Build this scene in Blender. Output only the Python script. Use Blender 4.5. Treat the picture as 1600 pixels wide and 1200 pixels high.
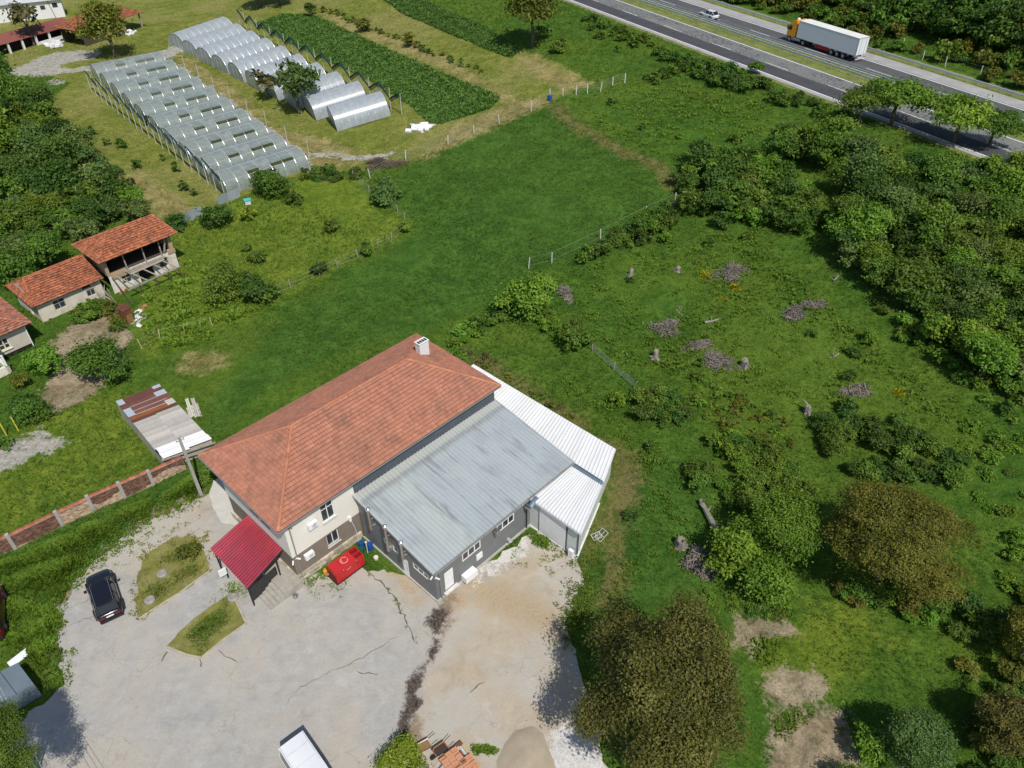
import bpy, bmesh, math, random
import numpy as np
from mathutils import Vector, Matrix
from mathutils.geometry import delaunay_2d_cdt, tessellate_polygon

for o in list(bpy.data.objects):
    bpy.data.objects.remove(o)
scene = bpy.context.scene
COL = scene.collection
rad = math.radians
rnd = random.Random(7)
NP = np.random.default_rng(11)

# ------------------------------------------------------------------ camera
F, TH, RO, CH = 1187.0, rad(39.3), rad(-0.3), 50.0   # focal length in photo pixels, pitch below horizon, roll, height
cam_d = bpy.data.cameras.new('drone_camera')
cam_d.sensor_fit = 'HORIZONTAL'
cam_d.sensor_width = 36.0
cam_d.lens = 36.0 * F / 1600.0
cam_d.clip_start = 0.5
cam_d.clip_end = 3000
cam = bpy.data.objects.new('drone_camera', cam_d)
COL.objects.link(cam)
cam.location = (0, 0, CH)
cam.rotation_euler = (Matrix.Rotation(rad(90) - TH, 3, 'X') @ Matrix.Rotation(RO, 3, 'Z')).to_euler()
scene.camera = cam

# ------------------------------------------------------------------ light
SUN_AZ, SUN_EL = rad(-65), rad(54)
world = bpy.data.worlds.new('World')
scene.world = world
world.use_nodes = True
wn = world.node_tree
sky = wn.nodes.new('ShaderNodeTexSky')
sky.sky_type = 'NISHITA'
sky.sun_disc = False
sky.sun_elevation = SUN_EL
sky.sun_rotation = rad(90) - SUN_AZ
sky.altitude = 500
sky.dust_density = 1.2
bg = wn.nodes['Background']
bg.inputs['Strength'].default_value = 0.104
wn.links.new(sky.outputs[0], bg.inputs[0])
sun_d = bpy.data.lights.new('sun', 'SUN')
sun_d.energy = 4.25
sun_d.angle = rad(0.53)
sun_d.color = (1.0, 0.955, 0.885)
sun = bpy.data.objects.new('sun', sun_d)
COL.objects.link(sun)
sdir = Vector((math.cos(SUN_EL) * math.cos(SUN_AZ), math.cos(SUN_EL) * math.sin(SUN_AZ), math.sin(SUN_EL)))
sun.rotation_euler = (-sdir).to_track_quat('-Z', 'Y').to_euler()
sun.location = (0, 0, 120)
scene.view_settings.view_transform = 'Standard'
scene.view_settings.look = 'None'
scene.view_settings.exposure = 0.0
scene.view_settings.gamma = 1.0
scene.view_settings.use_curve_mapping = False
try:
    scene.cycles.max_bounces = 6
    scene.cycles.diffuse_bounces = 3
    scene.cycles.glossy_bounces = 3
    scene.cycles.transparent_max_bounces = 8
    scene.cycles.use_denoising = True
except Exception:
    pass

# ------------------------------------------------------------------ terrain height and survey of ground points
NX, NY = 0.868, 0.4966          # uphill direction, square to the motorway

def terr(x, y):
    t = x * NX + y * NY
    u = np.clip((t - 27.0) / 71.0, 0, 1)
    z = 9.5 * u * u * (3 - 2 * u)
    h = np.clip(t - 130.0, 0, None)
    return z + 0.34 * h * h / (h + 9.0)

def ray(px, py):
    a, b = px - 800.0, py - 600.0
    c, s = math.cos(RO), math.sin(RO)
    u = c * a + s * b
    v = -s * a + c * b
    return np.array([u, F * math.cos(TH) - v * math.sin(TH), -F * math.sin(TH) - v * math.cos(TH)]) / F

def at(px, py, z=0.0):
    """The point at height z that the survey photo shows at px, py."""
    r = ray(px, py)
    k = (z - CH) / r[2]
    return Vector((k * r[0], k * r[1], z))

def G(px, py, lift=0.0):
    """The point on the terrain (plus lift) that the survey photo shows at px, py."""
    r = ray(px, py)
    k0 = k = 8.0
    while k < 900:
        x, y, z = k * r[0], k * r[1], CH + k * r[2]
        if z < terr(x, y) + lift:
            a, b = k0, k
            for _ in range(24):
                m = (a + b) / 2
                if CH + m * r[2] < terr(m * r[0], m * r[1]) + lift:
                    b = m
                else:
                    a = m
            return Vector((a * r[0], a * r[1], CH + a * r[2]))
        k0 = k
        k += 1.0
    return Vector((k * r[0], k * r[1], CH + k * r[2]))

def scale_at(p):
    d = p.y * math.cos(TH) - (p.z - CH) * math.sin(TH)
    return F / d                      # photo pixels per metre

def proj(P):
    P = np.asarray(P, float)
    z = P[..., 2] - CH
    fw = P[..., 1] * math.cos(TH) - z * math.sin(TH)
    d = -(z * math.cos(TH) + P[..., 1] * math.sin(TH))
    fw = np.where(fw < 1, 1, fw)
    return 800 + F * P[..., 0] / fw, 600 + F * d / fw

# ------------------------------------------------------------------ materials
MATS = {}

def _n(nt, t, **kw):
    n = nt.nodes.new(t)
    for k, v in kw.items():
        setattr(n, k, v)
    return n

def rgba(c):
    return (c[0], c[1], c[2], 1.0)

def mixrgb(nt, fac, a, b, mode='MIX'):
    m = nt.nodes.new('ShaderNodeMix')
    m.data_type = 'RGBA'
    m.blend_type = mode
    for sock, val in ((m.inputs[0], fac), (m.inputs[6], a), (m.inputs[7], b)):
        if isinstance(val, (int, float)):
            sock.default_value = val
        elif isinstance(val, tuple):
            sock.default_value = rgba(val)
        else:
            nt.links.new(val, sock)
    return m.outputs[2]

def math_n(nt, op, a, b=None, c=None, clamp=False):
    m = nt.nodes.new('ShaderNodeMath')
    m.operation = op
    m.use_clamp = clamp
    for i, val in enumerate((a, b, c)):
        if val is None:
            continue
        if isinstance(val, (int, float)):
            m.inputs[i].default_value = val
        else:
            nt.links.new(val, m.inputs[i])
    return m.outputs[0]

def ramp(nt, fac, lo, hi):
    m = nt.nodes.new('ShaderNodeMapRange')
    m.inputs[1].default_value = lo
    m.inputs[2].default_value = hi
    nt.links.new(fac, m.inputs[0])
    return m.outputs[0]

def noise(nt, vec, scale, detail=4.0, rough=0.6, dist=0.0):
    n = nt.nodes.new('ShaderNodeTexNoise')
    n.inputs['Scale'].default_value = scale
    n.inputs['Detail'].default_value = detail
    n.inputs['Roughness'].default_value = rough
    n.inputs['Distortion'].default_value = dist
    nt.links.new(vec, n.inputs['Vector'])
    return n.outputs[0]

def M(name, base, rough=0.7, var=0.2, scale=2.0, metal=0.0, spec=0.3, dirt=None, dirt_scale=1.2, dirt_amt=0.5,
      bump=0.0, bscale=20.0, tint=0.0, stretch=None, coat=0.0, emit=None):
    """Plain surface with blotches, optional dirt, grain and per-piece tint (attribute 'tint')."""
    if name in MATS:
        return MATS[name]
    m = bpy.data.materials.new(name)
    m.use_nodes = True
    nt = m.node_tree
    b = nt.nodes['Principled BSDF']
    tc = nt.nodes.new('ShaderNodeTexCoord').outputs['Object']
    if stretch:
        mp = nt.nodes.new('ShaderNodeMapping')
        mp.inputs['Scale'].default_value = stretch
        nt.links.new(tc, mp.inputs[0])
        tc = mp.outputs[0]
    n1 = noise(nt, tc, scale, 6, 0.65)
    f = ramp(nt, n1, 0.3, 0.7)
    lo = tuple(c * (1 - var) for c in base)
    hi = tuple(min(1, c * (1 + var * 0.7)) for c in base)
    col = mixrgb(nt, f, lo, hi)
    if dirt:
        n2 = noise(nt, tc, dirt_scale, 7, 0.7, 0.4)
        col = mixrgb(nt, math_n(nt, 'MULTIPLY', ramp(nt, n2, 0.48, 0.72), dirt_amt, clamp=True), col, dirt)
    if tint:
        at_ = nt.nodes.new('ShaderNodeAttribute')
        at_.attribute_name = 'tint'
        k = math_n(nt, 'MULTIPLY_ADD', at_.outputs['Fac'], 2 * tint, 1 - tint)
        vm = nt.nodes.new('ShaderNodeVectorMath')
        vm.operation = 'SCALE'
        nt.links.new(col, vm.inputs[0])
        nt.links.new(k, vm.inputs['Scale'])
        col = vm.outputs[0]
    nt.links.new(col, b.inputs['Base Color'])
    b.inputs['Roughness'].default_value = rough
    b.inputs['Metallic'].default_value = metal
    b.inputs['Specular IOR Level'].default_value = spec
    b.inputs['Coat Weight'].default_value = coat
    if emit:
        b.inputs['Emission Color'].default_value = rgba(emit)
    if bump:
        n3 = noise(nt, tc, bscale, 5, 0.7)
        bp = nt.nodes.new('ShaderNodeBump')
        bp.inputs['Strength'].default_value = 1.0
        bp.inputs['Distance'].default_value = bump
        nt.links.new(n3, bp.inputs['Height'])
        nt.links.new(bp.outputs[0], b.inputs['Normal'])
    MATS[name] = m
    return m

def leafmat(name, dark, light, transl=0.3, rough=0.55, hue=0.02, dryc=None, dry=0.0):
    """Leaves: attribute tint picks between two greens, each plant drifts a little in value and hue."""
    m = bpy.data.materials.new(name)
    m.use_nodes = True
    nt = m.node_tree
    b = nt.nodes['Principled BSDF']
    a = nt.nodes.new('ShaderNodeAttribute')
    a.attribute_name = 'tint'
    oi = nt.nodes.new('ShaderNodeObjectInfo')
    col = mixrgb(nt, a.outputs['Fac'], dark, light)
    if dryc:
        col = mixrgb(nt, math_n(nt, 'MULTIPLY', math_n(nt, 'GREATER_THAN', math_n(nt, 'FRACT', math_n(nt, 'MULTIPLY', a.outputs['Fac'], 37.7)), 1 - dry), 0.85), col, dryc)
    h = nt.nodes.new('ShaderNodeHueSaturation')
    nt.links.new(math_n(nt, 'MULTIPLY_ADD', oi.outputs['Random'], hue * 2, 0.5 - hue), h.inputs['Hue'])
    r2 = math_n(nt, 'FRACT', math_n(nt, 'MULTIPLY', oi.outputs['Random'], 17.3))
    nt.links.new(math_n(nt, 'MULTIPLY_ADD', r2, 0.42, 0.8), h.inputs['Value'])
    nt.links.new(col, h.inputs['Color'])
    nt.links.new(h.outputs[0], b.inputs['Base Color'])
    b.inputs['Roughness'].default_value = rough
    b.inputs['Specular IOR Level'].default_value = 0.25
    tr = nt.nodes.new('ShaderNodeBsdfTranslucent')
    nt.links.new(mixrgb(nt, 0.35, h.outputs[0], (0.16, 0.25, 0.02)), tr.inputs[0])
    mx = nt.nodes.new('ShaderNodeMixShader')
    mx.inputs[0].default_value = transl
    nt.links.new(b.outputs[0], mx.inputs[1])
    nt.links.new(tr.outputs[0], mx.inputs[2])
    nt.links.new(mx.outputs[0], nt.nodes['Material Output'].inputs[0])
    MATS[name] = m
    return m

def glassmat(name, col, rough, alpha, tintvar=0.1, streak=0.0):
    """Thin clear or milky sheet: part see-through, part glossy film."""
    m = bpy.data.materials.new(name)
    m.use_nodes = True
    nt = m.node_tree
    b = nt.nodes['Principled BSDF']
    tc = nt.nodes.new('ShaderNodeTexCoord').outputs['Object']
    n1 = noise(nt, tc, 1.3, 6, 0.7)
    c = mixrgb(nt, ramp(nt, n1, 0.3, 0.7), tuple(x * (1 - tintvar) for x in col), col)
    nt.links.new(c, b.inputs['Base Color'])
    b.inputs['Roughness'].default_value = rough
    b.inputs['Specular IOR Level'].default_value = 1.0
    tp = nt.nodes.new('ShaderNodeBsdfTransparent')
    tp.inputs[0].default_value = (0.9, 0.95, 0.93, 1)
    mx = nt.nodes.new('ShaderNodeMixShader')
    n2 = noise(nt, tc, 0.9, 5, 0.7)
    nt.links.new(math_n(nt, 'MULTIPLY_ADD', ramp(nt, n2, 0.3, 0.7), streak, alpha, clamp=True), mx.inputs[0])
    nt.links.new(tp.outputs[0], mx.inputs[1])
    nt.links.new(b.outputs[0], mx.inputs[2])
    nt.links.new(mx.outputs[0], nt.nodes['Material Output'].inputs[0])
    MATS[name] = m
    return m

# ------------------------------------------------------------------ mesh builder
class MB:
    def __init__(self):
        self.v, self.f, self.mi, self.t = [], [], [], []
        self.cur, self.tint = 0, 0.5

    def pts(self, P):
        i = len(self.v)
        for p in P:
            self.v.append((p[0], p[1], p[2]))
            self.t.append(self.tint)
        return i

    def poly(self, P):
        i = self.pts(P)
        self.f.append(tuple(range(i, i + len(P))))
        self.mi.append(self.cur)
        return self

    quad = poly

    def obox(self, o, a, b, c):
        """Box from corner o with edge vectors a, b, c (right-handed)."""
        o, a, b, c = Vector(o), Vector(a), Vector(b), Vector(c)
        i = self.pts([o, o + a, o + a + b, o + b, o + c, o + a + c, o + a + b + c, o + b + c])
        for q in ((3, 2, 1, 0), (4, 5, 6, 7), (0, 1, 5, 4), (1, 2, 6, 5), (2, 3, 7, 6), (3, 0, 4, 7)):
            self.f.append(tuple(i + k for k in q))
            self.mi.append(self.cur)
        return self

    def box(self, c, s):
        c, s = Vector(c), Vector(s)
        return self.obox(c - s / 2, (s.x, 0, 0), (0, s.y, 0), (0, 0, s.z))

    def bar(self, p, q, w, h=None):
        p, q = Vector(p), Vector(q)
        h = h or w
        d = q - p
        if d.length < 1e-6:
            return self
        dn = d.normalized()
        up = Vector((0, 0, 1)) if abs(dn.z) < 0.95 else Vector((1, 0, 0))
        s = dn.cross(up).normalized()
        u = s.cross(dn).normalized()
        return self.obox(p - s * w / 2 - u * h / 2, s * w, d, u * h) if False else self.obox(p - s * w / 2 - u * h / 2, d, u * h * 1.0, s * w)

    def tube(self, path, r, n=8, cap=True):
        path = [Vector(p) for p in path]
        rr = r if isinstance(r, (list, tuple)) else [r] * len(path)
        rings = []
        for k, p in enumerate(path):
            d = (path[min(k + 1, len(path) - 1)] - path[max(k - 1, 0)]).normalized()
            up = Vector((0, 0, 1)) if abs(d.z) < 0.9 else Vector((1, 0, 0))
            s = d.cross(up).normalized()
            u = s.cross(d)
            rings.append(self.pts([p + (s * math.cos(2 * math.pi * j / n) + u * math.sin(2 * math.pi * j / n)) * rr[k] for j in range(n)]))
        for k in range(len(rings) - 1):
            for j in range(n):
                j2 = (j + 1) % n
                self.f.append((rings[k] + j, rings[k] + j2, rings[k + 1] + j2, rings[k + 1] + j))
                self.mi.append(self.cur)
        if cap:
            self.f.append(tuple(rings[0] + j for j in reversed(range(n))))
            self.f.append(tuple(rings[-1] + j for j in range(n)))
            self.mi += [self.cur, self.cur]
        return self

    def prism(self, P, vec):
        """Extrude polygon P along vec."""
        vec = Vector(vec)
        P = [Vector(p) for p in P]
        n = len(P)
        i = self.pts(P)
        k = self.pts([p + vec for p in P])
        self.f.append(tuple(i + j for j in reversed(range(n))))
        self.f.append(tuple(k + j for j in range(n)))
        self.mi += [self.cur, self.cur]
        for j in range(n):
            j2 = (j + 1) % n
            self.f.append((i + j, i + j2, k + j2, k + j))
            self.mi.append(self.cur)
        return self

    def lathe(self, prof, c=(0, 0, 0), n=12, axis=None):
        c = Vector(c)
        rings = []
        for r, z in prof:
            rings.append(self.pts([c + Vector((r * math.cos(2 * math.pi * j / n), r * math.sin(2 * math.pi * j / n), z)) for j in range(n)]))
        for k in range(len(rings) - 1):
            for j in range(n):
                j2 = (j + 1) % n
                self.f.append((rings[k] + j, rings[k] + j2, rings[k + 1] + j2, rings[k + 1] + j))
                self.mi.append(self.cur)
        self.f.append(tuple(rings[0] + j for j in reversed(range(n))))
        self.f.append(tuple(rings[-1] + j for j in range(n)))
        self.mi += [self.cur, self.cur]
        return self

    def mesh(self, name, mats):
        me = bpy.data.meshes.new(name)
        me.from_pydata(self.v, [], self.f)
        if not isinstance(mats, (list, tuple)):
            mats = [mats]
        for m in mats:
            me.materials.append(m)
        me.polygons.foreach_set('material_index', self.mi)
        a = me.attributes.new('tint', 'FLOAT', 'POINT')
        a.data.foreach_set('value', self.t)
        me.update()
        return me

    def build(self, name, mats, parent=None, smooth=False, kind=None, label=None):
        o = bpy.data.objects.new(name, self.mesh(name, mats))
        COL.objects.link(o)
        if parent:
            o.parent = parent
        if smooth:
            o.data.polygons.foreach_set('use_smooth', [True] * len(o.data.polygons))
        if kind:
            o['kind'] = kind
        if label:
            o['label'] = label
        return o

def npmesh(name, V, Q, tint, mat, smooth=False):
    """Fast mesh from numpy quads."""
    me = bpy.data.meshes.new(name)
    V = np.asarray(V, np.float32)
    Q = np.asarray(Q, np.int32)
    k = Q.shape[1]
    me.vertices.add(len(V))
    me.vertices.foreach_set('co', V.ravel())
    me.loops.add(Q.size)
    me.loops.foreach_set('vertex_index', Q.ravel())
    me.polygons.add(len(Q))
    me.polygons.foreach_set('loop_start', np.arange(len(Q), dtype=np.int32) * k)
    me.polygons.foreach_set('loop_total', np.full(len(Q), k, np.int32))
    if smooth:
        me.polygons.foreach_set('use_smooth', np.ones(len(Q), bool))
    me.materials.append(mat)
    me.update(calc_edges=True)
    a = me.attributes.new('tint', 'FLOAT', 'POINT')
    a.data.foreach_set('value', np.asarray(tint, np.float32))
    return me

def tag(o, label=None, cat=None, group=None, kind=None):
    if label:
        o['label'] = label
    if cat:
        o['category'] = cat
    if group:
        o['group'] = group
    if kind:
        o['kind'] = kind
    return o

def thing(name, label, cat, loc=(0, 0, 0), rz=0.0, group=None):
    o = bpy.data.objects.new(name, None)
    o.empty_display_size = 0.3
    COL.objects.link(o)
    o.location = loc
    o.rotation_euler = (0, 0, rz)
    return tag(o, label, cat, group)

def link(name, me, loc=(0, 0, 0), rz=0.0, parent=None, sc=None):
    o = bpy.data.objects.new(name, me)
    COL.objects.link(o)
    o.location = loc
    o.rotation_euler = (0, 0, rz)
    if sc:
        o.scale = sc
    if parent:
        o.parent = parent
    return o

def copy_tree(o, parent=None):
    c = o.copy()
    COL.objects.link(c)
    if parent:
        c.parent = parent
    for ch in list(o.children):
        copy_tree(ch, c)
    return c

def wpoly(P, lift=0.0):
    return [G(x, y, lift) for x, y in P]

def inside(P, X, Y):
    """Vectorised point in polygon."""
    r = np.zeros(X.shape, bool)
    n = len(P)
    for i in range(n):
        x0, y0 = P[i][0], P[i][1]
        x1, y1 = P[(i + 1) % n][0], P[(i + 1) % n][1]
        if y0 == y1:
            continue
        c = ((y0 > Y) != (y1 > Y)) & (X < (x1 - x0) * (Y - y0) / (y1 - y0) + x0)
        r ^= c
    return r

def sdf(P, X, Y, closed=True):
    d = np.full(X.shape, 1e9)
    n = len(P)
    for i in range(n if closed else n - 1):
        ax, ay = P[i][0], P[i][1]
        bx, by = P[(i + 1) % n][0], P[(i + 1) % n][1]
        ex, ey = bx - ax, by - ay
        L = ex * ex + ey * ey + 1e-9
        k = np.clip(((X - ax) * ex + (Y - ay) * ey) / L, 0, 1)
        d = np.minimum(d, np.hypot(X - ax - k * ex, Y - ay - k * ey))
    return np.where(inside(P, X, Y), d, -d) if closed else d
# ================================================================== LAND
def graded(lo, hi, step, far, grow=1.25):
    c = list(np.arange(lo, hi + 1e-6, step))
    s, a = step, lo
    left = []
    while a > -far:
        s *= grow
        a -= s
        left.append(a)
    s, b = step, c[-1]
    right = []
    while b < far:
        s *= grow
        b += s
        right.append(b)
    return np.array(left[::-1] + c + right)

gx = graded(-112, 84, 0.62, 700)
gy = graded(8, 205, 0.62, 900)
X, Y = np.meshgrid(gx, gy)
nyy, nxx = X.shape

ZONES = {}
def zone(name, *polys):
    d = np.full(X.shape, -9.0)
    for P in polys:
        d = np.maximum(d, sdf(wpoly(P), X, Y))
    ZONES[name] = np.clip(d, -3, 3)

def zline(name, width, *lines):
    d = ZONES.get(name, np.full(X.shape, -9.0))
    for P in lines:
        d = np.maximum(d, width - sdf(wpoly(P), X, Y, closed=False))
    ZONES[name] = np.clip(d, -3, 3)

P_MOWN = [(-60, 108), (60, 112), (110, 130), (70, 165), (128, 250), (195, 330), (262, 350), (350, 318), (482, 268), (560, 268), (640, 252), (870, 155), (925, 130),
          (870, 98), (760, 60), (630, 0), (620, -40), (-60, -40)]
P_MEAD = [(482, 270), (560, 275), (580, 325), (640, 345), (620, 372), (560, 402), (430, 470), (330, 520), (225, 560), (205, 500), (258, 420), (268, 352), (350, 322)]
P_CROP1 = [(398, 38), (440, 22), (490, 24), (600, 75), (700, 118), (782, 152), (768, 168), (690, 195), (668, 192), (640, 165), (560, 118), (480, 82), (440, 62)]
P_CROP2 = [(590, -8), (640, -8), (700, 18), (770, 48), (812, 78), (800, 92), (760, 78), (690, 48), (630, 22)]
P_SOIL = [(92, 522), (120, 506), (150, 496), (188, 488), (202, 528), (190, 562), (160, 604), (112, 636), (70, 640), (54, 624), (84, 578), (72, 545)]
P_DRYP = [(276, 572), (290, 556), (330, 550), (356, 556), (350, 570), (318, 584), (285, 584)]
P_GRAV = [(14, 112), (45, 98), (80, 84), (120, 79), (160, 78), (150, 90), (90, 104), (108, 110), (200, 92), (232, 86), (300, 66), (306, 72), (262, 92), (232, 104), (140, 112), (60, 119), (20, 118)]
P_GRAV2 = [(-30, 745), (-30, 708), (30, 690), (68, 672), (105, 688), (98, 702), (50, 716), (10, 735)]
P_DIRT1 = [(1152, 965), (1180, 955), (1232, 972), (1240, 992), (1205, 1005), (1170, 1025), (1150, 1005)]
P_DIRT2 = [(1196, 1062), (1240, 1042), (1276, 1056), (1282, 1082), (1240, 1105), (1196, 1100)]
P_DIRT3 = [(1205, 1125), (1290, 1108), (1330, 1120), (1340, 1230), (1195, 1230)]
P_PATCH = [(150, 762), (190, 780), (205, 880), (150, 900)]
zone('mown', P_MOWN)
zone('mead', P_MEAD, [(-40, 760), (20, 690), (60, 640), (180, 610), (250, 720), (0, 830), (-40, 850)], [(1150, 990), (1330, 930), (1400, 1010), (1300, 1080), (1200, 1060)])
zone('straw', [(262, 84), (300, 92), (380, 150), (430, 200), (520, 220), (590, 250), (480, 262), (420, 205), (340, 145)],
     [(500, 18), (560, 36), (700, 92), (800, 150), (860, 160), (660, 250), (700, 205), (790, 160), (700, 110), (600, 68), (500, 28)],
     [(812, 92), (840, 84), (860, 105), (925, 130), (880, 142), (830, 118)], P_DRYP, [(150, 280), (220, 270), (310, 330), (260, 345)])
zone('crop', P_CROP1, P_CROP2)
P_WORN = [(128, 900), (165, 858), (200, 825), (250, 792), (316, 764), (330, 770), (320, 792), (230, 832), (180, 882), (136, 924), (104, 956), (84, 984), (78, 960), (104, 915)]
zone('soil', P_WORN, P_SOIL, P_DIRT1, P_DIRT2, P_DIRT3)
zone('grav', P_GRAV, P_GRAV2, [(74, 128), (82, 125), (102, 125), (100, 131), (80, 133)], [(20, 905), (42, 908), (50, 925), (30, 938), (12, 930)])
zline('grav', 0.7, [(262, 95), (330, 140), (400, 192), (470, 245), (485, 268)], [(490, 240), (540, 246), (590, 243), (620, 238)])
zone('brown', [(700, 548), (760, 585), (860, 640), (960, 692), (990, 712), (985, 770), (950, 830), (915, 880), (905, 870), (950, 770), (962, 712), (900, 662), (760, 600)])
zline('brown', 0.9, [(866, 166), (890, 190), (930, 212), (980, 240), (1030, 262), (1055, 290)], [(560, 330), (700, 300)][:0] or [(866, 166), (880, 180)], [(988, 716), (986, 760), (968, 820), (958, 880), (952, 935)], [(745, 560), (800, 596), (862, 636), (900, 662)])
zone('dark', [(640, 258), (860, 165), (1050, 290), (1040, 320), (860, 420), (760, 470), (650, 530), (560, 540), (430, 600), (330, 680), (330, 640), (420, 520), (560, 430), (660, 350), (600, 300)],
     [(985, 720), (1060, 720), (1110, 760), (1120, 900), (1000, 960), (930, 900)], [(0, 870), (200, 780), (300, 720), (320, 770), (200, 840), (110, 920), (30, 900)])

land = bpy.data.materials.new('land')
land.use_nodes = True
nt = land.node_tree
bs = nt.nodes['Principled BSDF']
geo = nt.nodes.new('ShaderNodeTexCoord').outputs['Object']
nA = noise(nt, geo, 0.055, 5, 0.6, 0.3)
nB = noise(nt, geo, 0.35, 7, 0.72, 0.5)
nC = noise(nt, geo, 1.4, 8, 0.8)
nD = noise(nt, geo, 4.2, 6, 0.85)
def zfac(name, amp=1.4, width=0.7):
    a = nt.nodes.new('ShaderNodeAttribute')
    a.attribute_name = 'zone_' + name
    s = math_n(nt, 'MULTIPLY_ADD', math_n(nt, 'SUBTRACT', nB, 0.5), amp * 2.2, a.outputs['Fac'])
    s = math_n(nt, 'MULTIPLY_ADD', math_n(nt, 'SUBTRACT', nC, 0.5), amp * 1.3, s)
    return math_n(nt, 'MULTIPLY_ADD', s, 1 / width, 0.5, clamp=True)
fB = ramp(nt, nB, 0.40, 0.60)
fC = ramp(nt, nC, 0.3, 0.7)
fA = ramp(nt, nA, 0.42, 0.60)
base = mixrgb(nt, fB, (0.046, 0.104, 0.014), (0.082, 0.160, 0.022))
base = mixrgb(nt, math_n(nt, 'MULTIPLY', fA, 0.55), base, (0.120, 0.172, 0.022))
mead = mixrgb(nt, fB, (0.104, 0.165, 0.018), (0.175, 0.220, 0.028))
mown = mixrgb(nt, fB, (0.128, 0.160, 0.027), (0.215, 0.225, 0.050))
mown = mixrgb(nt, math_n(nt, 'MULTIPLY', ramp(nt, nA, 0.45, 0.6), 0.6), mown, (0.26, 0.24, 0.085))
straw = mixrgb(nt, fB, (0.20, 0.165, 0.06), (0.34, 0.28, 0.125))
crop = mixrgb(nt, fB, (0.055, 0.120, 0.022), (0.085, 0.165, 0.03))
soil = mixrgb(nt, fB, (0.225, 0.170, 0.108), (0.36, 0.295, 0.20))
grav = mixrgb(nt, fC, (0.27, 0.25, 0.21), (0.47, 0.45, 0.40))
brown = mixrgb(nt, fB, (0.20, 0.145, 0.07), (0.14, 0.15, 0.04))
dark = mixrgb(nt, fB, (0.040, 0.100, 0.016), (0.070, 0.150, 0.024))
col = mixrgb(nt, math_n(nt, 'MULTIPLY', zfac('mead', 2.2, 2.5), 0.9), base, mead)
col = mixrgb(nt, math_n(nt, 'MULTIPLY', zfac('dark', 2.0, 2.0), 0.85), col, dark)
col = mixrgb(nt, zfac('mown', 1.2, 1.0), col, mown)
col = mixrgb(nt, math_n(nt, 'MULTIPLY', zfac('straw', 2.6, 1.6), 0.85), col, straw)
col = mixrgb(nt, math_n(nt, 'MULTIPLY', zfac('brown', 3.0, 1.2), 0.95), col, brown)
col = mixrgb(nt, zfac('crop', 0.4, 0.4), col, crop)
col = mixrgb(nt, zfac('soil', 2.6, 0.6), col, soil)
col = mixrgb(nt, zfac('grav', 2.6, 0.5), col, grav)
col = mixrgb(nt, math_n(nt, 'MULTIPLY', ramp(nt, nD, 0.51, 0.62), 0.6), col, mixrgb(nt, 1.0, col, (1.6, 1.5, 1.5), 'MULTIPLY'))
col = mixrgb(nt, math_n(nt, 'MULTIPLY', ramp(nt, nD, 0.49, 0.39), 0.75), col, mixrgb(nt, 1.0, col, (0.5, 0.58, 0.45), 'MULTIPLY'))
col = mixrgb(nt, math_n(nt, 'MULTIPLY', ramp(nt, nC, 0.52, 0.38), 0.7), col, mixrgb(nt, 1.0, col, (0.55, 0.62, 0.5), 'MULTIPLY'))
nM = noise(nt, geo, 0.62, 5, 0.62, 1.5)
col = mixrgb(nt, math_n(nt, 'MULTIPLY', ramp(nt, nM, 0.50, 0.36), 0.6), col, mixrgb(nt, 1.0, col, (0.62, 0.74, 0.66), 'MULTIPLY'))
col = mixrgb(nt, math_n(nt, 'MULTIPLY', ramp(nt, nM, 0.54, 0.68), 0.45), col, mixrgb(nt, 1.0, col, (1.42, 1.26, 1.35), 'MULTIPLY'))
nt.links.new(col, bs.inputs['Base Color'])
bs.inputs['Roughness'].default_value = 0.95
bs.inputs['Specular IOR Level'].default_value = 0.05
bp = nt.nodes.new('ShaderNodeBump')
bp.inputs['Distance'].default_value = 0.2
bp.inputs['Strength'].default_value = 0.9
nt.links.new(math_n(nt, 'ADD', math_n(nt, 'MULTIPLY', nC, 0.7), math_n(nt, 'MULTIPLY', nD, 0.5)), bp.inputs['Height'])
nt.links.new(bp.outputs[0], bs.inputs['Normal'])

# yard outline (concrete and sand), used by the yard sheet and to keep grass off it
P_YARD = [(168, 862), (196, 838), (222, 822), (262, 802), (300, 786), (328, 770), (350, 800), (380, 830), (440, 890), (480, 905), (540, 888), (600, 890), (684, 920), (760, 880),
          (824, 838), (850, 826), (880, 850), (905, 872), (912, 905), (893, 940), (884, 985), (905, 1040), (930, 1110), (948, 1200), (970, 1290), (980, 1420),
          (-60, 1420), (-80, 1240), (0, 1170), (55, 1105), (100, 1070), (84, 1025), (78, 985), (86, 955), (112, 935), (106, 912), (130, 896)]
W_YARD = [(p.x, p.y) for p in wpoly(P_YARD)]
P_ISL1 = [(217, 968), (214, 930), (216, 895), (234, 862), (268, 842), (306, 838), (318, 862), (328, 893), (280, 928)]
P_ISL2 = [(262, 1012), (280, 990), (326, 948), (362, 928), (385, 975), (350, 1000), (315, 1029), (292, 1024)]

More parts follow.
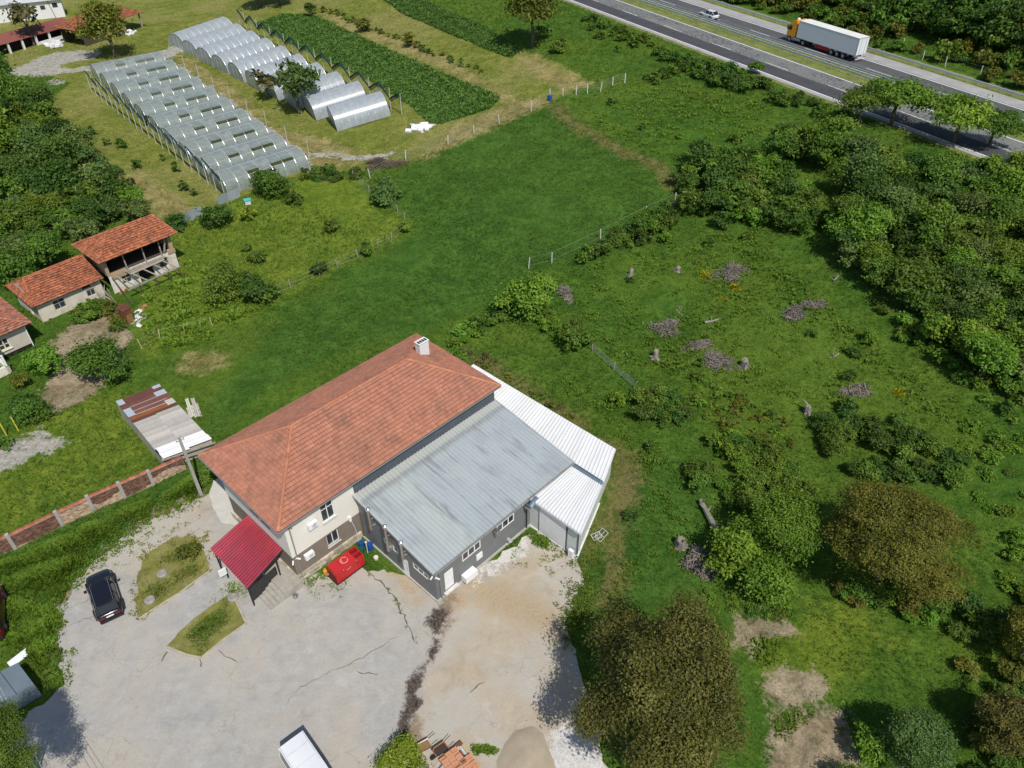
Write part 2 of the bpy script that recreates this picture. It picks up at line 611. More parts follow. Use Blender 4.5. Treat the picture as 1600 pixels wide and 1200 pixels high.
t_ = X * NX + Y * NY
Z = terr(X, Y)
rough_ok = np.clip((np.minimum(np.abs(t_ - 115) - 16, 6)) / 6, 0, 1)
yard_d = sdf(W_YARD, X, Y)
rough_ok *= np.clip((-yard_d) / 3, 0, 1)
for k, (a, b, ph) in enumerate(((0.21, 0.13, 0.4), (0.11, -0.27, 1.9), (0.37, 0.31, 3.3), (-0.6, 0.45, 5.0))):
    Z = Z + rough_ok * (0.10 / (1 + 0.5 * k)) * np.sin(a * X + b * Y + ph + 0.8 * np.sin(0.09 * X * (k + 1) + ph))
Z = np.where(yard_d > -1.5, Z - 0.02, Z)
Z = Z - np.where(np.abs(t_ - 115) < 15, 0.06, 0.0)
V = np.stack([X.ravel(), Y.ravel(), Z.ravel()], 1)
idx = np.arange(nyy * nxx).reshape(nyy, nxx)
Q = np.stack([idx[:-1, :-1].ravel(), idx[:-1, 1:].ravel(), idx[1:, 1:].ravel(), idx[1:, :-1].ravel()], 1)
gm = npmesh('ground', V, Q, np.zeros(len(V)), land, smooth=True)
for k, d in ZONES.items():
    a = gm.attributes.new('zone_' + k, 'FLOAT', 'POINT')
    a.data.foreach_set('value', d.ravel().astype(np.float32))
tag(link('ground', gm), kind='structure')

# ------------------------------------------------------------------ sheets cut to a ragged outline
def ragged(P, amp, step=0.35, seed=0):
    r = random.Random(seed)
    out = []
    n = len(P)
    for i in range(n):
        a, b = Vector(P[i]), Vector(P[(i + 1) % n])
        L = (b - a).length
        m = max(1, int(L / step))
        nrm = Vector((-(b - a).y, (b - a).x)).normalized() if L else Vector((0, 0))
        ph = r.uniform(0, 6)
        for k in range(m):
            q = a + (b - a) * (k / m)
            w = amp * (0.6 * math.sin(k * step * 1.1 + ph) + 0.5 * math.sin(k * step * 2.9 + ph * 3) + r.uniform(-0.7, 0.7))
            out.append(q + nrm * w)
    return out

def sheet(name, P, z, mat, step=0.5, kind='structure', attrs=None, zfun=None, parent=None):
    """Flat sheet inside outline P, finely meshed, z above the land."""
    P = [Vector((p[0], p[1])) for p in P]
    x0, x1 = min(p.x for p in P), max(p.x for p in P)
    y0, y1 = min(p.y for p in P), max(p.y for p in P)
    xs, ys = np.meshgrid(np.arange(x0, x1, step), np.arange(y0, y1, step))
    xs[1::2] += step / 2
    PP = [(p.x, p.y) for p in P]
    k = sdf(PP, xs, ys) > step * 0.45
    pts = list(P) + [Vector((a, b)) for a, b in zip(xs[k], ys[k])]
    res = delaunay_2d_cdt(pts, [], [list(range(len(P)))], 1, 1e-5)
    vv = res[0]
    a = np.array([(p.x, p.y) for p in vv])
    zz = terr(a[:, 0], a[:, 1]) + z if zfun is None else zfun(a[:, 0], a[:, 1])
    me = bpy.data.meshes.new(name)
    me.from_pydata([(q[0], q[1], w) for q, w in zip(a, zz)], [], [f for f in res[2]])
    me.materials.append(mat)
    me.update()
    if me.polygons and sum(p.normal.z for p in me.polygons) < 0:
        me.flip_normals()
    for n_, fn in (attrs or {}).items():
        at_ = me.attributes.new(n_, 'FLOAT', 'POINT')
        at_.data.foreach_set('value', np.asarray(fn(a[:, 0], a[:, 1]), np.float32))
    o = link(name, me, parent=parent)
    if kind:
        o['kind'] = kind
    return o

# ---- the yard: old concrete on the left, sand and grit on the right, a wet trail down the middle
yard_m = bpy.data.materials.new('yard_surface')
yard_m.use_nodes = True
nt = yard_m.node_tree
bs = nt.nodes['Principled BSDF']
geo = nt.nodes.new('ShaderNodeTexCoord').outputs['Object']
nA = noise(nt, geo, 0.16, 6, 0.6, 0.6)
nB = noise(nt, geo, 0.8, 8, 0.7, 0.4)
nC = noise(nt, geo, 5.0, 8, 0.75)
nD = noise(nt, geo, 22.0, 4, 0.8)
mp = nt.nodes.new('ShaderNodeMapping')
mp.inputs['Rotation'].default_value = (0, 0, rad(-38))
mp.inputs['Scale'].default_value = (0.25, 1.6, 1)
nt.links.new(geo, mp.inputs[0])
nF = noise(nt, geo, 0.33, 9, 0.72, 1.2)
nE = noise(nt, mp.outputs[0], 0.8, 7, 0.7, 0.6)
def yf(name, amp, width):
    a = nt.nodes.new('ShaderNodeAttribute')
    a.attribute_name = name
    s = math_n(nt, 'MULTIPLY_ADD', math_n(nt, 'SUBTRACT', nB, 0.5), amp * 2.2, a.outputs['Fac'])
    s = math_n(nt, 'MULTIPLY_ADD', math_n(nt, 'SUBTRACT', nC, 0.5), amp * 1.5, s)
    return math_n(nt, 'MULTIPLY_ADD', s, 1 / width, 0.5, clamp=True)
conc = mixrgb(nt, ramp(nt, nB, 0.3, 0.7), (0.30, 0.29, 0.27), (0.42, 0.41, 0.385))
conc = mixrgb(nt, math_n(nt, 'MULTIPLY', ramp(nt, nE, 0.5, 0.72), 0.35), conc, (0.24, 0.225, 0.20))
conc = mixrgb(nt, math_n(nt, 'MULTIPLY', ramp(nt, nA, 0.40, 0.60), 0.75), conc, (0.43, 0.385, 0.32))
conc = mixrgb(nt, math_n(nt, 'MULTIPLY', ramp(nt, nF, 0.56, 0.70), 0.5), conc, (0.235, 0.215, 0.185))
conc = mixrgb(nt, math_n(nt, 'MULTIPLY', ramp(nt, nF, 0.42, 0.30), 0.45), conc, (0.50, 0.485, 0.455))
conc = mixrgb(nt, math_n(nt, 'MULTIPLY', ramp(nt, nC, 0.54, 0.72), 0.35), conc, (0.50, 0.49, 0.46))
conc = mixrgb(nt, math_n(nt, 'MULTIPLY', ramp(nt, nC, 0.44, 0.3), 0.4), conc, (0.22, 0.21, 0.19))
sand = mixrgb(nt, ramp(nt, nB, 0.3, 0.7), (0.385, 0.315, 0.225), (0.455, 0.395, 0.305))
sand = mixrgb(nt, math_n(nt, 'MULTIPLY', ramp(nt, nC, 0.55, 0.75), 0.5), sand, (0.30, 0.22, 0.135))
sand = mixrgb(nt, math_n(nt, 'MULTIPLY', ramp(nt, nA, 0.45, 0.6), 0.8), sand, (0.42, 0.40, 0.35))
sand = mixrgb(nt, math_n(nt, 'MULTIPLY', ramp(nt, nF, 0.54, 0.66), 0.5), sand, (0.32, 0.265, 0.19))
sand = mixrgb(nt, math_n(nt, 'MULTIPLY', ramp(nt, nF, 0.44, 0.34), 0.4), sand, (0.52, 0.475, 0.40))
rich = mixrgb(nt, ramp(nt, nC, 0.35, 0.65), (0.31, 0.22, 0.125), (0.45, 0.36, 0.23))
white = mixrgb(nt, ramp(nt, nC, 0.3, 0.7), (0.45, 0.43, 0.40), (0.66, 0.64, 0.60))
wet = mixrgb(nt, ramp(nt, nC, 0.42, 0.6), (0.022, 0.018, 0.016), (0.14, 0.11, 0.085))
col = mixrgb(nt, yf('sandy', 2.4, 2.5), conc, sand)
col = mixrgb(nt, math_n(nt, 'MULTIPLY', yf('rich', 2.4, 1.2), 0.8), col, rich)
col = mixrgb(nt, yf('whitish', 2.0, 0.6), col, white)
col = mixrgb(nt, math_n(nt, 'MULTIPLY', yf('brownwet', 1.1, 0.5), 0.75), col, (0.20, 0.135, 0.08))
wf = yf('wet', 0.9, 0.3)
col = mixrgb(nt, wf, col, wet)
vor = nt.nodes.new('ShaderNodeTexVoronoi')
vor.feature = 'DISTANCE_TO_EDGE'
vor.inputs['Scale'].default_value = 0.16
dv = nt.nodes.new('ShaderNodeVectorMath')
dv.operation = 'ADD'
nw = nt.nodes.new('ShaderNodeTexNoise')
nw.inputs['Scale'].default_value = 0.7
nw.inputs['Detail'].default_value = 6
nt.links.new(geo, nw.inputs['Vector'])
sc_ = nt.nodes.new('ShaderNodeVectorMath')
sc_.operation = 'SCALE'
sc_.inputs['Scale'].default_value = 2.5
nt.links.new(nw.outputs['Color'], sc_.inputs[0])
nt.links.new(geo, dv.inputs[0])
nt.links.new(sc_.outputs[0], dv.inputs[1])
nt.links.new(dv.outputs[0], vor.inputs['Vector'])
ck = math_n(nt, 'MULTIPLY', math_n(nt, 'LESS_THAN', vor.outputs['Distance'], 0.004), ramp(nt, nA, 0.42, 0.6))
col = mixrgb(nt, math_n(nt, 'MULTIPLY', ck, 0.4), col, (0.17, 0.155, 0.13))
col = mixrgb(nt, math_n(nt, 'MULTIPLY', ramp(nt, nD, 0.55, 0.7), 0.45), col, (0.20, 0.18, 0.15))
nt.links.new(col, bs.inputs['Base Color'])
nt.links.new(math_n(nt, 'MULTIPLY_ADD', wf, -0.6, 0.92), bs.inputs['Roughness'])
bs.inputs['Specular IOR Level'].default_value = 0.25
bp = nt.nodes.new('ShaderNodeBump')
bp.inputs['Distance'].default_value = 0.03
nt.links.new(math_n(nt, 'ADD', nC, math_n(nt, 'MULTIPLY', nB, 1.5)), bp.inputs['Height'])
nt.links.new(bp.outputs[0], bs.inputs['Normal'])

P_SANDY = [(705, 945), (760, 900), (830, 842), (870, 850), (915, 880), (900, 1000), (960, 1200), (960, 1300), (640, 1300), (640, 1180), (662, 1060), (700, 985)]
P_SANDY2 = [(165, 862), (230, 818), (330, 772), (334, 800), (260, 850), (215, 890)]
P_RICH = [(690, 935), (730, 905), (770, 905), (850, 945), (900, 985), (890, 1010), (800, 965), (740, 940), (705, 965)]
P_RICH2 = [(600, 870), (640, 905), (668, 935), (655, 945), (610, 905)]
P_WHITE = [(858, 1160), (890, 1130), (930, 1150), (960, 1230), (870, 1230)]
P_WHITE2 = [(770, 870), (815, 842), (830, 850), (800, 880), (750, 905)]
P_WET = [(684, 945), (699, 950), (698, 975), (682, 992), (690, 1005), (668, 1040), (656, 1062), (652, 1084), (660, 1098), (648, 1112), (640, 1130), (634, 1160), (612, 1186), (604, 1180),
         (622, 1145), (624, 1120), (634, 1096), (632, 1080), (642, 1058), (652, 1044), (672, 1022), (676, 1002), (674, 985), (664, 976)]
P_BW = [(690, 935), (712, 925), (708, 960), (700, 985), (690, 1000)]
P_BW2 = [(632, 1130), (652, 1118), (660, 1135), (655, 1162), (630, 1170)]
def zf(*PS, lines=None, w=0.0):
    WP = [[(p.x, p.y) for p in wpoly(q)] for q in PS]
    def fn(x, y):
        d = np.full(x.shape, -9.0)
        for q in WP:
            d = np.maximum(d, sdf(q, x, y))
        return np.clip(d, -3, 3)
    return fn
yard = sheet('yard', ragged(W_YARD, 0.22, 0.4, 3), 0.02, yard_m, 0.42,
             attrs={'sandy': zf(P_SANDY, P_SANDY2), 'rich': zf(P_RICH, P_RICH2), 'whitish': zf(P_WHITE, P_WHITE2), 'wet': zf(P_WET), 'brownwet': zf(P_BW, P_BW2)},
             zfun=lambda x, y: np.maximum(terr(x, y), 0) + 0.022)

# cracks: thin sunk ribbons with weeds growing in some
crack_m = M('crack_dirt', (0.12, 0.115, 0.08), 0.95, 0.4, 3.0)
def ribbon(name, P, w, z, mat, parent=None, jit=0.12, seed=1):
    r = random.Random(seed)
    pts = [G(*p) for p in P]
    path = []
    for a, b in zip(pts[:-1], pts[1:]):
        n = max(2, int((b - a).length / 0.3))
        for k in range(n):
            q = a.lerp(b, k / n)
            path.append(Vector((q.x + r.uniform(-jit, jit), q.y + r.uniform(-jit, jit), q.z)))
    mb = MB()
    prev = None
    for k in range(len(path) - 1):
        d = (path[k + 1] - path[k])
        s = Vector((-d.y, d.x, 0)).normalized() * w * r.uniform(0.35, 1.3) * min(1, 4 * min(k + 1, len(path) - k) / len(path) + 0.25)
        c = (path[k] - s + Vector((0, 0, z)), path[k] + s + Vector((0, 0, z)))
        if prev:
            mb.poly([prev[0], c[0], c[1], prev[1]])
        prev = c
    o = mb.build(name, mat, parent)
    if mb.f and sum(p.normal.z for p in o.data.polygons) < 0:
        o.data.flip_normals()
    return o
for i, (P, w) in enumerate([([(572, 895), (598, 912), (618, 935), (633, 968), (642, 990), (658, 1012)], 0.06), ([(444, 1105), (470, 1075), (510, 1052), (560, 1032), (610, 1000), (634, 985)], 0.022),
                            ([(312, 1025), (316, 1042), (312, 1055)], 0.05), ([(342, 1018), (360, 1028), (372, 1036), (362, 1046)], 0.05), ([(262, 1018), (255, 1034), (240, 1040)], 0.07),
                            ([(108, 950), (150, 932), (208, 904)], 0.02), ([(92, 985), (140, 965), (200, 938)], 0.02), ([(558, 1050), (590, 1055), (604, 1060)], 0.04), ([(735, 1084), (750, 1068), (768, 1058)], 0.04)]):
    ribbon('crack', P, w, 0.03, crack_m, yard, seed=i + 5)

# pale concrete pad beside the house
pad_m = M('pale_concrete', (0.52, 0.50, 0.44), 0.9, 0.12, 1.2, bump=0.01, bscale=14)
P_PAD = [(334, 752), (350, 742), (372, 752), (380, 790), (392, 812), (366, 822), (348, 818), (334, 796), (327, 770)]
sheet('concrete_pad', ragged([(p.x, p.y) for p in wpoly(P_PAD)], 0.05, 0.4, 8), 0.06, pad_m, 0.6)
# grass islands with a low kerb on the yard side
isl_m = M('island_turf', (0.19, 0.19, 0.045), 0.95, 0.35, 1.1, bump=0.05, bscale=9, dirt=(0.32, 0.26, 0.14), dirt_scale=0.7, dirt_amt=0.7)
kerb_m = M('kerb_concrete', (0.42, 0.37, 0.28), 0.9, 0.25, 2.0)
for k, P in enumerate((P_ISL1, P_ISL2)):
    o = sheet('grass_island', ragged([(p.x, p.y) for p in wpoly(P)], 0.12, 0.35, 20 + k), 0.09, isl_m, 0.45)
    mb = MB()
    for a, b in ([((217, 968), (280, 928)), ((280, 928), (328, 893))] if k == 0 else [((262, 1012), (292, 1024)), ((292, 1024), (315, 1029)), ((315, 1029), (350, 1000)), ((350, 1000), (385, 975)), ((385, 975), (364, 930))]):
        p, q = G(*a), G(*b)
        mb.bar((p.x, p.y, 0.07), (q.x, q.y, 0.07), 0.12, 0.13)
    mb.build('kerb', kerb_m, o)

# ------------------------------------------------------------------ motorway
SX, SY = -NY, NX                       # along the motorway, away to the upper left
ZR = 9.5
def RW(t, s, z=ZR):
    return Vector((t * NX + s * SX, t * NY + s * SY, z))
def strip(name, t0, t1, z, mat, s0=-160, s1=420, kind='structure', parent=None, n=58):
    mb = MB()
    ss = np.linspace(s0, s1, n + 1)
    for a, b in zip(ss[:-1], ss[1:]):
        mb.poly([RW(t0, a, z), RW(t1, a, z), RW(t1, b, z), RW(t0, b, z)])
    o = mb.build(name, mat, parent, kind=kind)
    if o.data.polygons[0].normal.z < 0:
        o.data.flip_normals()
    return o
def asphalt(name, a, streak, grain=0.25):
    m = M(name, a, 0.88, 0.18, 0.5, dirt=streak, dirt_scale=0.35, dirt_amt=0.45, bump=0.01, bscale=30)
    return m
asp_dark = asphalt('asphalt_dark', (0.062, 0.064, 0.070), (0.09, 0.09, 0.09))
asp_old = bpy.data.materials.new('asphalt_crazed')
asp_old.use_nodes = True
nt = asp_old.node_tree
bs = nt.nodes['Principled BSDF']
geo = nt.nodes.new('ShaderNodeTexCoord').outputs['Object']
v1 = nt.nodes.new('ShaderNodeTexVoronoi')
v1.feature = 'DISTANCE_TO_EDGE'
v1.inputs['Scale'].default_value = 1.1
nt.links.new(geo, v1.inputs['Vector'])
n1 = noise(nt, geo, 0.4, 6, 0.7)
c = mixrgb(nt, ramp(nt, n1, 0.3, 0.7), (0.145, 0.15, 0.142), (0.20, 0.205, 0.19))
c = mixrgb(nt, math_n(nt, 'MULTIPLY', math_n(nt, 'LESS_THAN', v1.outputs['Distance'], 0.09), math_n(nt, 'MULTIPLY_ADD', ramp(nt, noise(nt, geo, 0.25, 3), 0.42, 0.58), 0.6, 0.2)), c, (0.055, 0.06, 0.055))
nt.links.new(c, bs.inputs['Base Color'])
bs.inputs['Roughness'].default_value = 0.9
asp_mid = asphalt('asphalt_mid', (0.115, 0.118, 0.118), (0.075, 0.075, 0.075))
asp_pale = asphalt('asphalt_pale', (0.34, 0.335, 0.325), (0.27, 0.265, 0.255))
paint = M('road_paint', (0.74, 0.74, 0.72), 0.7, 0.12, 1.5)
turf_m = M('median_turf', (0.17, 0.20, 0.04), 0.95, 0.4, 0.6, bump=0.1, bscale=4, dirt=(0.17, 0.16, 0.11), dirt_scale=0.5)
strip('road_verge', 100.2, 130.2, ZR - 0.02, turf_m)
strip('motorway_shoulder', 101.2, 102.6, ZR + 0.006, asp_pale)
strip('motorway', 102.4, 106.2, ZR + 0.010, asp_dark)
strip('motorway_lane', 106.2, 111.3, ZR + 0.010, asp_old)
strip('motorway', 116.5, 119.6, ZR + 0.010, asp_mid)
strip('motorway_lane', 119.6, 123.1, ZR + 0.010, asphalt('asphalt_tracked', (0.088, 0.09, 0.093), (0.12, 0.12, 0.12)))
strip('motorway_shoulder', 123.1, 126.4, ZR + 0.010, asp_pale)
for t0, t1 in ((102.2, 102.45), (110.75, 110.97), (122.6, 122.85), (116.7, 116.9)):
    strip('road_line', t0, t1, ZR + 0.016, paint)
for t, s0 in ((106.6, 138.8), (118.9, 113.8)):
    mb = MB()
    for k in range(-17, 20):
        s = s0 - 13.9 * k
        if -150 < s < 330:
            mb.poly([RW(t - 0.07, s - 5.2, ZR + 0.018), RW(t + 0.07, s - 5.2, ZR + 0.018), RW(t + 0.07, s, ZR + 0.018), RW(t - 0.07, s, ZR + 0.018)])
    o = mb.build('lane_dashes', paint, kind='structure')
steel = M('galvanised_steel', (0.60, 0.64, 0.68), 0.42, 0.12, 1.0, metal=0.55, dirt=(0.35, 0.36, 0.36), dirt_scale=1.5, dirt_amt=0.4)
def guardrail(t, s0, s1, label, face=1, posts=True):
    r = thing('guardrail', label, 'guardrail', RW(t, 0, ZR))
    L = lambda tt, s, z: Vector((tt * NX + s * SX, tt * NY + s * SY, z))
    prof = [(0.0, 0.40), (0.075, 0.46), (0.075, 0.52), (0.01, 0.565), (0.01, 0.595), (0.075, 0.64), (0.075, 0.70), (0.0, 0.76)]
    for tt in ((-0.16, 0.16) if face == 0 else (0.0,)):
        sg = face if face else (-1 if tt < 0 else 1)
        mb = MB()
        for a, b in zip(prof[:-1], prof[1:]):
            mb.poly([L(tt + sg * a[0], s0, a[1]), L(tt + sg * b[0], s0, b[1]), L(tt + sg * b[0], s1, b[1]), L(tt + sg * a[0], s1, a[1])])
        mb.build('rail', steel, r)
    me = None
    n = int((s1 - s0) / 2.0)
    for k in range(n):
        s = s0 + 1 + k * 2.0
        if me is None:
            mb = MB()
            mb.obox((-0.05, -0.05, -0.3), (0.1, 0, 0), (0, 0.1, 0), (0, 0, 0.98))
            me = mb.mesh('post', steel)
        p = L(0 if face == 0 else -face * 0.06, s, 0)
        link('post', me, p, math.atan2(NY, NX), r)
    return r
guardrail(113.6, 60, 205, 'steel guardrail on the near edge of the grassed median', -1)
guardrail(115.9, 60, 205, 'double steel guardrail on the far edge of the median beside the white car', 0)
guardrail(127.0, 44, 205, 'steel guardrail behind the pale hard shoulder, in front of the woods', -1)
# ================================================================== BUILDINGS: shared builders
glass_dark = M('window_glass', (0.035, 0.045, 0.055), 0.06, 0.3, 0.8, spec=0.8)
pvc = M('white_pvc', (0.74, 0.75, 0.75), 0.4, 0.06, 2.0)
sill_m = M('stone_sill', (0.52, 0.49, 0.44), 0.8, 0.15, 3.0)
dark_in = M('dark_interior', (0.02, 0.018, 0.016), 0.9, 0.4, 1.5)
tile_m = M('roof_tile', (0.40, 0.170, 0.108), 0.82, 0.14, 1.1, tint=0.17, dirt=(0.17, 0.10, 0.075), dirt_scale=0.4, dirt_amt=0.7)
tile_edge = M('dark_tile_edge', (0.065, 0.03, 0.02), 0.95, 0.4, 1.5)  # near-black colour for the lower lip of every tile
ridge_m = M('ridge_tile', (0.42, 0.175, 0.10), 0.8, 0.2, 1.2, tint=0.2)
oldtile_m = M('old_roof_tile', (0.37, 0.125, 0.060), 0.85, 0.28, 1.1, tint=0.45, dirt=(0.11, 0.065, 0.05), dirt_scale=0.9, dirt_amt=0.75)
worntile_m = M('worn_roof_tile', (0.34, 0.13, 0.08), 0.85, 0.3, 1.6, tint=0.5, dirt=(0.30, 0.22, 0.17), dirt_scale=1.1, dirt_amt=0.6)
white_wall = M('cream_render', (0.72, 0.69, 0.62), 0.9, 0.05, 0.5, dirt=(0.62, 0.59, 0.52), dirt_scale=0.5, dirt_amt=0.3)
brown_wall = M('brown_render', (0.215, 0.175, 0.14), 0.92, 0.1, 0.6, dirt=(0.16, 0.135, 0.11), dirt_scale=0.7, dirt_amt=0.5, bump=0.006, bscale=30)
galv = M('zinc_sheet', (0.45, 0.46, 0.45), 0.5, 0.1, 1.2, metal=0.3)
flash_shade_m = M('flashing_and_shade', (0.075, 0.09, 0.11), 0.55, 0.2, 0.8)  # chimney flashing, and the painted shade on the house wall
white_metal = M('white_metal', (0.76, 0.77, 0.77), 0.45, 0.06, 2.0)

def wall(mb, p, u, n, L, z0, z1, ops=(), th=0.14):
    """Wall face from p along u (2D), outward normal n, with openings (a, b, za, zb) and their reveals."""
    p, u, n = Vector((p[0], p[1], 0)), Vector((u[0], u[1], 0)), Vector((n[0], n[1], 0))
    W = lambda a, z, d=0.0: p + u * a - n * d + Vector((0, 0, z))
    xs = sorted({0.0, L, *[o[0] for o in ops], *[o[1] for o in ops]})
    zs = sorted({z0, z1, *[o[2] for o in ops], *[o[3] for o in ops]})
    flip = u.cross(Vector((0, 0, 1))).dot(n) < 0
    def q(P):
        mb.poly(P[::-1] if flip else P)
    for a, b in zip(xs[:-1], xs[1:]):
        for c, d in zip(zs[:-1], zs[1:]):
            if any(o[0] <= a and b <= o[1] and o[2] <= c and d <= o[3] for o in ops):
                continue
            q([W(a, c), W(b, c), W(b, d), W(a, d)])
    for a, b, c, d in ops:
        q([W(a, c), W(a, d), W(a, d, th), W(a, c, th)])
        q([W(b, d), W(b, c), W(b, c, th), W(b, d, th)])
        q([W(a, d), W(b, d), W(b, d, th), W(a, d, th)])
        q([W(b, c), W(a, c), W(a, c, th), W(b, c, th)])

def window(parent, p, u, n, op, sashes=2, fm=None, gm_=None, sill=None, inset=0.07, bar=0.07, transom=0.0, name='window'):
    p, u, n = Vector((p[0], p[1], 0)), Vector((u[0], u[1], 0)), Vector((n[0], n[1], 0))
    a, b, c, d = op
    zz = Vector((0, 0, 1))
    P = lambda x, z, dd=0.0: p + u * x - n * dd + zz * z
    if u.cross(zz).dot(n) < 0:      # right-handed boxes either way
        ex = lambda x, z, w, h, dd, th: mb.obox(P(x + w, z, dd), -u * w, -n * th, zz * h)
    else:
        ex = lambda x, z, w, h, dd, th: mb.obox(P(x, z, dd + th), u * w, n * th, zz * h)
    mb = MB()
    th = 0.05
    ex(a, c, b - a, bar, inset, th)
    ex(a, d - bar, b - a, bar, inset, th)
    n_ = sashes
    w = (b - a) / n_
    for k in range(n_ + 1):
        x = min(max(a + k * w - bar / 2, a), b - bar)
        ex(x, c + bar, bar, d - c - 2 * bar, inset, th)
    if transom:
        for k in range(n_):
            ex(a + k * w + bar / 2 + 0.02, c + transom, w - bar - 0.04, bar * 0.8, inset + 0.003, th - 0.006)
    f = mb.build(name, fm or pvc, parent)
    for k in range(n_):
        g = MB()
        x0, x1 = a + k * w + bar * 0.5, a + (k + 1) * w - bar * 0.5
        q = [P(x0, c + bar * .6, inset + 0.03), P(x1, c + bar * .6, inset + 0.03), P(x1, d - bar * .6, inset + 0.03), P(x0, d - bar * .6, inset + 0.03)]
        g.poly(q if u.cross(zz).dot(n) > 0 else q[::-1])
        g.build('pane', gm_ or glass_dark, f)
    if sill:
        mb = MB()
        ex(a - 0.08, c - 0.09, b - a + 0.16, 0.085, -0.13, 0.19)
        mb.build('sill', sill, f)
    return f

def tiles(mb, ea, eb, tb, ta, course=0.345, tw=0.245, seed=0, wob=0.010, drop=0.0):
    """Tiled slope: eave ea->eb, top ta->tb (ta may equal tb). Every tile is its own curved piece."""
    r = random.Random(seed)
    ea, eb, ta, tb = Vector(ea), Vector(eb), Vector(ta), Vector(tb)
    ue = (eb - ea).normalized()
    up0 = (ta - ea) - ue * (ta - ea).dot(ue)
    S = up0.length
    up = up0.normalized()
    nrm = ue.cross(up).normalized()
    if nrm.z < 0:
        nrm = -nrm
    rows = max(1, round(S / course))
    cs = S / rows
    for j in range(rows):
        f0, f1 = j / rows, (j + 1) / rows
        l0, r0 = ea.lerp(ta, f0), eb.lerp(tb, f0)
        l1, r1 = ea.lerp(ta, f1), eb.lerp(tb, f1)
        o = ea + up * (cs * j)
        a0, b0 = (l0 - o).dot(ue), (r0 - o).dot(ue)
        a1, b1 = (l1 - o).dot(ue), (r1 - o).dot(ue)
        lo, hi = min(a0, a1), max(b0, b1)
        k = math.floor(lo / tw)
        while k * tw < hi:
            xa, xb = k * tw, (k + 1) * tw
            k += 1
            def clampx(x, f):
                return min(max(x, a0 + (a1 - a0) * f), b0 + (b1 - b0) * f)
            if clampx(xb, 0) - clampx(xa, 0) < 0.02 and clampx(xb, 1) - clampx(xa, 1) < 0.02:
                continue
            if drop and r.random() < drop:
                continue
            mb.tint = min(1, max(0, r.gauss(0.5, 0.2)))
            e = r.uniform(-wob, wob)
            e2 = r.uniform(-wob, wob)
            prof = ((0.0, 0.022), (0.30, 0.002), (0.70, 0.002), (1.0, 0.022))
            lo_i = mb.pts([o + ue * clampx(xa + (xb - xa) * q, 0) - up * 0.03 + nrm * (h + 0.085 + e) for q, h in prof])
            hi_i = mb.pts([o + ue * clampx(xa + (xb - xa) * q, 1) + up * (cs + e2) + nrm * (h * 0.8 + 0.004 + e) for q, h in prof])
            bt = mb.pts([o + ue * clampx(xa + (xb - xa) * q, 0) - up * 0.045 + nrm * (-0.012) for q, h in prof])
            for i in range(3):
                mb.f.append((lo_i + i, lo_i + i + 1, hi_i + i + 1, hi_i + i))
                mb.f.append((bt + i, bt + i + 1, lo_i + i + 1, lo_i + i))
                mb.mi += [0, 1]

def ridge(mb, p, q, rr=0.13, L=0.38, seed=0, lift=0.03):
    """Half-round cap tiles, each overlapping the next."""
    r = random.Random(seed)
    p, q = Vector(p), Vector(q)
    d = (q - p).normalized()
    s = d.cross(Vector((0, 0, 1))).normalized()
    u = s.cross(d)
    n = max(1, round((q - p).length / L))
    st = (q - p).length / n
    for k in range(n):
        mb.tint = min(1, max(0, r.gauss(0.55, 0.2)))
        a, b = p + d * (k * st - 0.03), p + d * ((k + 1) * st + 0.03)
        ra, rb = rr * 1.08, rr * 0.92
        A = mb.pts([a + s * math.cos(t) * ra + u * (math.sin(t) * ra * 0.8 + lift) for t in np.linspace(0, math.pi, 6)])
        B = mb.pts([b + s * math.cos(t) * rb + u * (math.sin(t) * rb * 0.8 + lift - 0.01) for t in np.linspace(0, math.pi, 6)])
        for i in range(5):
            mb.f.append((A + i, A + i + 1, B + i + 1, B + i))
            mb.mi.append(mb.cur)
        mb.f.append(tuple(A + i for i in reversed(range(6))))
        mb.mi.append(mb.cur)

def corr(mb, o, u, v, w, pitch=0.25, h=0.035, kind='trap', th=0.0):
    """One profiled sheet: o corner, u unit width direction, v length vector, w width."""
    o, u, v = Vector(o), Vector(u).normalized(), Vector(v)
    n = u.cross(v).normalized()
    if n.z < 0:
        n = -n
    prof = []
    if kind == 'trap':
        m = max(1, round(w / pitch))
        p = w / m
        for k in range(m):
            prof += [(k * p, 0), (k * p + p * 0.48, 0), (k * p + p * 0.68, h), (k * p + p * 0.80, h)]
        prof.append((w, 0))
    else:
        m = max(3, round(w / pitch) * 6)
        prof = [(w * k / m, h / 2 + h / 2 * math.sin(2 * math.pi * (w * k / m) / pitch)) for k in range(m + 1)]
    A = mb.pts([o + u * a + n * b for a, b in prof])
    B = mb.pts([o + v + u * a + n * b for a, b in prof])
    fl = u.cross(v).z < 0
    for i in range(len(prof) - 1):
        q = (A + i, A + i + 1, B + i + 1, B + i)
        mb.f.append(q[::-1] if fl else q)
        mb.mi.append(mb.cur)

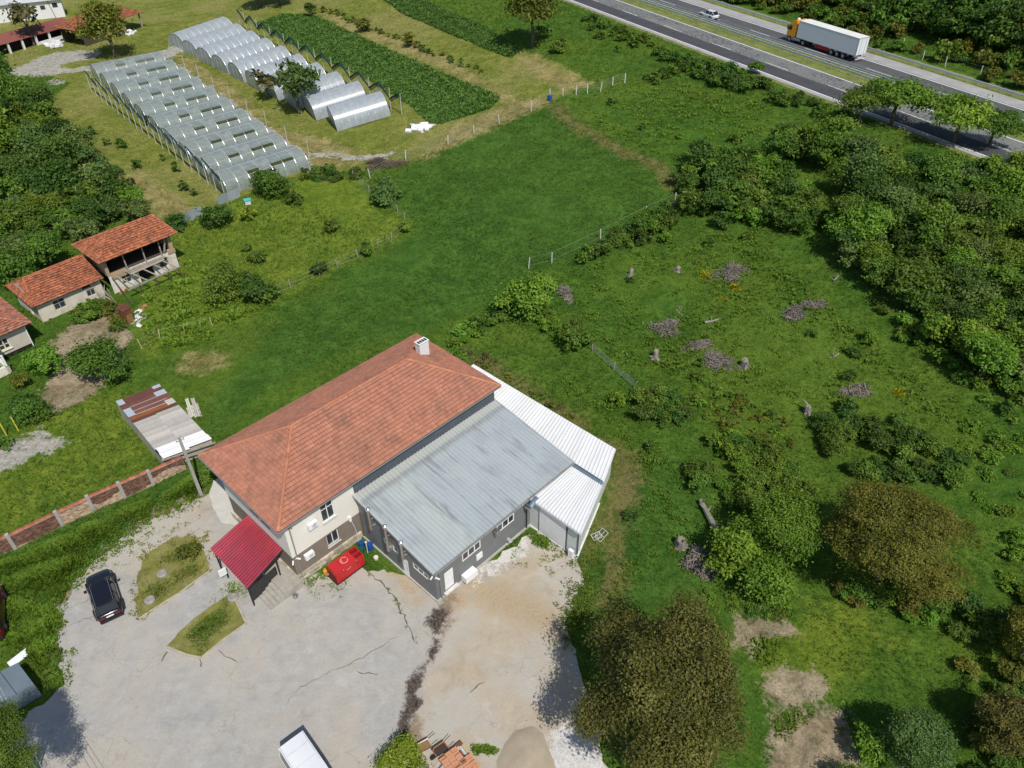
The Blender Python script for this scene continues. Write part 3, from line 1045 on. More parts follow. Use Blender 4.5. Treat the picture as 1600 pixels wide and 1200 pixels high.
def ac_unit(parent, x, y, z, dx=(1, 0), ny=(0, -1)):
    """Outdoor unit on brackets: casing, fan grille."""
    u, n = Vector((dx[0], dx[1], 0)), Vector((ny[0], ny[1], 0))
    o = Vector((x, y, z))
    mb = MB()
    mb.obox(o + n * 0.36 - u * 0.4, u * 0.8, -n * 0.3, Vector((0, 0, 0.55))) if u.cross(-n).z > 0 else mb.obox(o + n * 0.06 - u * 0.4, u * 0.8, n * 0.3, Vector((0, 0, 0.55)))
    mb.obox(o + n * 0.03 - u * 0.3 - Vector((0, 0, 0.05)), u * 0.05, Vector((0, 0, 0.05)), n * 0.33) if u.cross(Vector((0, 0, 1))).dot(n) > 0 else None
    b = mb.build('air_conditioner', white_metal, parent)
    mb = MB()
    c = o + n * 0.365 + u * 0.1 + Vector((0, 0, 0.28))
    ring = []
    for rr in (0.21, 0.15, 0.09):
        path = [c + u * math.cos(t) * rr + Vector((0, 0, math.sin(t) * rr)) for t in np.linspace(0, 2 * math.pi, 17)]
        mb.tube(path, 0.008, 4, cap=False)
    for t in np.linspace(0, math.pi, 5)[:-1]:
        e = u * math.cos(t) * 0.21 + Vector((0, 0, math.sin(t) * 0.21))
        mb.bar(c - e, c + e, 0.012)
    mb.build('fan_grille', M('grille_grey', (0.25, 0.26, 0.26), 0.6), b)
    return b

def spot_cam(parent, p, d):
    mb = MB()
    p, d = Vector(p), Vector(d).normalized()
    mb.bar(p - d * 0.02, p + d * 0.34, 0.10)
    mb.bar(p - Vector((0, 0, 0.05)), p - Vector((0, 0, 0.16)) - d * 0.1, 0.05)
    return mb.build('security_camera', white_metal, parent)

# ================================================================== MAIN HOUSE (hipped clay-tile roof, cream over brown)
YAW = rad(46.12)
HO = Vector((-16.98, 35.74, 0))
LX, WY, ZE, RZ = 23.03, 11.44, 7.0, 3.1
house = thing('main_house', 'two-storey house with hipped orange tile roof, cream upper walls over brown, beside the concrete yard', 'house', HO, YAW)
x0, x1, y0, y1 = 0.7, 22.4, 0.5, 10.0
mb = MB()
opL = [(3.75 - x0, 4.86 - x0, 1.5, 2.8)]
wall(mb, (x0, y0), (1, 0), (0, -1), x1 - x0, 0.0, 2.98, opL)
wall(mb, (x1, y0), (0, 1), (1, 0), y1 - y0, 0.0, 2.98)
wall(mb, (x1, y1), (-1, 0), (0, 1), x1 - x0, 0.0, 2.98)
wall(mb, (x0, y1), (0, -1), (-1, 0), y1 - y0, 0.0, 3.3, [(5.2, 6.3, 0.9, 2.9)])
mb.build('lower_wall', brown_wall, house)
mb = MB()
opU = [(3.78 - x0, 4.94 - x0, 4.4, 6.3)]
xo, yo = x0 - 0.04, y0 - 0.04
wall(mb, (xo, yo), (1, 0), (0, -1), x1 - x0 + 0.08, 2.98, 6.96, [(a + .04, b + .04, c, d) for a, b, c, d in opU])
wall(mb, (x1 + 0.04, yo), (0, 1), (1, 0), y1 - y0 + 0.08, 2.98, 6.96)
wall(mb, (x1 + .04, y1 + .04), (-1, 0), (0, 1), x1 - x0 + 0.08, 2.98, 6.96)
wall(mb, (xo, y1 + .04), (0, -1), (-1, 0), y1 - y0 + 0.08, 2.98, 6.96, [(4.0, 5.4, 4.15, 5.9), (5.6, 7.0, 4.15, 5.9)])
mb.poly([(xo, yo, 2.98), (x0, y0 + 0.02, 2.98), (x1, y0 + 0.02, 2.98), (x1, yo, 2.98)][::-1])
mb.build('upper_wall', white_wall, house)
window(house, (x0, y0), (1, 0), (0, -1), opL[0], 2, sill=sill_m, transom=0.0)
window(house, (xo, yo), (1, 0), (0, -1), (3.78 - x0 + .04, 4.94 - x0 + .04, 4.4, 6.3), 2, sill=sill_m, transom=1.25)
for op in ((4.0, 5.4, 4.15, 5.9), (5.6, 7.0, 4.15, 5.9)):
    window(house, (xo, y1 + .04), (0, -1), (-1, 0), op, 2, fm=M('dark_frame', (0.04, 0.04, 0.045), 0.5))
mb = MB()
mb.obox((x0 - 0.02, y1 - 6.3, 0.75), (0.05, 0, 0), (0, 1.1, 0), (0, 0, 2.15))
mb.build('door', M('brown_door', (0.09, 0.05, 0.03), 0.6), house)
# stone facing of the plinth
stone_m = M('limestone', (0.46, 0.41, 0.32), 0.9, 0.25, 2.0, tint=0.35, dirt=(0.25, 0.22, 0.17), dirt_scale=2.0, dirt_amt=0.5)
mb = MB()
r = random.Random(3)
for (ax, ay, dx, dy, L) in ((x0 - .1, y0, 1, 0, 6.0), (x0, y0 - .1, 0, 1, 9.6)):
    for row in range(4):
        a = -0.12
        while a < L:
            w = r.uniform(0.28, 0.62)
            mb.tint = r.random()
            pr = 0.14 + r.uniform(0, 0.06)
            z = row * 0.21
            if dx:
                mb.obox((ax + a, ay - pr, z), (min(w, L - a + .3) - 0.02, 0, 0), (0, pr - 0.004, 0), (0, 0, 0.195 + r.uniform(-.01, .012)))
            else:
                mb.obox((ax - pr, ay + a, z), (pr - 0.004, 0, 0), (0, min(w, L - a + .3) - 0.02, 0), (0, 0, 0.195 + r.uniform(-.01, .012)))
            a += w
mb.build('stone_facing', stone_m, house, kind='stuff')
# roof
A, B, C, D = Vector((0, WY, ZE)), Vector((0, 0, ZE)), Vector((LX, 0, ZE)), Vector((LX, WY, ZE))
R1, R2 = Vector((5.65, WY / 2, ZE + RZ)), Vector((LX - 5.65, WY / 2, ZE + RZ))
roof = MB()
for P in ([B, C, R2, R1], [D, A, R1, R2]):
    roof.poly(P)
for P in ([A, B, R1], [C, D, R2]):
    roof.poly(P)
rf = roof.build('roof', M('roof_deck', (0.16, 0.075, 0.05), 0.9), house)
for i, (ea, eb, tb, ta) in enumerate(((B, C, R2, R1), (A, B, R1, R1), (D, A, R1, R2), (C, D, R2, R2))):
    mb = MB()
    tiles(mb, ea, eb, tb, ta, seed=i + 1, wob=0.003)
    mb.build('roof_tiles', [tile_m, tile_edge], rf, kind='stuff')
mb = MB()
ridge(mb, R1, R2, seed=1)
for k, (p, q) in enumerate(((B, R1), (A, R1), (C, R2), (D, R2))):
    ridge(mb, p + (q - p).normalized() * 0.1, q, seed=2 + k)
mb.build('ridge_tiles', ridge_m, rf, kind='stuff')
mb = MB()
mb.poly([A + Vector((0.03, -.03, -.12)), D + Vector((-.03, -.03, -.12)), C + Vector((-.03, .03, -.12)), B + Vector((.03, .03, -.12))])
for p, q in ((A, B), (B, C), (C, D), (D, A)):
    d = (q - p).normalized()
    mb.obox(p + Vector((0, 0, -0.14)), q - p, Vector((-d.y, d.x, 0)) * 0.03, (0, 0, 0.13))
mb.build('soffit', M('soffit_board', (0.5, 0.49, 0.46), 0.85), house)
gut = M('grey_gutter', (0.25, 0.255, 0.25), 0.5, 0.1, 1.0, metal=0.2)
mb = MB()
for p, q, nn in ((B, C, Vector((0, -1, 0))), (A, B, Vector((-1, 0, 0)))):
    prof = [(0.0, -0.02), (0.02, -0.10), (0.08, -0.13), (0.13, -0.10), (0.145, -0.02), (0.13, -0.02), (0.12, -0.09), (0.08, -0.115), (0.03, -0.09), (0.012, -0.02)]
    for a, b in zip(prof, prof[1:] + prof[:1]):
        mb.poly([p + nn * a[0] + Vector((0, 0, a[1])), q + nn * a[0] + Vector((0, 0, a[1])), q + nn * b[0] + Vector((0, 0, b[1])), p + nn * b[0] + Vector((0, 0, b[1]))])
mb.build('gutter', gut, house)
mb = MB()
mb.tube([(1.05, -0.08, 6.9), (1.05, -0.05, 6.7), (1.02, y0 - 0.12, 6.3), (1.0, y0 - 0.13, 0.1), (1.0, y0 - 0.3, 0.04)], 0.055, 8)
mb.build('downpipe', gut, house)
# chimney on the far hip
ch_m = M('chimney_render', (0.72, 0.72, 0.72), 0.9, 0.06, 1.5, dirt=(0.5, 0.5, 0.5), dirt_scale=1.5, dirt_amt=0.4)
mb = MB()
mb.obox((19.45, 6.5, 8.0), (1.05, 0, 0), (0, 0.62, 0), (0, 0, 2.05))
mb.obox((19.40, 6.45, 10.05), (1.15, 0, 0), (0, 0.72, 0), (0, 0, 0.07))
chm = mb.build('chimney', ch_m, house)
mb = MB()
for k in range(4):
    mb.obox((19.5 + k * 0.25, 6.6, 10.122), (0.18, 0, 0), (0, 0.36, 0), (0, 0, 0.02))
mb.build('flue_opening', dark_in, chm)
mb = MB()
mb.obox((19.38, 6.42, 8.2), (1.19, 0, 0), (0, 0.78, 0), (0, 0, 0.02))
mb.build('lead_flashing', flash_shade_m, chm)
ac_unit(house, 2.8, y0 - 0.04, 4.95)
ac_unit(house, 1.95, y0, 2.05)
spot_cam(house, (0.62, 0.38, 2.75), (-0.7, -1, -0.2))
spot_cam(house, (0.95, 0.40, 2.80), (0.7, -1, -0.2))
mb = MB()
mb.box((6.05, 0.38, 3.05), (0.22, 0.16, 0.5))
mb.tube([(6.1, 0.36, 2.8), (6.25, 0.3, 2.0), (6.35, 0.32, 1.0), (6.4, 0.3, 0.2)], 0.022, 6)
mb.build('meter_box', white_metal, house)
mb = MB()
mb.obox((0.15, 11.9, 0.02), (0.02, 0, 0), (0, 0.02, 0), (0, 0, 0.02))

# ================================================================== GREY WORKSHOP (profiled steel roof)
wk_m = M('grey_cladding', (0.165, 0.175, 0.18), 0.5, 0.06, 0.4, metal=0.0, spec=0.4, dirt=(0.10, 0.105, 0.11), dirt_scale=0.4, dirt_amt=0.4)
work = thing('grey_workshop', 'dark grey workshop with ribbed pale steel roof and three flue pipes beside tiled house', 'workshop', HO, YAW)
gx0, gx1, gy0, gy1, gzl, gzh = 6.97, 22.35, -8.81, 0.34, 3.92, 5.3
mb = MB()
opS = [(7.83 - gx0, 8.74 - gx0, 0.55, 2.65), (9.73 - gx0, 11.7 - gx0, 2.28, 3.2), (13.5 - gx0, 15.5 - gx0, 2.3, 3.2)]
wall(mb, (gx0, gy0), (1, 0), (0, -1), gx1 - gx0, 0.22, gzl, opS)
opW = [(abs(b_ - gy1), abs(a_ - gy1), c_, d_) for a_, b_, c_, d_ in ((-5.55, -4.8, 0.12, 2.06), (-4.4, -2.6, 1.86, 2.52), (-7.97, -6.17, 1.86, 2.52))]
wall(mb, (gx0, gy1), (0, -1), (-1, 0), gy1 - gy0, 0.2, gzl, [(min(a, b), max(a, b), c, d) for a, b, c, d in opW])
mb.poly([(gx0, gy1, gzl), (gx0, gy0, gzl), (gx0, gy0, gzl + 0.02), (gx0, gy1, gzh)])
wall(mb, (gx1, gy0), (0, 1), (1, 0), gy1 - gy0, 0, gzl)
mb.poly([(gx1, gy0, gzl), (gx1, gy1, gzl), (gx1, gy1, gzh)])
mb.build('wall', wk_m, work)
mb = MB()
mb.obox((gx0 - 0.12, gy0 - 0.12, 0), (gx1 - gx0 + 0.2, 0, 0), (0, 0.2, 0), (0, 0, 0.22))
mb.obox((gx0 - 0.12, gy0 + 0.08, 0), (0.2, 0, 0), (0, gy1 - gy0 - 0.1, 0), (0, 0, 0.2))
mb.build('concrete_footing', M('footing', (0.42, 0.40, 0.36), 0.9, 0.2, 1.5), work)
for op in opS[1:]:
    window(work, (gx0, gy0), (1, 0), (0, -1), op, 3, bar=0.1, inset=0.01)
for op in opW[1:]:
    window(work, (gx0, gy1), (0, -1), (-1, 0), (min(op[:2]), max(op[:2]), op[2], op[3]), 3, bar=0.1, inset=0.01)
def leaf_door(name, parent, o, u, n, w, h):
    o, u, n = Vector(o), Vector((u[0], u[1], 0)), Vector((n[0], n[1], 0))
    mb = MB()
    zz = Vector((0, 0, 1))
    rh = u.cross(zz).dot(n) > 0
    bx = lambda a, z, ww, hh, d: mb.obox(o + u * a + zz * z - n * 0.04, u * ww, n * d, zz * hh) if u.cross(n).z > 0 else mb.obox(o + u * (a + ww) + zz * z - n * 0.04, -u * ww, n * d, zz * hh)
    bx(0, 0, w, h, 0.04)
    for k in range(2):
        for j in range(2):
            bx(0.1 + k * (w / 2 - 0.02), 0.15 + j * (h * 0.55), w / 2 - 0.18, h * 0.55 - 0.28 if j == 0 else h * 0.4 - 0.2, 0.055)
    d = mb.build(name, white_metal, parent)
    mb = MB()
    mb.bar(o + u * (w - 0.1) + zz * 1.0 + n * 0.03, o + u * (w - 0.22) + zz * 1.0 + n * 0.06, 0.03)
    mb.build('handle', galv, d)
leaf_door('door', work, (7.83, gy0 + 0.03, 0.55), (1, 0), (0, -1), 0.91, 2.1)
leaf_door('door', work, (gx0 + 0.03, -4.8, 0.12), (0, -1), (-1, 0), 0.75, 1.94)
mb = MB()
mb.obox((7.6, gy0 - 0.32, 0.38), (1.4, 0, 0), (0, 0.3, 0), (0, 0, 0.12))
mb.build('door_step', M('step_white', (0.6, 0.58, 0.55), 0.8), work)
# roof sheets: each sheet a piece
roofsteel = bpy.data.materials.new('weathered_steel')
roofsteel.use_nodes = True
nt = roofsteel.node_tree
bs = nt.nodes['Principled BSDF']
tc = nt.nodes.new('ShaderNodeTexCoord').outputs['Object']
mp = nt.nodes.new('ShaderNodeMapping')
mp.inputs['Scale'].default_value = (2.2, 0.16, 1)
nt.links.new(tc, mp.inputs[0])
n1 = noise(nt, mp.outputs[0], 1.0, 6, 0.65, 0.3)
n2 = noise(nt, tc, 0.45, 4, 0.6)
n3 = noise(nt, tc, 6.0, 5, 0.7)
a_ = nt.nodes.new('ShaderNodeAttribute')
a_.attribute_name = 'tint'
c = mixrgb(nt, a_.outputs['Fac'], (0.38, 0.42, 0.44), (0.44, 0.48, 0.455))
c = mixrgb(nt, math_n(nt, 'MULTIPLY', ramp(nt, n1, 0.54, 0.66), 0.7), c, (0.19, 0.205, 0.215))
c = mixrgb(nt, math_n(nt, 'MULTIPLY', ramp(nt, n2, 0.5, 0.7), 0.45), c, (0.29, 0.31, 0.325))
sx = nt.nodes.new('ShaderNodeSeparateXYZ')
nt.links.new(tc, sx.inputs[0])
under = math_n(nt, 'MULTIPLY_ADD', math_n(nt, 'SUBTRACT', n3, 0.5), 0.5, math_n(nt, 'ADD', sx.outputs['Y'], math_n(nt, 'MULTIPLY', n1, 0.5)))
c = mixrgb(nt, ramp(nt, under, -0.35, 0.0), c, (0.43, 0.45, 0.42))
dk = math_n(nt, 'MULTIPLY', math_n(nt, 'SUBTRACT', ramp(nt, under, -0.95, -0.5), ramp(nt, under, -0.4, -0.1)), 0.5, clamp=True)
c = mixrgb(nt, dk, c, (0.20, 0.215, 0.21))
nt.links.new(c, bs.inputs['Base Color'])
bs.inputs['Roughness'].default_value = 0.5
bs.inputs['Metallic'].default_value = 0.15
ra, rb = Vector((6.72, 0.46, 5.42)), Vector((22.62, 0.46, 5.42))
rl = Vector((6.72, -9.02, 3.95))
v = ra - rl
nrm_ = Vector((0, -v.z, v.y)).normalized()
npan = 15
w = (rb.x - ra.x) / npan
for k in range(npan):
    mb = MB()
    mb.tint = [0.35, 0.3, 0.75, 0.95, 0.3, 0.15, 0.2, 0.4, 0.1, 0.25, 0.15, 0.3, 0.2, 0.12, 0.1][k]
    corr(mb, (rl.x + k * w, rl.y, rl.z), (1, 0, 0), v, w - 0.004, 0.354, 0.085)
    mb.build('roof_panel', roofsteel, work)
mb = MB()
for p, q in ((Vector((rl.x - 0.03, rl.y, rl.z - 0.10)), Vector((ra.x - 0.03, ra.y, ra.z - 0.10))), (Vector((rb.x + 0.03, rl.y, rl.z - 0.1)), Vector((rb.x + 0.03, ra.y, ra.z - .1)))):
    mb.bar(p, q, 0.05, 0.26)
mb.bar((rl.x, rl.y + 0.06, rl.z - 0.13), (rb.x, rl.y + 0.06, rl.z - 0.13), 0.04, 0.2)
mb.build('verge_trim', M('pale_trim', (0.50, 0.52, 0.52), 0.5), work)
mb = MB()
mb.obox((6.9, 0.30, 5.30), (15.6, 0, 0), (0, 0.14, 0), (0, 0, 1.57))  # dark strip painting the eave's shade onto the house wall above the roof
mb.build('painted_shade_strip', flash_shade_m, work)
mb = MB()
for p, q in (((rl.x, rl.y - 0.02, rl.z - 0.03), (rb.x, rl.y - 0.02, rl.z - 0.03)),):
    prof = [(0.0, 0.0), (0.0, -0.12), (0.13, -0.12), (0.13, 0.0), (0.115, 0.0), (0.115, -0.105), (0.015, -0.105), (0.015, 0.0)]
    for a, b in zip(prof, prof[1:] + prof[:1]):
        mb.poly([(p[0], p[1] - a[0], p[2] + a[1]), (q[0], p[1] - a[0], p[2] + a[1]), (q[0], p[1] - b[0], p[2] + b[1]), (p[0], p[1] - b[0], p[2] + b[1])])
mb.build('gutter', M('zinc_gutter', (0.36, 0.38, 0.39), 0.45, metal=0.4), work)
dp = M('grey_downpipe', (0.20, 0.215, 0.22), 0.5)
mb = MB()
mb.tube([(7.35, gy0 - 0.3, 3.85), (7.35, gy0 - 0.1, 3.5), (7.35, gy0 - 0.1, 0.25), (7.4, gy0 - 0.6, 0.06)], 0.06, 8)
mb.build('downpipe', dp, work)
mb = MB()
mb.tube([(16.9, gy0 - 0.3, 3.85), (16.9, gy0 - 0.1, 3.5), (16.9, gy0 - 0.1, 0.2)], 0.06, 8)
mb.build('downpipe', M('black_pipe', (0.03, 0.03, 0.032), 0.5), work)
inox = M('flue_steel', (0.50, 0.46, 0.43), 0.28, 0.1, 3.0, metal=0.85)
for (yy, z0_, z1_, elbow) in ((-1.75, 3.1, 5.35, False), (-3.75, 2.1, 5.0, True), (-5.6, 2.75, 4.65, False)):
    mb = MB()
    xx = gx0 - 0.42
    pth = [(xx, yy, z1_), (xx, yy, z0_ + 0.1)]
    pth += [(xx + 0.02, yy + 0.03, z0_), (gx0 + 0.02, yy + 0.1, z0_ - 0.02)] if elbow else [(xx, yy, z0_)]
    mb.tube(pth, 0.125, 12)
    f = mb.build('flue_pipe', inox, work, smooth=False)
    mb = MB()
    mb.lathe([(0.14, -0.02), (0.19, 0.0), (0.19, 0.12), (0.17, 0.2), (0.08, 0.26), (0.02, 0.27)], (xx, yy, z1_), 14)
    mb.build('flue_cap', M('flue_cap_steel', (0.75, 0.76, 0.77), 0.2, 0.05, metal=0.9), f, smooth=False)
    mb = MB()
    mb.bar((xx, yy, z1_ - 1.1), (gx0, yy - 0.05, z1_ - 1.15), 0.05)
    mb.bar((xx, yy, z0_ + 0.35), (gx0, yy - 0.05, z0_ + 0.35), 0.05)
    mb.build('bracket', galv, f)
spot_cam(work, (7.0, gy0 - 0.02, 3.0), (0.4, -1, -0.1))
spot_cam(work, (gx0 - 0.02, gy0 + 0.25, 3.0), (-1, -0.3, -0.1))
mb = MB()
mb.obox((9.45, gy0 - 0.62, 0.35), (1.25, 0, 0), (0, 0.58, 0), (0, 0, 0.62))
mb.build('equipment_box', white_metal, work)
mb = MB()
mb.obox((11.15, gy0 - 0.1, 1.15), (0.62, 0, 0), (0, 0.1, 0), (0, 0, 0.62))
mb.build('electric_cabinet', white_metal, work)
mb = MB()
mb.lathe([(0.2, 0), (0.2, 0.03), (0.16, 0.05)], (14.75, gy0 - 0.25, 0.55), 12)
mb.tube([(14.75, gy0 + 0.02, 0.6), (14.75, gy0 - 0.3, 0.6)], 0.17, 10)
mb.build('vent_cowl', galv, work)
for xx in (13.0, 16.55):
    mb = MB()
    mb.tube([(xx, gy0 + 0.02, 3.25), (xx, gy0 - 0.75, 3.2)], 0.09, 8)
    mb.tube([(xx + 0.28, gy0 + 0.02, 3.25), (xx + 0.28, gy0 - 0.55, 3.2)], 0.11, 8)
    mb.build('exhaust_pipe', inox, work)

# ================================================================== WHITE STORE (ribbed white roof in two parts)
store = thing('white_store', 'white metal-clad store with two ribbed white roof slopes and a blue-grey valley between', 'store', HO, YAW)
wc = M('white_cladding', (0.60, 0.635, 0.62), 0.5, 0.05, 0.4, dirt=(0.50, 0.54, 0.52), dirt_scale=0.5, dirt_amt=0.4)
whiteroof = M('white_roof_sheet', (0.70, 0.705, 0.70), 0.5, 0.06, 0.8, tint=0.05, dirt=(0.55, 0.54, 0.51), dirt_scale=0.7, dirt_amt=0.45, stretch=(0.25, 2.0, 1))
FL, FC, RB = Vector((17.42, -8.75)), Vector((17.55, -13.85)), Vector((26.55, -10.25))
BK = Vector((26.35, 7.2))
mb = MB()
zt = 3.35
def wl(a, b, z1a, z1b, ops=()):
    d = b - a
    mb.poly([(a.x, a.y, 0.12), (b.x, b.y, 0.12), (b.x, b.y, z1b), (a.x, a.y, z1a)])
wl(FL, FC, 3.5, 3.5)
wl(FC, RB, 3.5, 3.3)
wl(RB, BK, 3.35, 3.35)
wl(BK, Vector((22.7, 7.2)), 3.35, 3.2)
mb.build('wall', wc, store)
mb = MB()
for a, b in ((FL, FC), (FC, RB), (RB, BK)):
    d = (b - a).normalized()
    n = Vector((d.y, -d.x))
    mb.obox((a.x + n.x * 0.12 - d.x * .1, a.y + n.y * 0.12 - d.y * .1, -0.6), ((b - a).x + d.x * .2, (b - a).y + d.y * .2, 0), (-n.x * 0.2, -n.y * 0.2, 0), (0, 0, 0.74))
mb.build('concrete_footing', M('pale_footing', (0.62, 0.63, 0.58), 0.9, 0.15, 1.5), store)
mb = MB()
d = (FC - FL).normalized()
mb.obox((FL.x - 0.05, FL.y + d.y * 1.15, 0.15), (d.x * 2.75, d.y * 2.75, 0), (0.04, 0, 0), (0, 0, 2.95))
mb.build('sliding_door', white_metal, store)
mb = MB()
for a in (1.1, 3.95):
    mb.obox((FL.x + d.x * a - 0.07, FL.y + d.y * a, 0.12), (d.x * 0.1, d.y * 0.1, 0), (0.1, 0, 0), (0, 0, 3.35))
mb.obox((FC.x - 0.05, FC.y + 0.02, 0.5), (0.09, 0, 0), (0, -0.09, 0), (0, 0, 2.95))
mb.build('post', M('dark_trim', (0.10, 0.115, 0.12), 0.5), store)
mb = MB()
mb.obox((FC.x - 0.45, FC.y + 0.12, 0.0), (0.25, 0, 0), (0, 0.45, 0), (0, 0, 0.95))
mb.build('meter_cabinet', white_metal, store)
mb = MB()
mb.box((FC.x + 0.6, FC.y - 0.02, 3.2), (0.12, 0.12, 0.12))
mb.build('lamp', white_metal, store)
# front roof: sheets run along x, cut to the skewed side wall
def quadsheet(P00, P10, P11, P01, n, name, mat, pitch, h, skew_tints):
    """n sheets laid side by side from edge P00-P10 to edge P01-P11, ribs run P00->P10."""
    for k in range(n):
        f0, f1 = k / n, (k + 1) / n
        a0, a1 = P00.lerp(P01, f0), P00.lerp(P01, f1)
        b0, b1 = P10.lerp(P11, f0), P10.lerp(P11, f1)
        mb = MB()
        mb.tint = skew_tints(k)
        m = max(1, round((a1 - a0).length / pitch))
        nr = (b0 - a0).cross(a1 - a0).normalized()
        if nr.z < 0:
            nr = -nr
        prof = []
        for j in range(m):
            for q, hh in ((0, 0), (0.46, 0), (0.66, h), (0.80, h)):
                prof.append(((j + q) / m, hh))
        prof.append((1.0, 0))
        A = mb.pts([a0.lerp(a1, q) + nr * hh for q, hh in prof])
        Bp = mb.pts([b0.lerp(b1, q) + nr * hh for q, hh in prof])
        up = (b0 - a0).cross(a1 - a0).z > 0
        for i in range(len(prof) - 1):
            q = (A + i, Bp + i, Bp + i + 1, A + i + 1)
            mb.f.append(q if up else q[::-1])
            mb.mi.append(0)
        mb.build(name, mat, store)
quadsheet(Vector((17.22, -8.72, 3.62)), Vector((22.55, -8.55, 3.36)), Vector((22.58, -12.15, 3.36)), Vector((17.24, -14.32, 3.62)), 6, 'roof_panel', whiteroof, 0.30, 0.048, lambda k: 0.1 if k == 0 else rnd.random())
quadsheet(Vector((23.05, -12.0, 3.32)), Vector((26.62, -10.42, 3.55)), Vector((26.5, 7.28, 3.55)), Vector((22.9, 7.26, 3.32)), 18, 'roof_panel', whiteroof, 0.33, 0.048, lambda k: rnd.random())
mb = MB()
mb.obox((22.6, -12.05, 3.18), (0.42, 0.1, 0), (0, 3.6, 0), (0, 0, 0.06))
mb.obox((22.60, -12.05, 3.18), (0.02, 0, 0), (0, 3.6, 0), (0, 0, 0.2))
mb.obox((23.0, -11.9, 3.18), (0.03, 0, 0), (0, 3.5, 0), (0, 0, 0.2))
mb.build('valley_gutter', M('blue_grey_flashing', (0.18, 0.25, 0.30), 0.4, 0.12, 1.0, metal=0.3), store)
mb = MB()
mb.bar((17.2, -8.75, 3.5), (17.22, -14.3, 3.5), 0.05, 0.18)
mb.bar((17.24, -14.34, 3.5), (22.6, -12.2, 3.28), 0.05, 0.18)
mb.bar((23.0, -12.03, 3.24), (26.64, -10.46, 3.45), 0.05, 0.16)
mb.bar((26.66, -10.4, 3.45), (26.54, 7.3, 3.45), 0.05, 0.16)
mb.build('eave_trim', M('white_trim', (0.66, 0.68, 0.68), 0.5), store)
mb = MB()
mb.tube([(16.9, -9.35, 3.2), (17.2, -9.35, 3.45), (17.7, -9.3, 3.5)], 0.26, 10)
mb.build('vent_duct', M('blue_grey_duct', (0.22, 0.31, 0.37), 0.35, metal=0.5), store)

# ================================================================== RED CANOPY
can = thing('red_canopy', 'lean-to canopy of shiny ribbed crimson sheets at the end of the cream house', 'canopy', HO, YAW)
red_m = M('crimson_sheet', (0.30, 0.010, 0.028), 0.30, 0.25, 1.6, spec=1.0, tint=0.15, coat=0.6, dirt=(0.22, 0.02, 0.03), dirt_scale=0.9, dirt_amt=0.5)
c00, c01 = Vector((0.62, 1.75, 3.02)), Vector((0.62, 6.75, 3.02))
c10 = Vector((-3.12, 0.85, 2.62))
c11 = Vector((-3.12, 6.25, 2.62))
n = 5
for k in range(n):
    a0, a1 = c00.lerp(c01, k / n), c00.lerp(c01, (k + 1) / n)
    b0, b1 = c10.lerp(c11, k / n), c10.lerp(c11, (k + 1) / n)
    mb = MB()
    mb.tint = rnd.random()
    m = 40
    prof = [(j / m, 0.048 * (1 - math.cos(2 * math.pi * 4 * j / m))) for j in range(m + 1)]
    for hlf in range(2):
        A = mb.pts([a0.lerp(a1, q).lerp(b0.lerp(b1, q), hlf * 0.5) + Vector((0, 0, h - 0.008 * hlf)) for q, h in prof])
        Bp = mb.pts([a0.lerp(a1, q).lerp(b0.lerp(b1, q), 0.5 + hlf * 0.5 + (0.015 if hlf == 0 else 0)) + Vector((0, 0, h - 0.008 * hlf + (0.004 if hlf == 0 else 0))) for q, h in prof])
        for i in range(m):
            mb.f.append((A + i, A + i + 1, Bp + i + 1, Bp + i))
            mb.mi.append(0)
    mb.build('roof_sheet', red_m, can, smooth=True)
blk = M('black_steel', (0.025, 0.026, 0.028), 0.5)
posts = [(-2.95, 1.15), (-2.95, 5.95), (-0.2, 1.55)]
for x, y in posts:
    mb = MB()
    mb.obox((x - 0.05, y - 0.05, 0), (0.1, 0, 0), (0, 0.1, 0), (0, 0, 2.6 if x < -1 else 2.85))
    mb.build('post', blk, can)
mb = MB()
mb.bar((-3.0, 0.95, 2.53), (-3.0, 6.15, 2.53), 0.08, 0.12)
mb.bar((0.58, 1.75, 2.93), (-3.05, 0.9, 2.53), 0.08, 0.12)
mb.bar((0.58, 6.7, 2.93), (-3.05, 6.2, 2.53), 0.08, 0.12)
mb.build('beam', blk, can)
mb = MB()
mb.obox((-2.9, 1.35, 0.25), (2.6, 0.4, 0), (0, 0.04, 0), (0, 0, 1.5))  # near-black panel along one side under the canopy
mb.build('side_screen', M('dark_panel', (0.03, 0.033, 0.035), 0.25), can)
# entrance steps under the canopy
steps = thing('entrance_steps', 'grey stone steps and landing beside the red canopy', 'steps', HO, YAW)
st_m = M('step_stone', (0.36, 0.34, 0.29), 0.85, 0.2, 2.0, dirt=(0.25, 0.235, 0.2), dirt_amt=0.5)
for k in range(5):
    mb = MB()
    mb.obox((-2.3 + 0.33 * k, -0.15, 0.02), (0.335 if k < 4 else 1.6, 0, 0), (0, 2.1 if k < 4 else 5.2, 0), (0, 0, 0.15 * (k + 1)))
    mb.build('step', st_m, steps)
# ================================================================== OLD FARMHOUSES ON THE LEFT
plaster = M('old_plaster', (0.62, 0.57, 0.47), 0.95, 0.1, 0.8, dirt=(0.40, 0.34, 0.26), dirt_scale=0.7, dirt_amt=0.7, bump=0.01, bscale=10)
mud = M('mud_wall', (0.40, 0.30, 0.19), 0.95, 0.2, 1.0, dirt=(0.28, 0.2, 0.13), dirt_amt=0.7, bump=0.02, bscale=8)
oldwood = M('grey_wood', (0.33, 0.29, 0.24), 0.9, 0.25, 2.0, tint=0.3)
darkwood = M('dark_wood', (0.085, 0.065, 0.05), 0.9, 0.3, 2.0)
oldframe = M('old_window_frame', (0.36, 0.33, 0.29), 0.85, 0.2, 2.0)

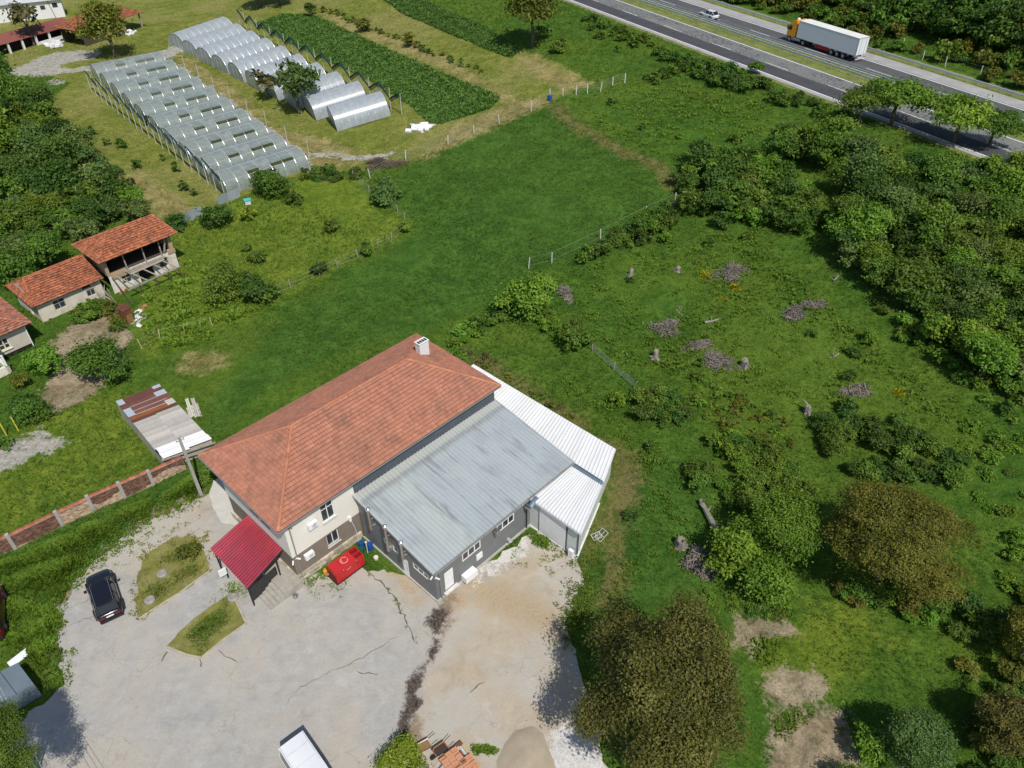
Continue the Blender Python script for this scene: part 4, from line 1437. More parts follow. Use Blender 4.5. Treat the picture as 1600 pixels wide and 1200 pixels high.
AZ1 = rad(49.5)
o1 = G(68, 504)
low = thing('old_house', 'low whitewashed farmhouse with worn orange tile roof beside the bare garden plot', 'house', o1, AZ1)
LW, DW, EH = 7.5, 6.2, 2.45
mb = MB()
ops = [(1.75, 3.05, 0.75, 1.95), (5.6, 6.6, 0.7, 1.6), (5.3, 6.3, 1.85, 2.4), (4.1, 4.7, 0.0, 0.45)]
wall(mb, (0, 0), (1, 0), (0, -1), LW, -0.1, EH, ops, 0.2)
wall(mb, (0, DW), (0, -1), (-1, 0), DW, -0.1, EH, [(3.2, 4.1, 0.0, 1.9)], 0.2)
wall(mb, (LW, 0), (0, 1), (1, 0), DW, -0.1, EH)
wall(mb, (LW, DW), (-1, 0), (0, 1), LW, -0.1, EH)
mb.poly([(0, DW, EH), (0, 0, EH), (0, 3.4, EH + 1.55)])
mb.build('wall', plaster, low)
for op in ops[:2]:
    window(low, (0, 0), (1, 0), (0, -1), op, 2, fm=oldframe, inset=0.1, bar=0.08, transom=0.7)
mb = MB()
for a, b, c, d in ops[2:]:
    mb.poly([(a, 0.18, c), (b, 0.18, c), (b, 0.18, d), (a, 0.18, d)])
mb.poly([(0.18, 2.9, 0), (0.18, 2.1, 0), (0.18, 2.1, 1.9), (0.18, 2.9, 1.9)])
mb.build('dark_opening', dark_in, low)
e0, e1_ = Vector((-0.45, -0.45, EH)), Vector((LW + 0.4, -0.45, EH))
r0, r1_ = Vector((0.9, 3.6, EH + 1.7)), Vector((LW + 0.3, 3.6, EH + 1.7))
b0, b1 = Vector((-0.45, DW + .4, EH + 0.2)), Vector((LW + .4, DW + .4, EH + 0.2))
mb = MB()
dz = Vector((0, 0, -0.03))
for P in ([e0, e1_, r1_, r0], [b1, b0, r0, r1_]):
    mb.poly([p + dz for p in P])
mb.poly([b0 + dz, e0 + dz, r0 + dz])
rf = mb.build('roof', darkwood, low)
for i, q in enumerate(((e0, e1_, r1_, r0), (b1, b0, r0, r1_), (b0, e0, r0, r0))):
    mb = MB()
    tiles(mb, *q, course=0.33, tw=0.25, seed=40 + i, wob=0.03)
    mb.build('roof_tiles', [oldtile_m, tile_edge], rf, kind='stuff')
mb = MB()
ridge(mb, r0, r1_, seed=4)
ridge(mb, e0, r0, seed=5)
mb.build('ridge_tiles', oldtile_m, rf, kind='stuff')

o2 = G(180, 460)
AZ2 = rad(48.5)
big = thing('ruined_house', 'half-ruined two-storey farmhouse with open dark upper gallery under an orange tile roof', 'house', o2, AZ2)
LB, DB, EB = 8.6, 5.6, 4.85
mb = MB()
ops = [(1.4, 2.5, 0.75, 1.85), (3.5, 5.4, 0.0, 2.1), (6.3, 7.5, 0.85, 2.0)]
wall(mb, (0, 0), (1, 0), (0, -1), LB, -0.1, 2.55, ops, 0.25)
wall(mb, (LB, 0), (0, 1), (1, 0), DB, -0.1, 2.6)
mb.build('lower_wall', M('ruin_plaster', (0.68, 0.65, 0.58), 0.95, 0.1, 0.9, dirt=(0.36, 0.27, 0.17), dirt_scale=1.1, dirt_amt=0.9, bump=0.015, bscale=8), big)
mb = MB()
wall(mb, (LB, 1.3), (0, 1), (1, 0), DB - 1.3, 2.6, EB - 0.1)
wall(mb, (0, DB), (0, -1), (-1, 0), DB, 2.4, EB - 0.05)
wall(mb, (LB, DB), (-1, 0), (0, 1), LB, 0, EB - 0.05)
mb.obox((-0.05, -0.05, 2.5), (0.35, 0, 0), (0, 0.45, 0), (0, 0, EB - 2.55))
mb.obox((LB - 0.5, -0.05, 2.5), (0.5, 0, 0), (0, 0.5, 0), (0, 0, EB - 2.6))
mb.obox((LB - 0.9, -0.1, 2.2), (1.0, 0, 0), (0, 0.5, 0), (0, 0, 0.5))
mb.build('upper_wall', mud, big)
mb = MB()
mb.poly([(0.3, 0.2, 2.5), (LB - .3, 0.2, 2.5), (LB - .3, DB - .1, 2.5), (0.3, DB - .1, 2.5)])
mb.poly([(0.1, DB - 0.3, 2.5), (LB - .1, DB - 0.3, 2.5), (LB - .1, DB - 0.3, EB), (0.1, DB - 0.3, EB)])
mb.build('gallery_floor', darkwood, big)
for i, op in enumerate((ops[0], ops[2])):
    window(big, (0, 0), (1, 0), (0, -1), op, 2, fm=oldframe, inset=0.12, bar=0.08, transom=0.6)
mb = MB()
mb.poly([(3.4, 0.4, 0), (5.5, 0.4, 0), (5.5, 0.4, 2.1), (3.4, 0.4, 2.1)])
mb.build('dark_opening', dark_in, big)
for a in (2.4, 4.8, 6.9):
    mb = MB()
    mb.bar((a, -0.05, 2.5), (a + rnd.uniform(-.1, .1), -0.05, EB), 0.14)
    mb.build('post', oldwood, big)
mb = MB()
mb.bar((LB - 1.3, -0.1, 2.75), (LB - 0.7, -0.2, EB), 0.16)
mb.build('brace', oldwood, big)
for k in range(5):
    mb = MB()
    mb.tint = rnd.random()
    y = -0.25 - 0.16 * k
    mb.obox((1.9 + 0.1 * k, y, 2.35 - 0.07 * k + rnd.uniform(-.03, .03)), (5.2 - 0.2 * k, rnd.uniform(-.1, .1), rnd.uniform(-.05, .12)), (0, 0.14, 0), (0, 0, 0.07))
    mb.build('plank', oldwood, big)
mb = MB()
mb.obox((0.3, -0.12, 1.9), (1.9, 0, 0), (0, 0.1, 0), (0, 0, 0.9))
mb.build('parapet', mud, big)
e0, e1_ = Vector((-0.7, -0.8, EB)), Vector((LB + 0.75, -0.8, EB))
b0, b1 = Vector((-0.7, DB + .6, EB)), Vector((LB + .75, DB + .6, EB))
r0, r1_ = Vector((2.4, 2.5, EB + 1.75)), Vector((LB - 0.3, 2.5, EB + 1.75))
mb = MB()
for P in ([e0, e1_, r1_, r0], [b1, b0, r0, r1_], [b0, e0, r0], [e1_, b1, r1_]):
    mb.poly([p + dz for p in P])
rf = mb.build('roof', darkwood, big)
for i, q in enumerate(((e0, e1_, r1_, r0), (b1, b0, r0, r1_), (b0, e0, r0, r0), (e1_, b1, r1_, r1_))):
    mb = MB()
    tiles(mb, *q, course=0.33, tw=0.25, seed=50 + i, wob=0.03)
    mb.build('roof_tiles', [oldtile_m, tile_edge], rf, kind='stuff')
mb = MB()
for p, q in ((r0, r1_), (e0, r0), (b0, r0), (e1_, r1_), (b1, r1_)):
    ridge(mb, p, q, seed=6)
mb.build('ridge_tiles', oldtile_m, rf, kind='stuff')
for k in range(9):
    mb = MB()
    x = 0.2 + k * 1.0
    mb.bar((x, -0.75, EB - 0.12), (x, 0.5, EB + 0.25), 0.09)
    mb.build('rafter', oldwood, big)
# ruined lean-to frame in front of it
fr = thing('pergola_frame', 'skeleton of a collapsed timber lean-to standing in front of the ruined farmhouse', 'timber frame', o2, AZ2)
for a, zt in ((2.2, 1.6), (4.2, 1.6), (5.8, 1.6), (7.3, 1.5)):
    mb = MB()
    mb.bar((a, -3.1, -0.05), (a + rnd.uniform(-.15, .15), -2.9, zt), 0.13)
    mb.build('post', darkwood, fr)
mb = MB()
mb.tint = 0.3
mb.bar((0.6, -2.9, 1.5), (7.6, -2.75, 1.6), 0.16)
mb.build('beam', oldwood, fr)
for a in (1.7, 3.2, 4.6, 6.0, 7.2):
    mb = MB()
    mb.tint = 0.6
    mb.bar((a - 0.9, -0.1, 2.2), (a, -3.0, 1.66), 0.12)
    mb.build('rafter', oldwood, fr)
mb = MB()
mb.bar((0.3, -0.3, 2.3), (0.2, -4.0, 0.15), 0.1)
mb.build('fallen_pole', darkwood, fr)
# heap of grey poles and laths where the two houses meet
ps = thing('pole_heap', 'bundle of weathered grey poles leaning between the two old farmhouses', 'poles', G(170, 472), AZ2)
for k in range(14):
    mb = MB()
    mb.tint = rnd.random()
    mb.bar((rnd.uniform(-.8, .6), rnd.uniform(-1.2, -0.3), 0.02), (rnd.uniform(-.9, .7), rnd.uniform(-0.1, 0.5), rnd.uniform(1.2, 2.3)), 0.06)
    mb.build('pole', oldwood, ps)
hp = G(172, 448)
def heap(name, label, cat, P, mat, n, size, hgt, group=None, flat=(1, .6, .2), seed=0):
    """Pile of loose pieces on the ground, each its own box; one thing."""
    r = random.Random(seed)
    c = sum((Vector(p) for p in P), Vector()) / len(P)
    c.z = terr(c.x, c.y)
    mb = MB()
    for k in range(n):
        a, b = r.random(), r.random()
        p = Vector(P[0]) * (1 - a) * (1 - b) + Vector(P[1]) * a * (1 - b) + Vector(P[2]) * a * b + Vector(P[3]) * (1 - a) * b
        q = p - c
        q.z = terr(p.x, p.y) - c.z + r.uniform(0, hgt) * (1 - 2 * max(abs(a - .5), abs(b - .5)))
        m3 = Matrix.Rotation(r.uniform(0, 6.3), 3, 'Z') @ Matrix.Rotation(r.uniform(-.4, .4), 3, 'X')
        s = size * r.uniform(0.6, 1.3)
        mb.tint = r.random()
        mb.obox(q, m3 @ Vector((s * flat[0], 0, 0)), m3 @ Vector((0, s * flat[1], 0)), m3 @ Vector((0, 0, s * flat[2])))
    o = mb.build(name, mat)
    o.location = c
    return tag(o, label, cat, group)
brickred = M('broken_tile', (0.40, 0.17, 0.10), 0.9, 0.3, 2.0, tint=0.4)
heap('tile_heap', 'heap of fallen orange roof tiles under the ruined timber lean-to', 'tiles', [G(180, 452), G(194, 440), G(202, 450), G(188, 460)], brickred, 160, 0.28, 0.5, seed=1)
heap('tile_heap', 'trail of broken orange tiles in the grass beside the rusty cabinet', 'tiles', [G(216, 486), G(222, 476), G(236, 474), G(222, 492)], brickred, 90, 0.26, 0.25, seed=2)
heap('rubble_heap', 'scatter of white rubble and sheets in the grass beside the broken orange tiles', 'rubble', [G(205, 508), G(212, 484), G(228, 494), G(214, 512)], M('white_rubble', (0.62, 0.62, 0.62), 0.8, 0.2, 2.0, tint=0.3), 60, 0.5, 0.2, seed=3)
# rusty cabinet standing by the hedge
rust_m = M('rust', (0.16, 0.055, 0.03), 0.8, 0.4, 3.0, dirt=(0.22, 0.13, 0.09), dirt_amt=0.6)
cab = thing('rusty_cabinet', 'tall rusty brown cabinet standing in the grass below the ruined farmhouse', 'cabinet', G(202, 504), rad(60))
mb = MB()
mb.obox((-0.5, -0.5, 0), (1.0, 0, 0), (0, 1.0, 0), (0, 0, 1.9))
mb.build('body', rust_m, cab)
mb = MB()
mb.obox((-0.55, -0.55, 1.9), (1.1, 0, 0), (0, 1.2, 0.25), (0, 0, 0.05))
mb.build('roof', M('rust_dark', (0.13, 0.045, 0.03), 0.7, 0.3, 2.0), cab)
mb = MB()
mb.obox((-0.35, -0.53, 0.2), (0.7, 0, 0), (0, 0.03, 0), (0, 0, 1.1))
mb.build('door', M('rust_ochre', (0.24, 0.14, 0.05), 0.8, 0.3, 2.0), cab)

# third house at the left edge
o3 = G(52, 541)
AZ3 = rad(50)
th3 = thing('cottage', 'grey cottage with worn tile roof at the left edge, beside the bare plot', 'house', o3, AZ3)
gp = M('grey_plaster', (0.50, 0.46, 0.39), 0.95, 0.08, 0.8, dirt=(0.40, 0.37, 0.32), dirt_amt=0.4)
L3, D3, E3 = 9.0, 7.0, 3.05
mb = MB()
ops = [(L3 - 3.6, L3 - 1.9, 1.0, 2.35), (L3 - 3.9, L3 - 2.9, 2.5, 2.9)]
wall(mb, (-L3, 0), (1, 0), (0, -1), L3, 0.45, E3, ops, 0.2)
wall(mb, (0, 0), (0, 1), (1, 0), D3, 0, E3)
wall(mb, (-L3, D3), (0, -1), (-1, 0), D3, 0, E3)
wall(mb, (0, D3), (-1, 0), (0, 1), L3, 0, E3)
mb.build('wall', gp, th3)
mb = MB()
mb.obox((-L3, 0.1, 0), (L3 - .05, 0, 0), (0, 0.1, 0), (0, 0, 0.46))
mb.build('plinth', dark_in, th3)
cream = M('cream_frame', (0.68, 0.63, 0.48), 0.7, 0.1, 2.0)
w_ = window(th3, (-L3, 0), (1, 0), (0, -1), ops[0], 3, fm=cream, inset=0.05, bar=0.12, sill=cream, transom=0.55)
window(th3, (-L3, 0), (1, 0), (0, -1), ops[1], 2, fm=pvc, inset=0.08)
mb = MB()
mb.tube([(0.05, -0.08, E3), (0.05, -0.08, 0.1)], 0.06, 6)
mb.build('downpipe', white_metal, th3)
e0, e1_ = Vector((-L3, -0.6, E3)), Vector((0.75, -0.6, E3))
b1, b0 = Vector((0.75, D3 + .6, E3)), Vector((-L3, D3 + .6, E3))
r1_, r0 = Vector((-3.6, D3 / 2, E3 + 1.75)), Vector((-L3, D3 / 2, E3 + 1.75))
mb = MB()
for P in ([e0, e1_, r1_, r0], [b1, b0, r0, r1_], [e1_, b1, r1_]):
    mb.poly([p + dz for p in P])
rf = mb.build('roof', darkwood, th3)
for i, q in enumerate(((e0, e1_, r1_, r0), (b1, b0, r0, r1_), (e1_, b1, r1_, r1_))):
    mb = MB()
    tiles(mb, *q, course=0.33, tw=0.25, seed=60 + i, wob=0.025)
    mb.build('roof_tiles', [worntile_m, tile_edge], rf, kind='stuff')
mb = MB()
for p, q in ((r0, r1_), (e1_, r1_), (b1, r1_)):
    ridge(mb, p, q, seed=7)
mb.build('ridge_tiles', worntile_m, rf, kind='stuff')
# its porch in front, cut by the frame edge
po = thing('porch', 'tiled porch with whitewashed parapet at the corner of the grey cottage', 'porch', G(14, 583), AZ3)
mb = MB()
mb.obox((-4.0, -0.2, 0), (4.3, 0, 0), (0, 0.3, 0), (0, 0, 0.95))
mb.obox((-0.05, -0.2, 0), (0.35, 0, 0), (0, 2.6, 0), (0, 0, 0.95))
mb.build('parapet', M('whitewash', (0.72, 0.68, 0.58), 0.9, 0.08, 1.0), po)
for x, y in ((0.1, -0.05), (0.1, 2.2)):
    mb = MB()
    mb.obox((x - 0.1, y - 0.1, 0.95), (0.2, 0, 0), (0, 0.2, 0), (0, 0, 1.35))
    mb.build('post', white_metal, po)
mb = MB()
q = (Vector((-4, 0.9, 2.35)), Vector((0.4, 0.9, 2.35)), Vector((0.4, 3.6, 3.0)), Vector((-4, 3.6, 3.0)))
mb.poly([p + dz for p in q])
rf = mb.build('roof', darkwood, po)
mb = MB()
tiles(mb, *q, course=0.33, tw=0.25, seed=70, wob=0.02)
mb.build('roof_tiles', [oldtile_m, tile_edge], rf, kind='stuff')

# ================================================================== PATCHWORK SHED
shed = thing('patchwork_shed', 'low shed roofed with rusty, grey and white sheets behind the tiled house', 'shed', G(258, 722), rad(33))
So, Sr = G(258, 722), rad(33)
def SL(px, py, z):
    p = at(px, py, z) - So
    c, s = math.cos(-Sr), math.sin(-Sr)
    return Vector((p.x * c - p.y * s, p.x * s + p.y * c, z))
c_fl, c_fr, c_bl, c_br = SL(252, 716, 1.35), SL(330, 687, 1.55), SL(181, 628, 2.1), SL(249, 601, 2.1)
def S(f, g, lift=0.0):
    a = c_fl.lerp(c_bl, g)
    b = c_fr.lerp(c_br, g)
    return a.lerp(b, f) + Vector((0, 0, lift))
rustA = M('rusted_sheet', (0.135, 0.055, 0.042), 0.75, 0.15, 0.8, tint=0.2, dirt=(0.22, 0.085, 0.035), dirt_scale=0.6, dirt_amt=0.5)
rustB = M('orange_rust_sheet', (0.23, 0.085, 0.03), 0.75, 0.2, 1.5, tint=0.2)
greyS = M('asbestos_sheet', (0.43, 0.40, 0.36), 0.9, 0.1, 1.2, tint=0.15, dirt=(0.30, 0.28, 0.25), dirt_amt=0.5, stretch=(2.0, 0.3, 1))
zincS = M('new_zinc_sheet', (0.58, 0.64, 0.68), 0.35, 0.08, 1.0, metal=0.4)
whiS = M('white_sheet', (0.74, 0.74, 0.73), 0.55, 0.06, 1.0)
def ssheet(f0, f1, g0, g1, lift, mat, wave=0.02, pitch=9):
    mb = MB()
    mb.tint = rnd.random()
    m = max(4, int((g1 - g0) * 60))
    A = mb.pts([S(f0, g0 + (g1 - g0) * j / m, lift + wave * (0.5 + 0.5 * math.sin(j * math.pi * 0.66))) for j in range(m + 1)])
    Bq = mb.pts([S(f1, g0 + (g1 - g0) * j / m, lift + wave * (0.5 + 0.5 * math.sin(j * math.pi * 0.66))) for j in range(m + 1)])
    for j in range(m):
        mb.f.append((A + j, Bq + j, Bq + j + 1, A + j + 1))
        mb.mi.append(0)
    return mb.build('roof_sheet', mat, shed)
L0 = 0.03
for k in range(7):
    g0 = 0.135 + k * 0.0655
    ssheet(0.0, 0.52, g0, g0 + 0.07, L0 + 0.012 * (k % 2), greyS, 0.025)
    ssheet(0.5, 1.0, g0 + 0.01, g0 + 0.08, L0 + 0.014 + 0.012 * (k % 2), greyS, 0.025)
ssheet(0.02, 0.55, -0.02, 0.07, L0 + 0.01, whiS, 0.012)
ssheet(0.5, 1.02, 0.0, 0.085, L0 + 0.03, whiS, 0.012)
ssheet(0.03, 0.5, 0.062, 0.15, L0 + 0.045, whiS, 0.012)
ssheet(0.48, 1.0, 0.08, 0.15, L0 + 0.05, whiS, 0.012)
ssheet(0.0, 1.0, 0.59, 0.66, L0, rustA, 0.015)
ssheet(0.0, 0.85, 0.645, 0.71, L0 + 0.02, rustB, 0.015)
ssheet(0.0, 1.0, 0.70, 0.755, L0 + 0.01, rustA, 0.015)
ssheet(0.14, 1.0, 0.75, 0.83, L0 + 0.03, rustA, 0.012)
ssheet(0.0, 1.0, 0.825, 0.90, L0 + 0.01, rustA, 0.012)
ssheet(0.02, 1.0, 0.895, 1.0, L0 + 0.03, rustA, 0.012)
ssheet(0.0, 0.16, 0.70, 0.83, L0 + 0.05, zincS, 0.015)
ssheet(0.0, 0.14, 0.91, 1.0, L0 + 0.055, zincS, 0.015)
ssheet(0.82, 1.0, 0.955, 1.0, L0 + 0.055, zincS, 0.015)
ssheet(0.76, 1.0, 0.835, 0.905, L0 + 0.06, zincS, 0.015)
ssheet(0.82, 1.0, 0.655, 0.735, L0 + 0.05, greyS, 0.015)
mb = MB()
for g in (0.76, 0.835, 0.7):
    mb.bar(S(0.16, g, 0.085), S(1.0 if g > .8 else .9, g, 0.085), 0.05, 0.03)
mb.build('batten', zincS, shed)
mb = MB()
for a, b in ((S(0, 0), S(0, 1)), (S(0, 0), S(1, 0)), (S(1, 0), S(1, 1)), (S(0, 1), S(1, 1))):
    mb.poly([(a.x, a.y, -0.05), (b.x, b.y, -0.05), b + Vector((0, 0, -0.05)), a + Vector((0, 0, -0.05))])
mb.build('wall', M('shed_board', (0.45, 0.41, 0.33), 0.9, 0.2, 1.5, dirt=(0.2, 0.12, 0.08), dirt_amt=0.6), shed)
mb = MB()
mb.bar(S(-0.02, -0.03, -0.05), S(1.03, -0.05, -0.02), 0.12)
mb.bar(S(0.3, -0.06, -0.2), S(1.06, -0.09, -0.1), 0.09)
mb.build('beam', oldwood, shed)
bd = thing('board_stack', 'stack of pale grey boards lying against the right side of the patchwork shed', 'boards', G(298, 640), rad(33))
for k in range(7):
    mb = MB()
    mb.tint = rnd.random()
    mb.obox((-0.5 + 0.17 * k, -1.6 + rnd.uniform(-.2, .2), 0.02 + 0.09 * (k % 3)), (0.15, 0, 0), (0.25, 3.1, 0), (0, 0, 0.07))
    mb.build('board', M('pale_board', (0.52, 0.49, 0.43), 0.9, 0.15, 2.0, tint=0.2), bd)

# ================================================================== BRICK BOUNDARY WALL
bw = thing('brick_wall', 'long stepped brick boundary wall with concrete piers and red tile coping on the left', 'wall', G(8, 860), 0)
bo = bw.location.copy()
wpts = [G(-40, 880), G(24, 857), G(98, 821), G(147, 798), G(195, 777), G(240, 757), G(292, 733)]
brick_a = M('dark_brick', (0.15, 0.075, 0.05), 0.92, 0.3, 3.0, tint=0.6)
brick_b = M('pale_brick', (0.44, 0.31, 0.21), 0.92, 0.25, 3.0, tint=0.45)
mortar = M('mortar', (0.33, 0.28, 0.22), 0.95, 0.2, 3.0)
conc_p = M('pier_concrete', (0.36, 0.34, 0.31), 0.9, 0.15, 1.5)
cop = M('red_coping', (0.36, 0.13, 0.075), 0.85, 0.25, 2.0, tint=0.25)
for i, (a, b) in enumerate(zip(wpts[:-1], wpts[1:])):
    a, b = a - bo, b - bo
    d = (b - a)
    L = d.length
    d.normalize()
    n = Vector((d.y, -d.x, 0))
    H_ = 1.62 + (0.12 if i in (3, 4) else 0)
    mb = MB()
    mb.obox(a + Vector((0, 0, -0.1)) + n * 0.0, d * L, -n * 0.14, Vector((0, 0, H_))) if d.cross(-n).z > 0 else mb.obox(b + Vector((0, 0, -0.1)), -d * L, -n * 0.14, Vector((0, 0, H_)))
    mb.build('wall_core', mortar, bw)
    mb = MB()
    r = random.Random(i)
    split = [0.0, 0.0, 1.0, 0.45, 0.0, 0.5, 0.6][i] if i < 7 else 0
    for side, off in ((1, 0.0), (-1, -0.14)):
        for row in range(int(H_ / 0.085)):
            x = -0.12 if row % 2 else 0.0
            while x < L - 0.05:
                w = 0.235
                xa, xb = max(0, x), min(L, x + w)
                x += 0.25
                if xb - xa < 0.04:
                    continue
                mb.tint = r.random()
                fz = row * 0.085 / H_
                mb.cur = 1 if fz < split + 0.12 * math.sin(x * 1.7 + i) - 0.05 else 0
                pr = 0.012 + r.uniform(-0.006, 0.01)
                p = a + d * xa + n * off + Vector((0, 0, row * 0.085))
                v0 = n * (side * pr)
                fc = [p + v0, p + d * (xb - xa) + v0, p + d * (xb - xa) + v0 + Vector((0, 0, 0.07)), p + v0 + Vector((0, 0, 0.07))]
                tp = [fc[3], fc[2], fc[2] - v0, fc[3] - v0]
                mb.poly(fc if side > 0 else fc[::-1])
                mb.poly(tp if side > 0 else tp[::-1])
    mb.build('brickwork', [brick_a, brick_b], bw, kind='stuff')
    mb = MB()
    mb.obox(a - d * 0.14 + n * 0.07 + Vector((0, 0, -0.1)), d * 0.28, -n * 0.28 if d.cross(-n).z > 0 else n * 0, Vector((0, 0, H_ + 0.22)))
    mb.build('pier', conc_p, bw)
    mb = MB()
    x = 0.14
    while x < L - 0.14:
        mb.tint = r.random()
        w = min(0.24, L - 0.14 - x)
        z = H_ - 0.1
        mb.poly([a + d * x + n * 0.13 + Vector((0, 0, z + 0.02)), a + d * (x + w) + n * 0.13 + Vector((0, 0, z + 0.02)), a + d * (x + w) - n * 0.06 + Vector((0, 0, z + 0.10)), a + d * x - n * 0.06 + Vector((0, 0, z + 0.10))])
        mb.poly([a + d * x - n * 0.06 + Vector((0, 0, z + 0.10)), a + d * (x + w) - n * 0.06 + Vector((0, 0, z + 0.10)), a + d * (x + w) - n * 0.30 + Vector((0, 0, z + 0.03)), a + d * x - n * 0.30 + Vector((0, 0, z + 0.03))])
        x += 0.245
    mb.build('coping', cop, bw, kind='stuff')
    mb = MB()
    mb.obox(a + d * 0.14 + n * 0.10 + Vector((0, 0, H_ - 0.16)), d * (L - 0.28), -n * 0.30, Vector((0, 0, 0.06)))
    mb.build('ring_beam', conc_p, bw)

# ================================================================== FARM BUILDINGS AT THE TOP LEFT
wh = M('farm_white', (0.70, 0.70, 0.69), 0.9, 0.06, 0.6, dirt=(0.55, 0.54, 0.52), dirt_amt=0.4)
lb_o = G(104, 57)
e0, e1_ = at(-60, 87, 2.3), at(118, 38, 2.3)
dd = (e1_ - e0)
lb = thing('veranda_barn', 'long white outbuilding with dark red sheet roof and open bays at the top left', 'outbuilding', (e0.x, e0.y, 0), math.atan2(dd.y, dd.x))
LL = dd.length
redsheet = M('dark_red_sheet', (0.20, 0.068, 0.055), 0.75, 0.12, 0.7, tint=0.12, dirt=(0.27, 0.12, 0.09), dirt_amt=0.4)
npn = 14
for k in range(npn):
    mb = MB()
    mb.tint = rnd.random()
    corr(mb, (LL * k / npn, -0.15, 2.3), (1, 0, 0), (0, 4.4, 1.05), LL / npn - 0.004, 0.5, 0.05)
    mb.build('roof_sheet', redsheet, lb)
mb = MB()
wall(mb, (0, 4.2), (1, 0), (0, -1), LL, 0, 3.25)
wall(mb, (LL, 0.2), (0, 1), (1, 0), 4.0, 0, 2.3)
mb.build('wall', wh, lb)
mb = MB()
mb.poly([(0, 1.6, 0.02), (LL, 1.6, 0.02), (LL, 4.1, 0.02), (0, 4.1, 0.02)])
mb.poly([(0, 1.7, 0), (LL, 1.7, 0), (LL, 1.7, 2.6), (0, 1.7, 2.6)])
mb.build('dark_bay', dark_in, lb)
for k in range(9):
    x = 0.4 + (LL - 0.8) * k / 8
    mb = MB()
    mb.obox((x - 0.2, 0.1, 0), (0.4, 0, 0), (0, 0.4, 0), (0, 0, 2.35))
    mb.build('column', wh, lb)
mb = MB()
mb.obox((LL * 0.62, 0.2, 0), (LL * 0.3, 0, 0), (0, 0.2, 0), (0, 0, 0.75))
mb.build('parapet', wh, lb)
# white house behind
p0, p1 = at(-30, 33, 0.2), at(104, 24, 0.2)
p0 = G(-40, 42)
p1 = G(103, 26)
dd = p1 - p0
wb = thing('white_house', 'white rendered house with pale grey roof behind the red-roofed outbuilding', 'house', (p0.x, p0.y, 0), math.atan2(dd.y, dd.x))
LL = dd.length
mb = MB()
opz = [(LL - 9.4, LL - 6.8, 1.5, 3.0), (LL - 5.0, LL - 3.9, 2.1, 3.1), (LL - 2.2, LL - 1.0, 2.3, 3.4)]
wall(mb, (0, 0), (1, 0), (0, -1), LL, 0, 4.2, opz, 0.2)
wall(mb, (LL, 0), (0, 1), (1, 0), 9, 0, 4.2)
mb.build('wall', wh, wb)
for op in opz:
    window(wb, (0, 0), (1, 0), (0, -1), op, 1 if op[1] - op[0] < 2 else 2, fm=darkwood, inset=0.1)
mb = MB()
mb.tube([(LL - 3.0, -0.1, 4.1), (LL - 2.3, -0.1, 0)], 0.06, 6)
mb.build('downpipe', blk, wb)
gr = M('grey_roof_sheet', (0.50, 0.51, 0.51), 0.7, 0.1, 0.6, tint=0.1)
for k in range(12):
    mb = MB()
    mb.tint = rnd.random()
    corr(mb, ((LL + 1.0) * k / 12 - 0.5, -0.7, 4.15), (1, 0, 0), (0, 5.5, 1.1), (LL + 1.0) / 12 - 0.005, 0.5, 0.05)
    mb.build('roof_sheet', gr, wb)
# small rendered store between outbuilding and barn
q0 = G(120, 60)
q1 = G(143, 66)
dd = q1 - q0
sb = thing('plastered_store', 'small plastered store with tiled roof between outbuilding and round tree', 'store', (q0.x, q0.y, 0), math.atan2(dd.y, dd.x))
LL = max(dd.length, 4.0)
mb = MB()
wall(mb, (0, 0), (1, 0), (0, -1), LL, 0, 3.4, [(1.2, 2.4, 0.6, 2.0)], 0.15)
wall(mb, (0, 6), (0, -1), (-1, 0), 6, 0, 3.4)
wall(mb, (LL, 0), (0, 1), (1, 0), 6, 0, 3.4)
mb.build('wall', M('store_plaster', (0.60, 0.56, 0.50), 0.95, 0.1, 0.8, dirt=(0.45, 0.4, 0.33), dirt_amt=0.5), sb)
window(sb, (0, 0), (1, 0), (0, -1), (1.2, 2.4, 0.6, 2.0), 2, fm=oldframe)
mb = MB()
tiles(mb, (-.4, -.4, 3.4), (LL + .4, -.4, 3.4), (LL + .4, 3.0, 4.7), (-.4, 3.0, 4.7), seed=81)
tiles(mb, (LL + .4, 6.4, 3.4), (-.4, 6.4, 3.4), (-.4, 3.0, 4.7), (LL + .4, 3.0, 4.7), seed=82)
rf = mb.build('roof_tiles', [worntile_m, tile_edge], sb, kind='stuff')
# open tiled barn right of the round tree
g0, g1 = G(198, 52), G(223, 44)
dd = g1 - g0
ob = thing('open_barn', 'open-fronted barn with hipped orange tile roof behind the round tree', 'barn', (g0.x, g0.y, 0), math.atan2(dd.y, dd.x))
LL = dd.length
x_l = -13.0
for x, y in ((LL, 0), (LL * 0.0, 0), (-5, 0), (LL, 7)):
    mb = MB()
    mb.obox((x - 0.16, y - 0.16, 0), (0.32, 0, 0), (0, 0.32, 0), (0, 0, 3.5))
    mb.build('post', oldwood, ob)
mb = MB()
mb.poly([(-12, 6.8, 0), (LL - .3, 6.8, 0), (LL - .3, 6.8, 3.4), (-12, 6.8, 3.4)])
wall(mb, (-12, 0), (1, 0), (0, -1), 11.5, 0, 3.4)
mb.build('wall', darkwood, ob)
e0, e1_ = Vector((x_l, -0.8, 3.5)), Vector((LL + 0.9, -0.8, 3.5))
b0, b1 = Vector((x_l, 7.8, 3.5)), Vector((LL + .9, 7.8, 3.5))
r0, r1_ = Vector((x_l + 4, 3.5, 5.6)), Vector((LL - 3.4, 3.5, 5.6))
mb = MB()
for P in ([e0, e1_, r1_, r0], [b1, b0, r0, r1_], [b0, e0, r0], [e1_, b1, r1_]):
    mb.poly([p + dz for p in P])
rf = mb.build('roof', darkwood, ob)
mb = MB()
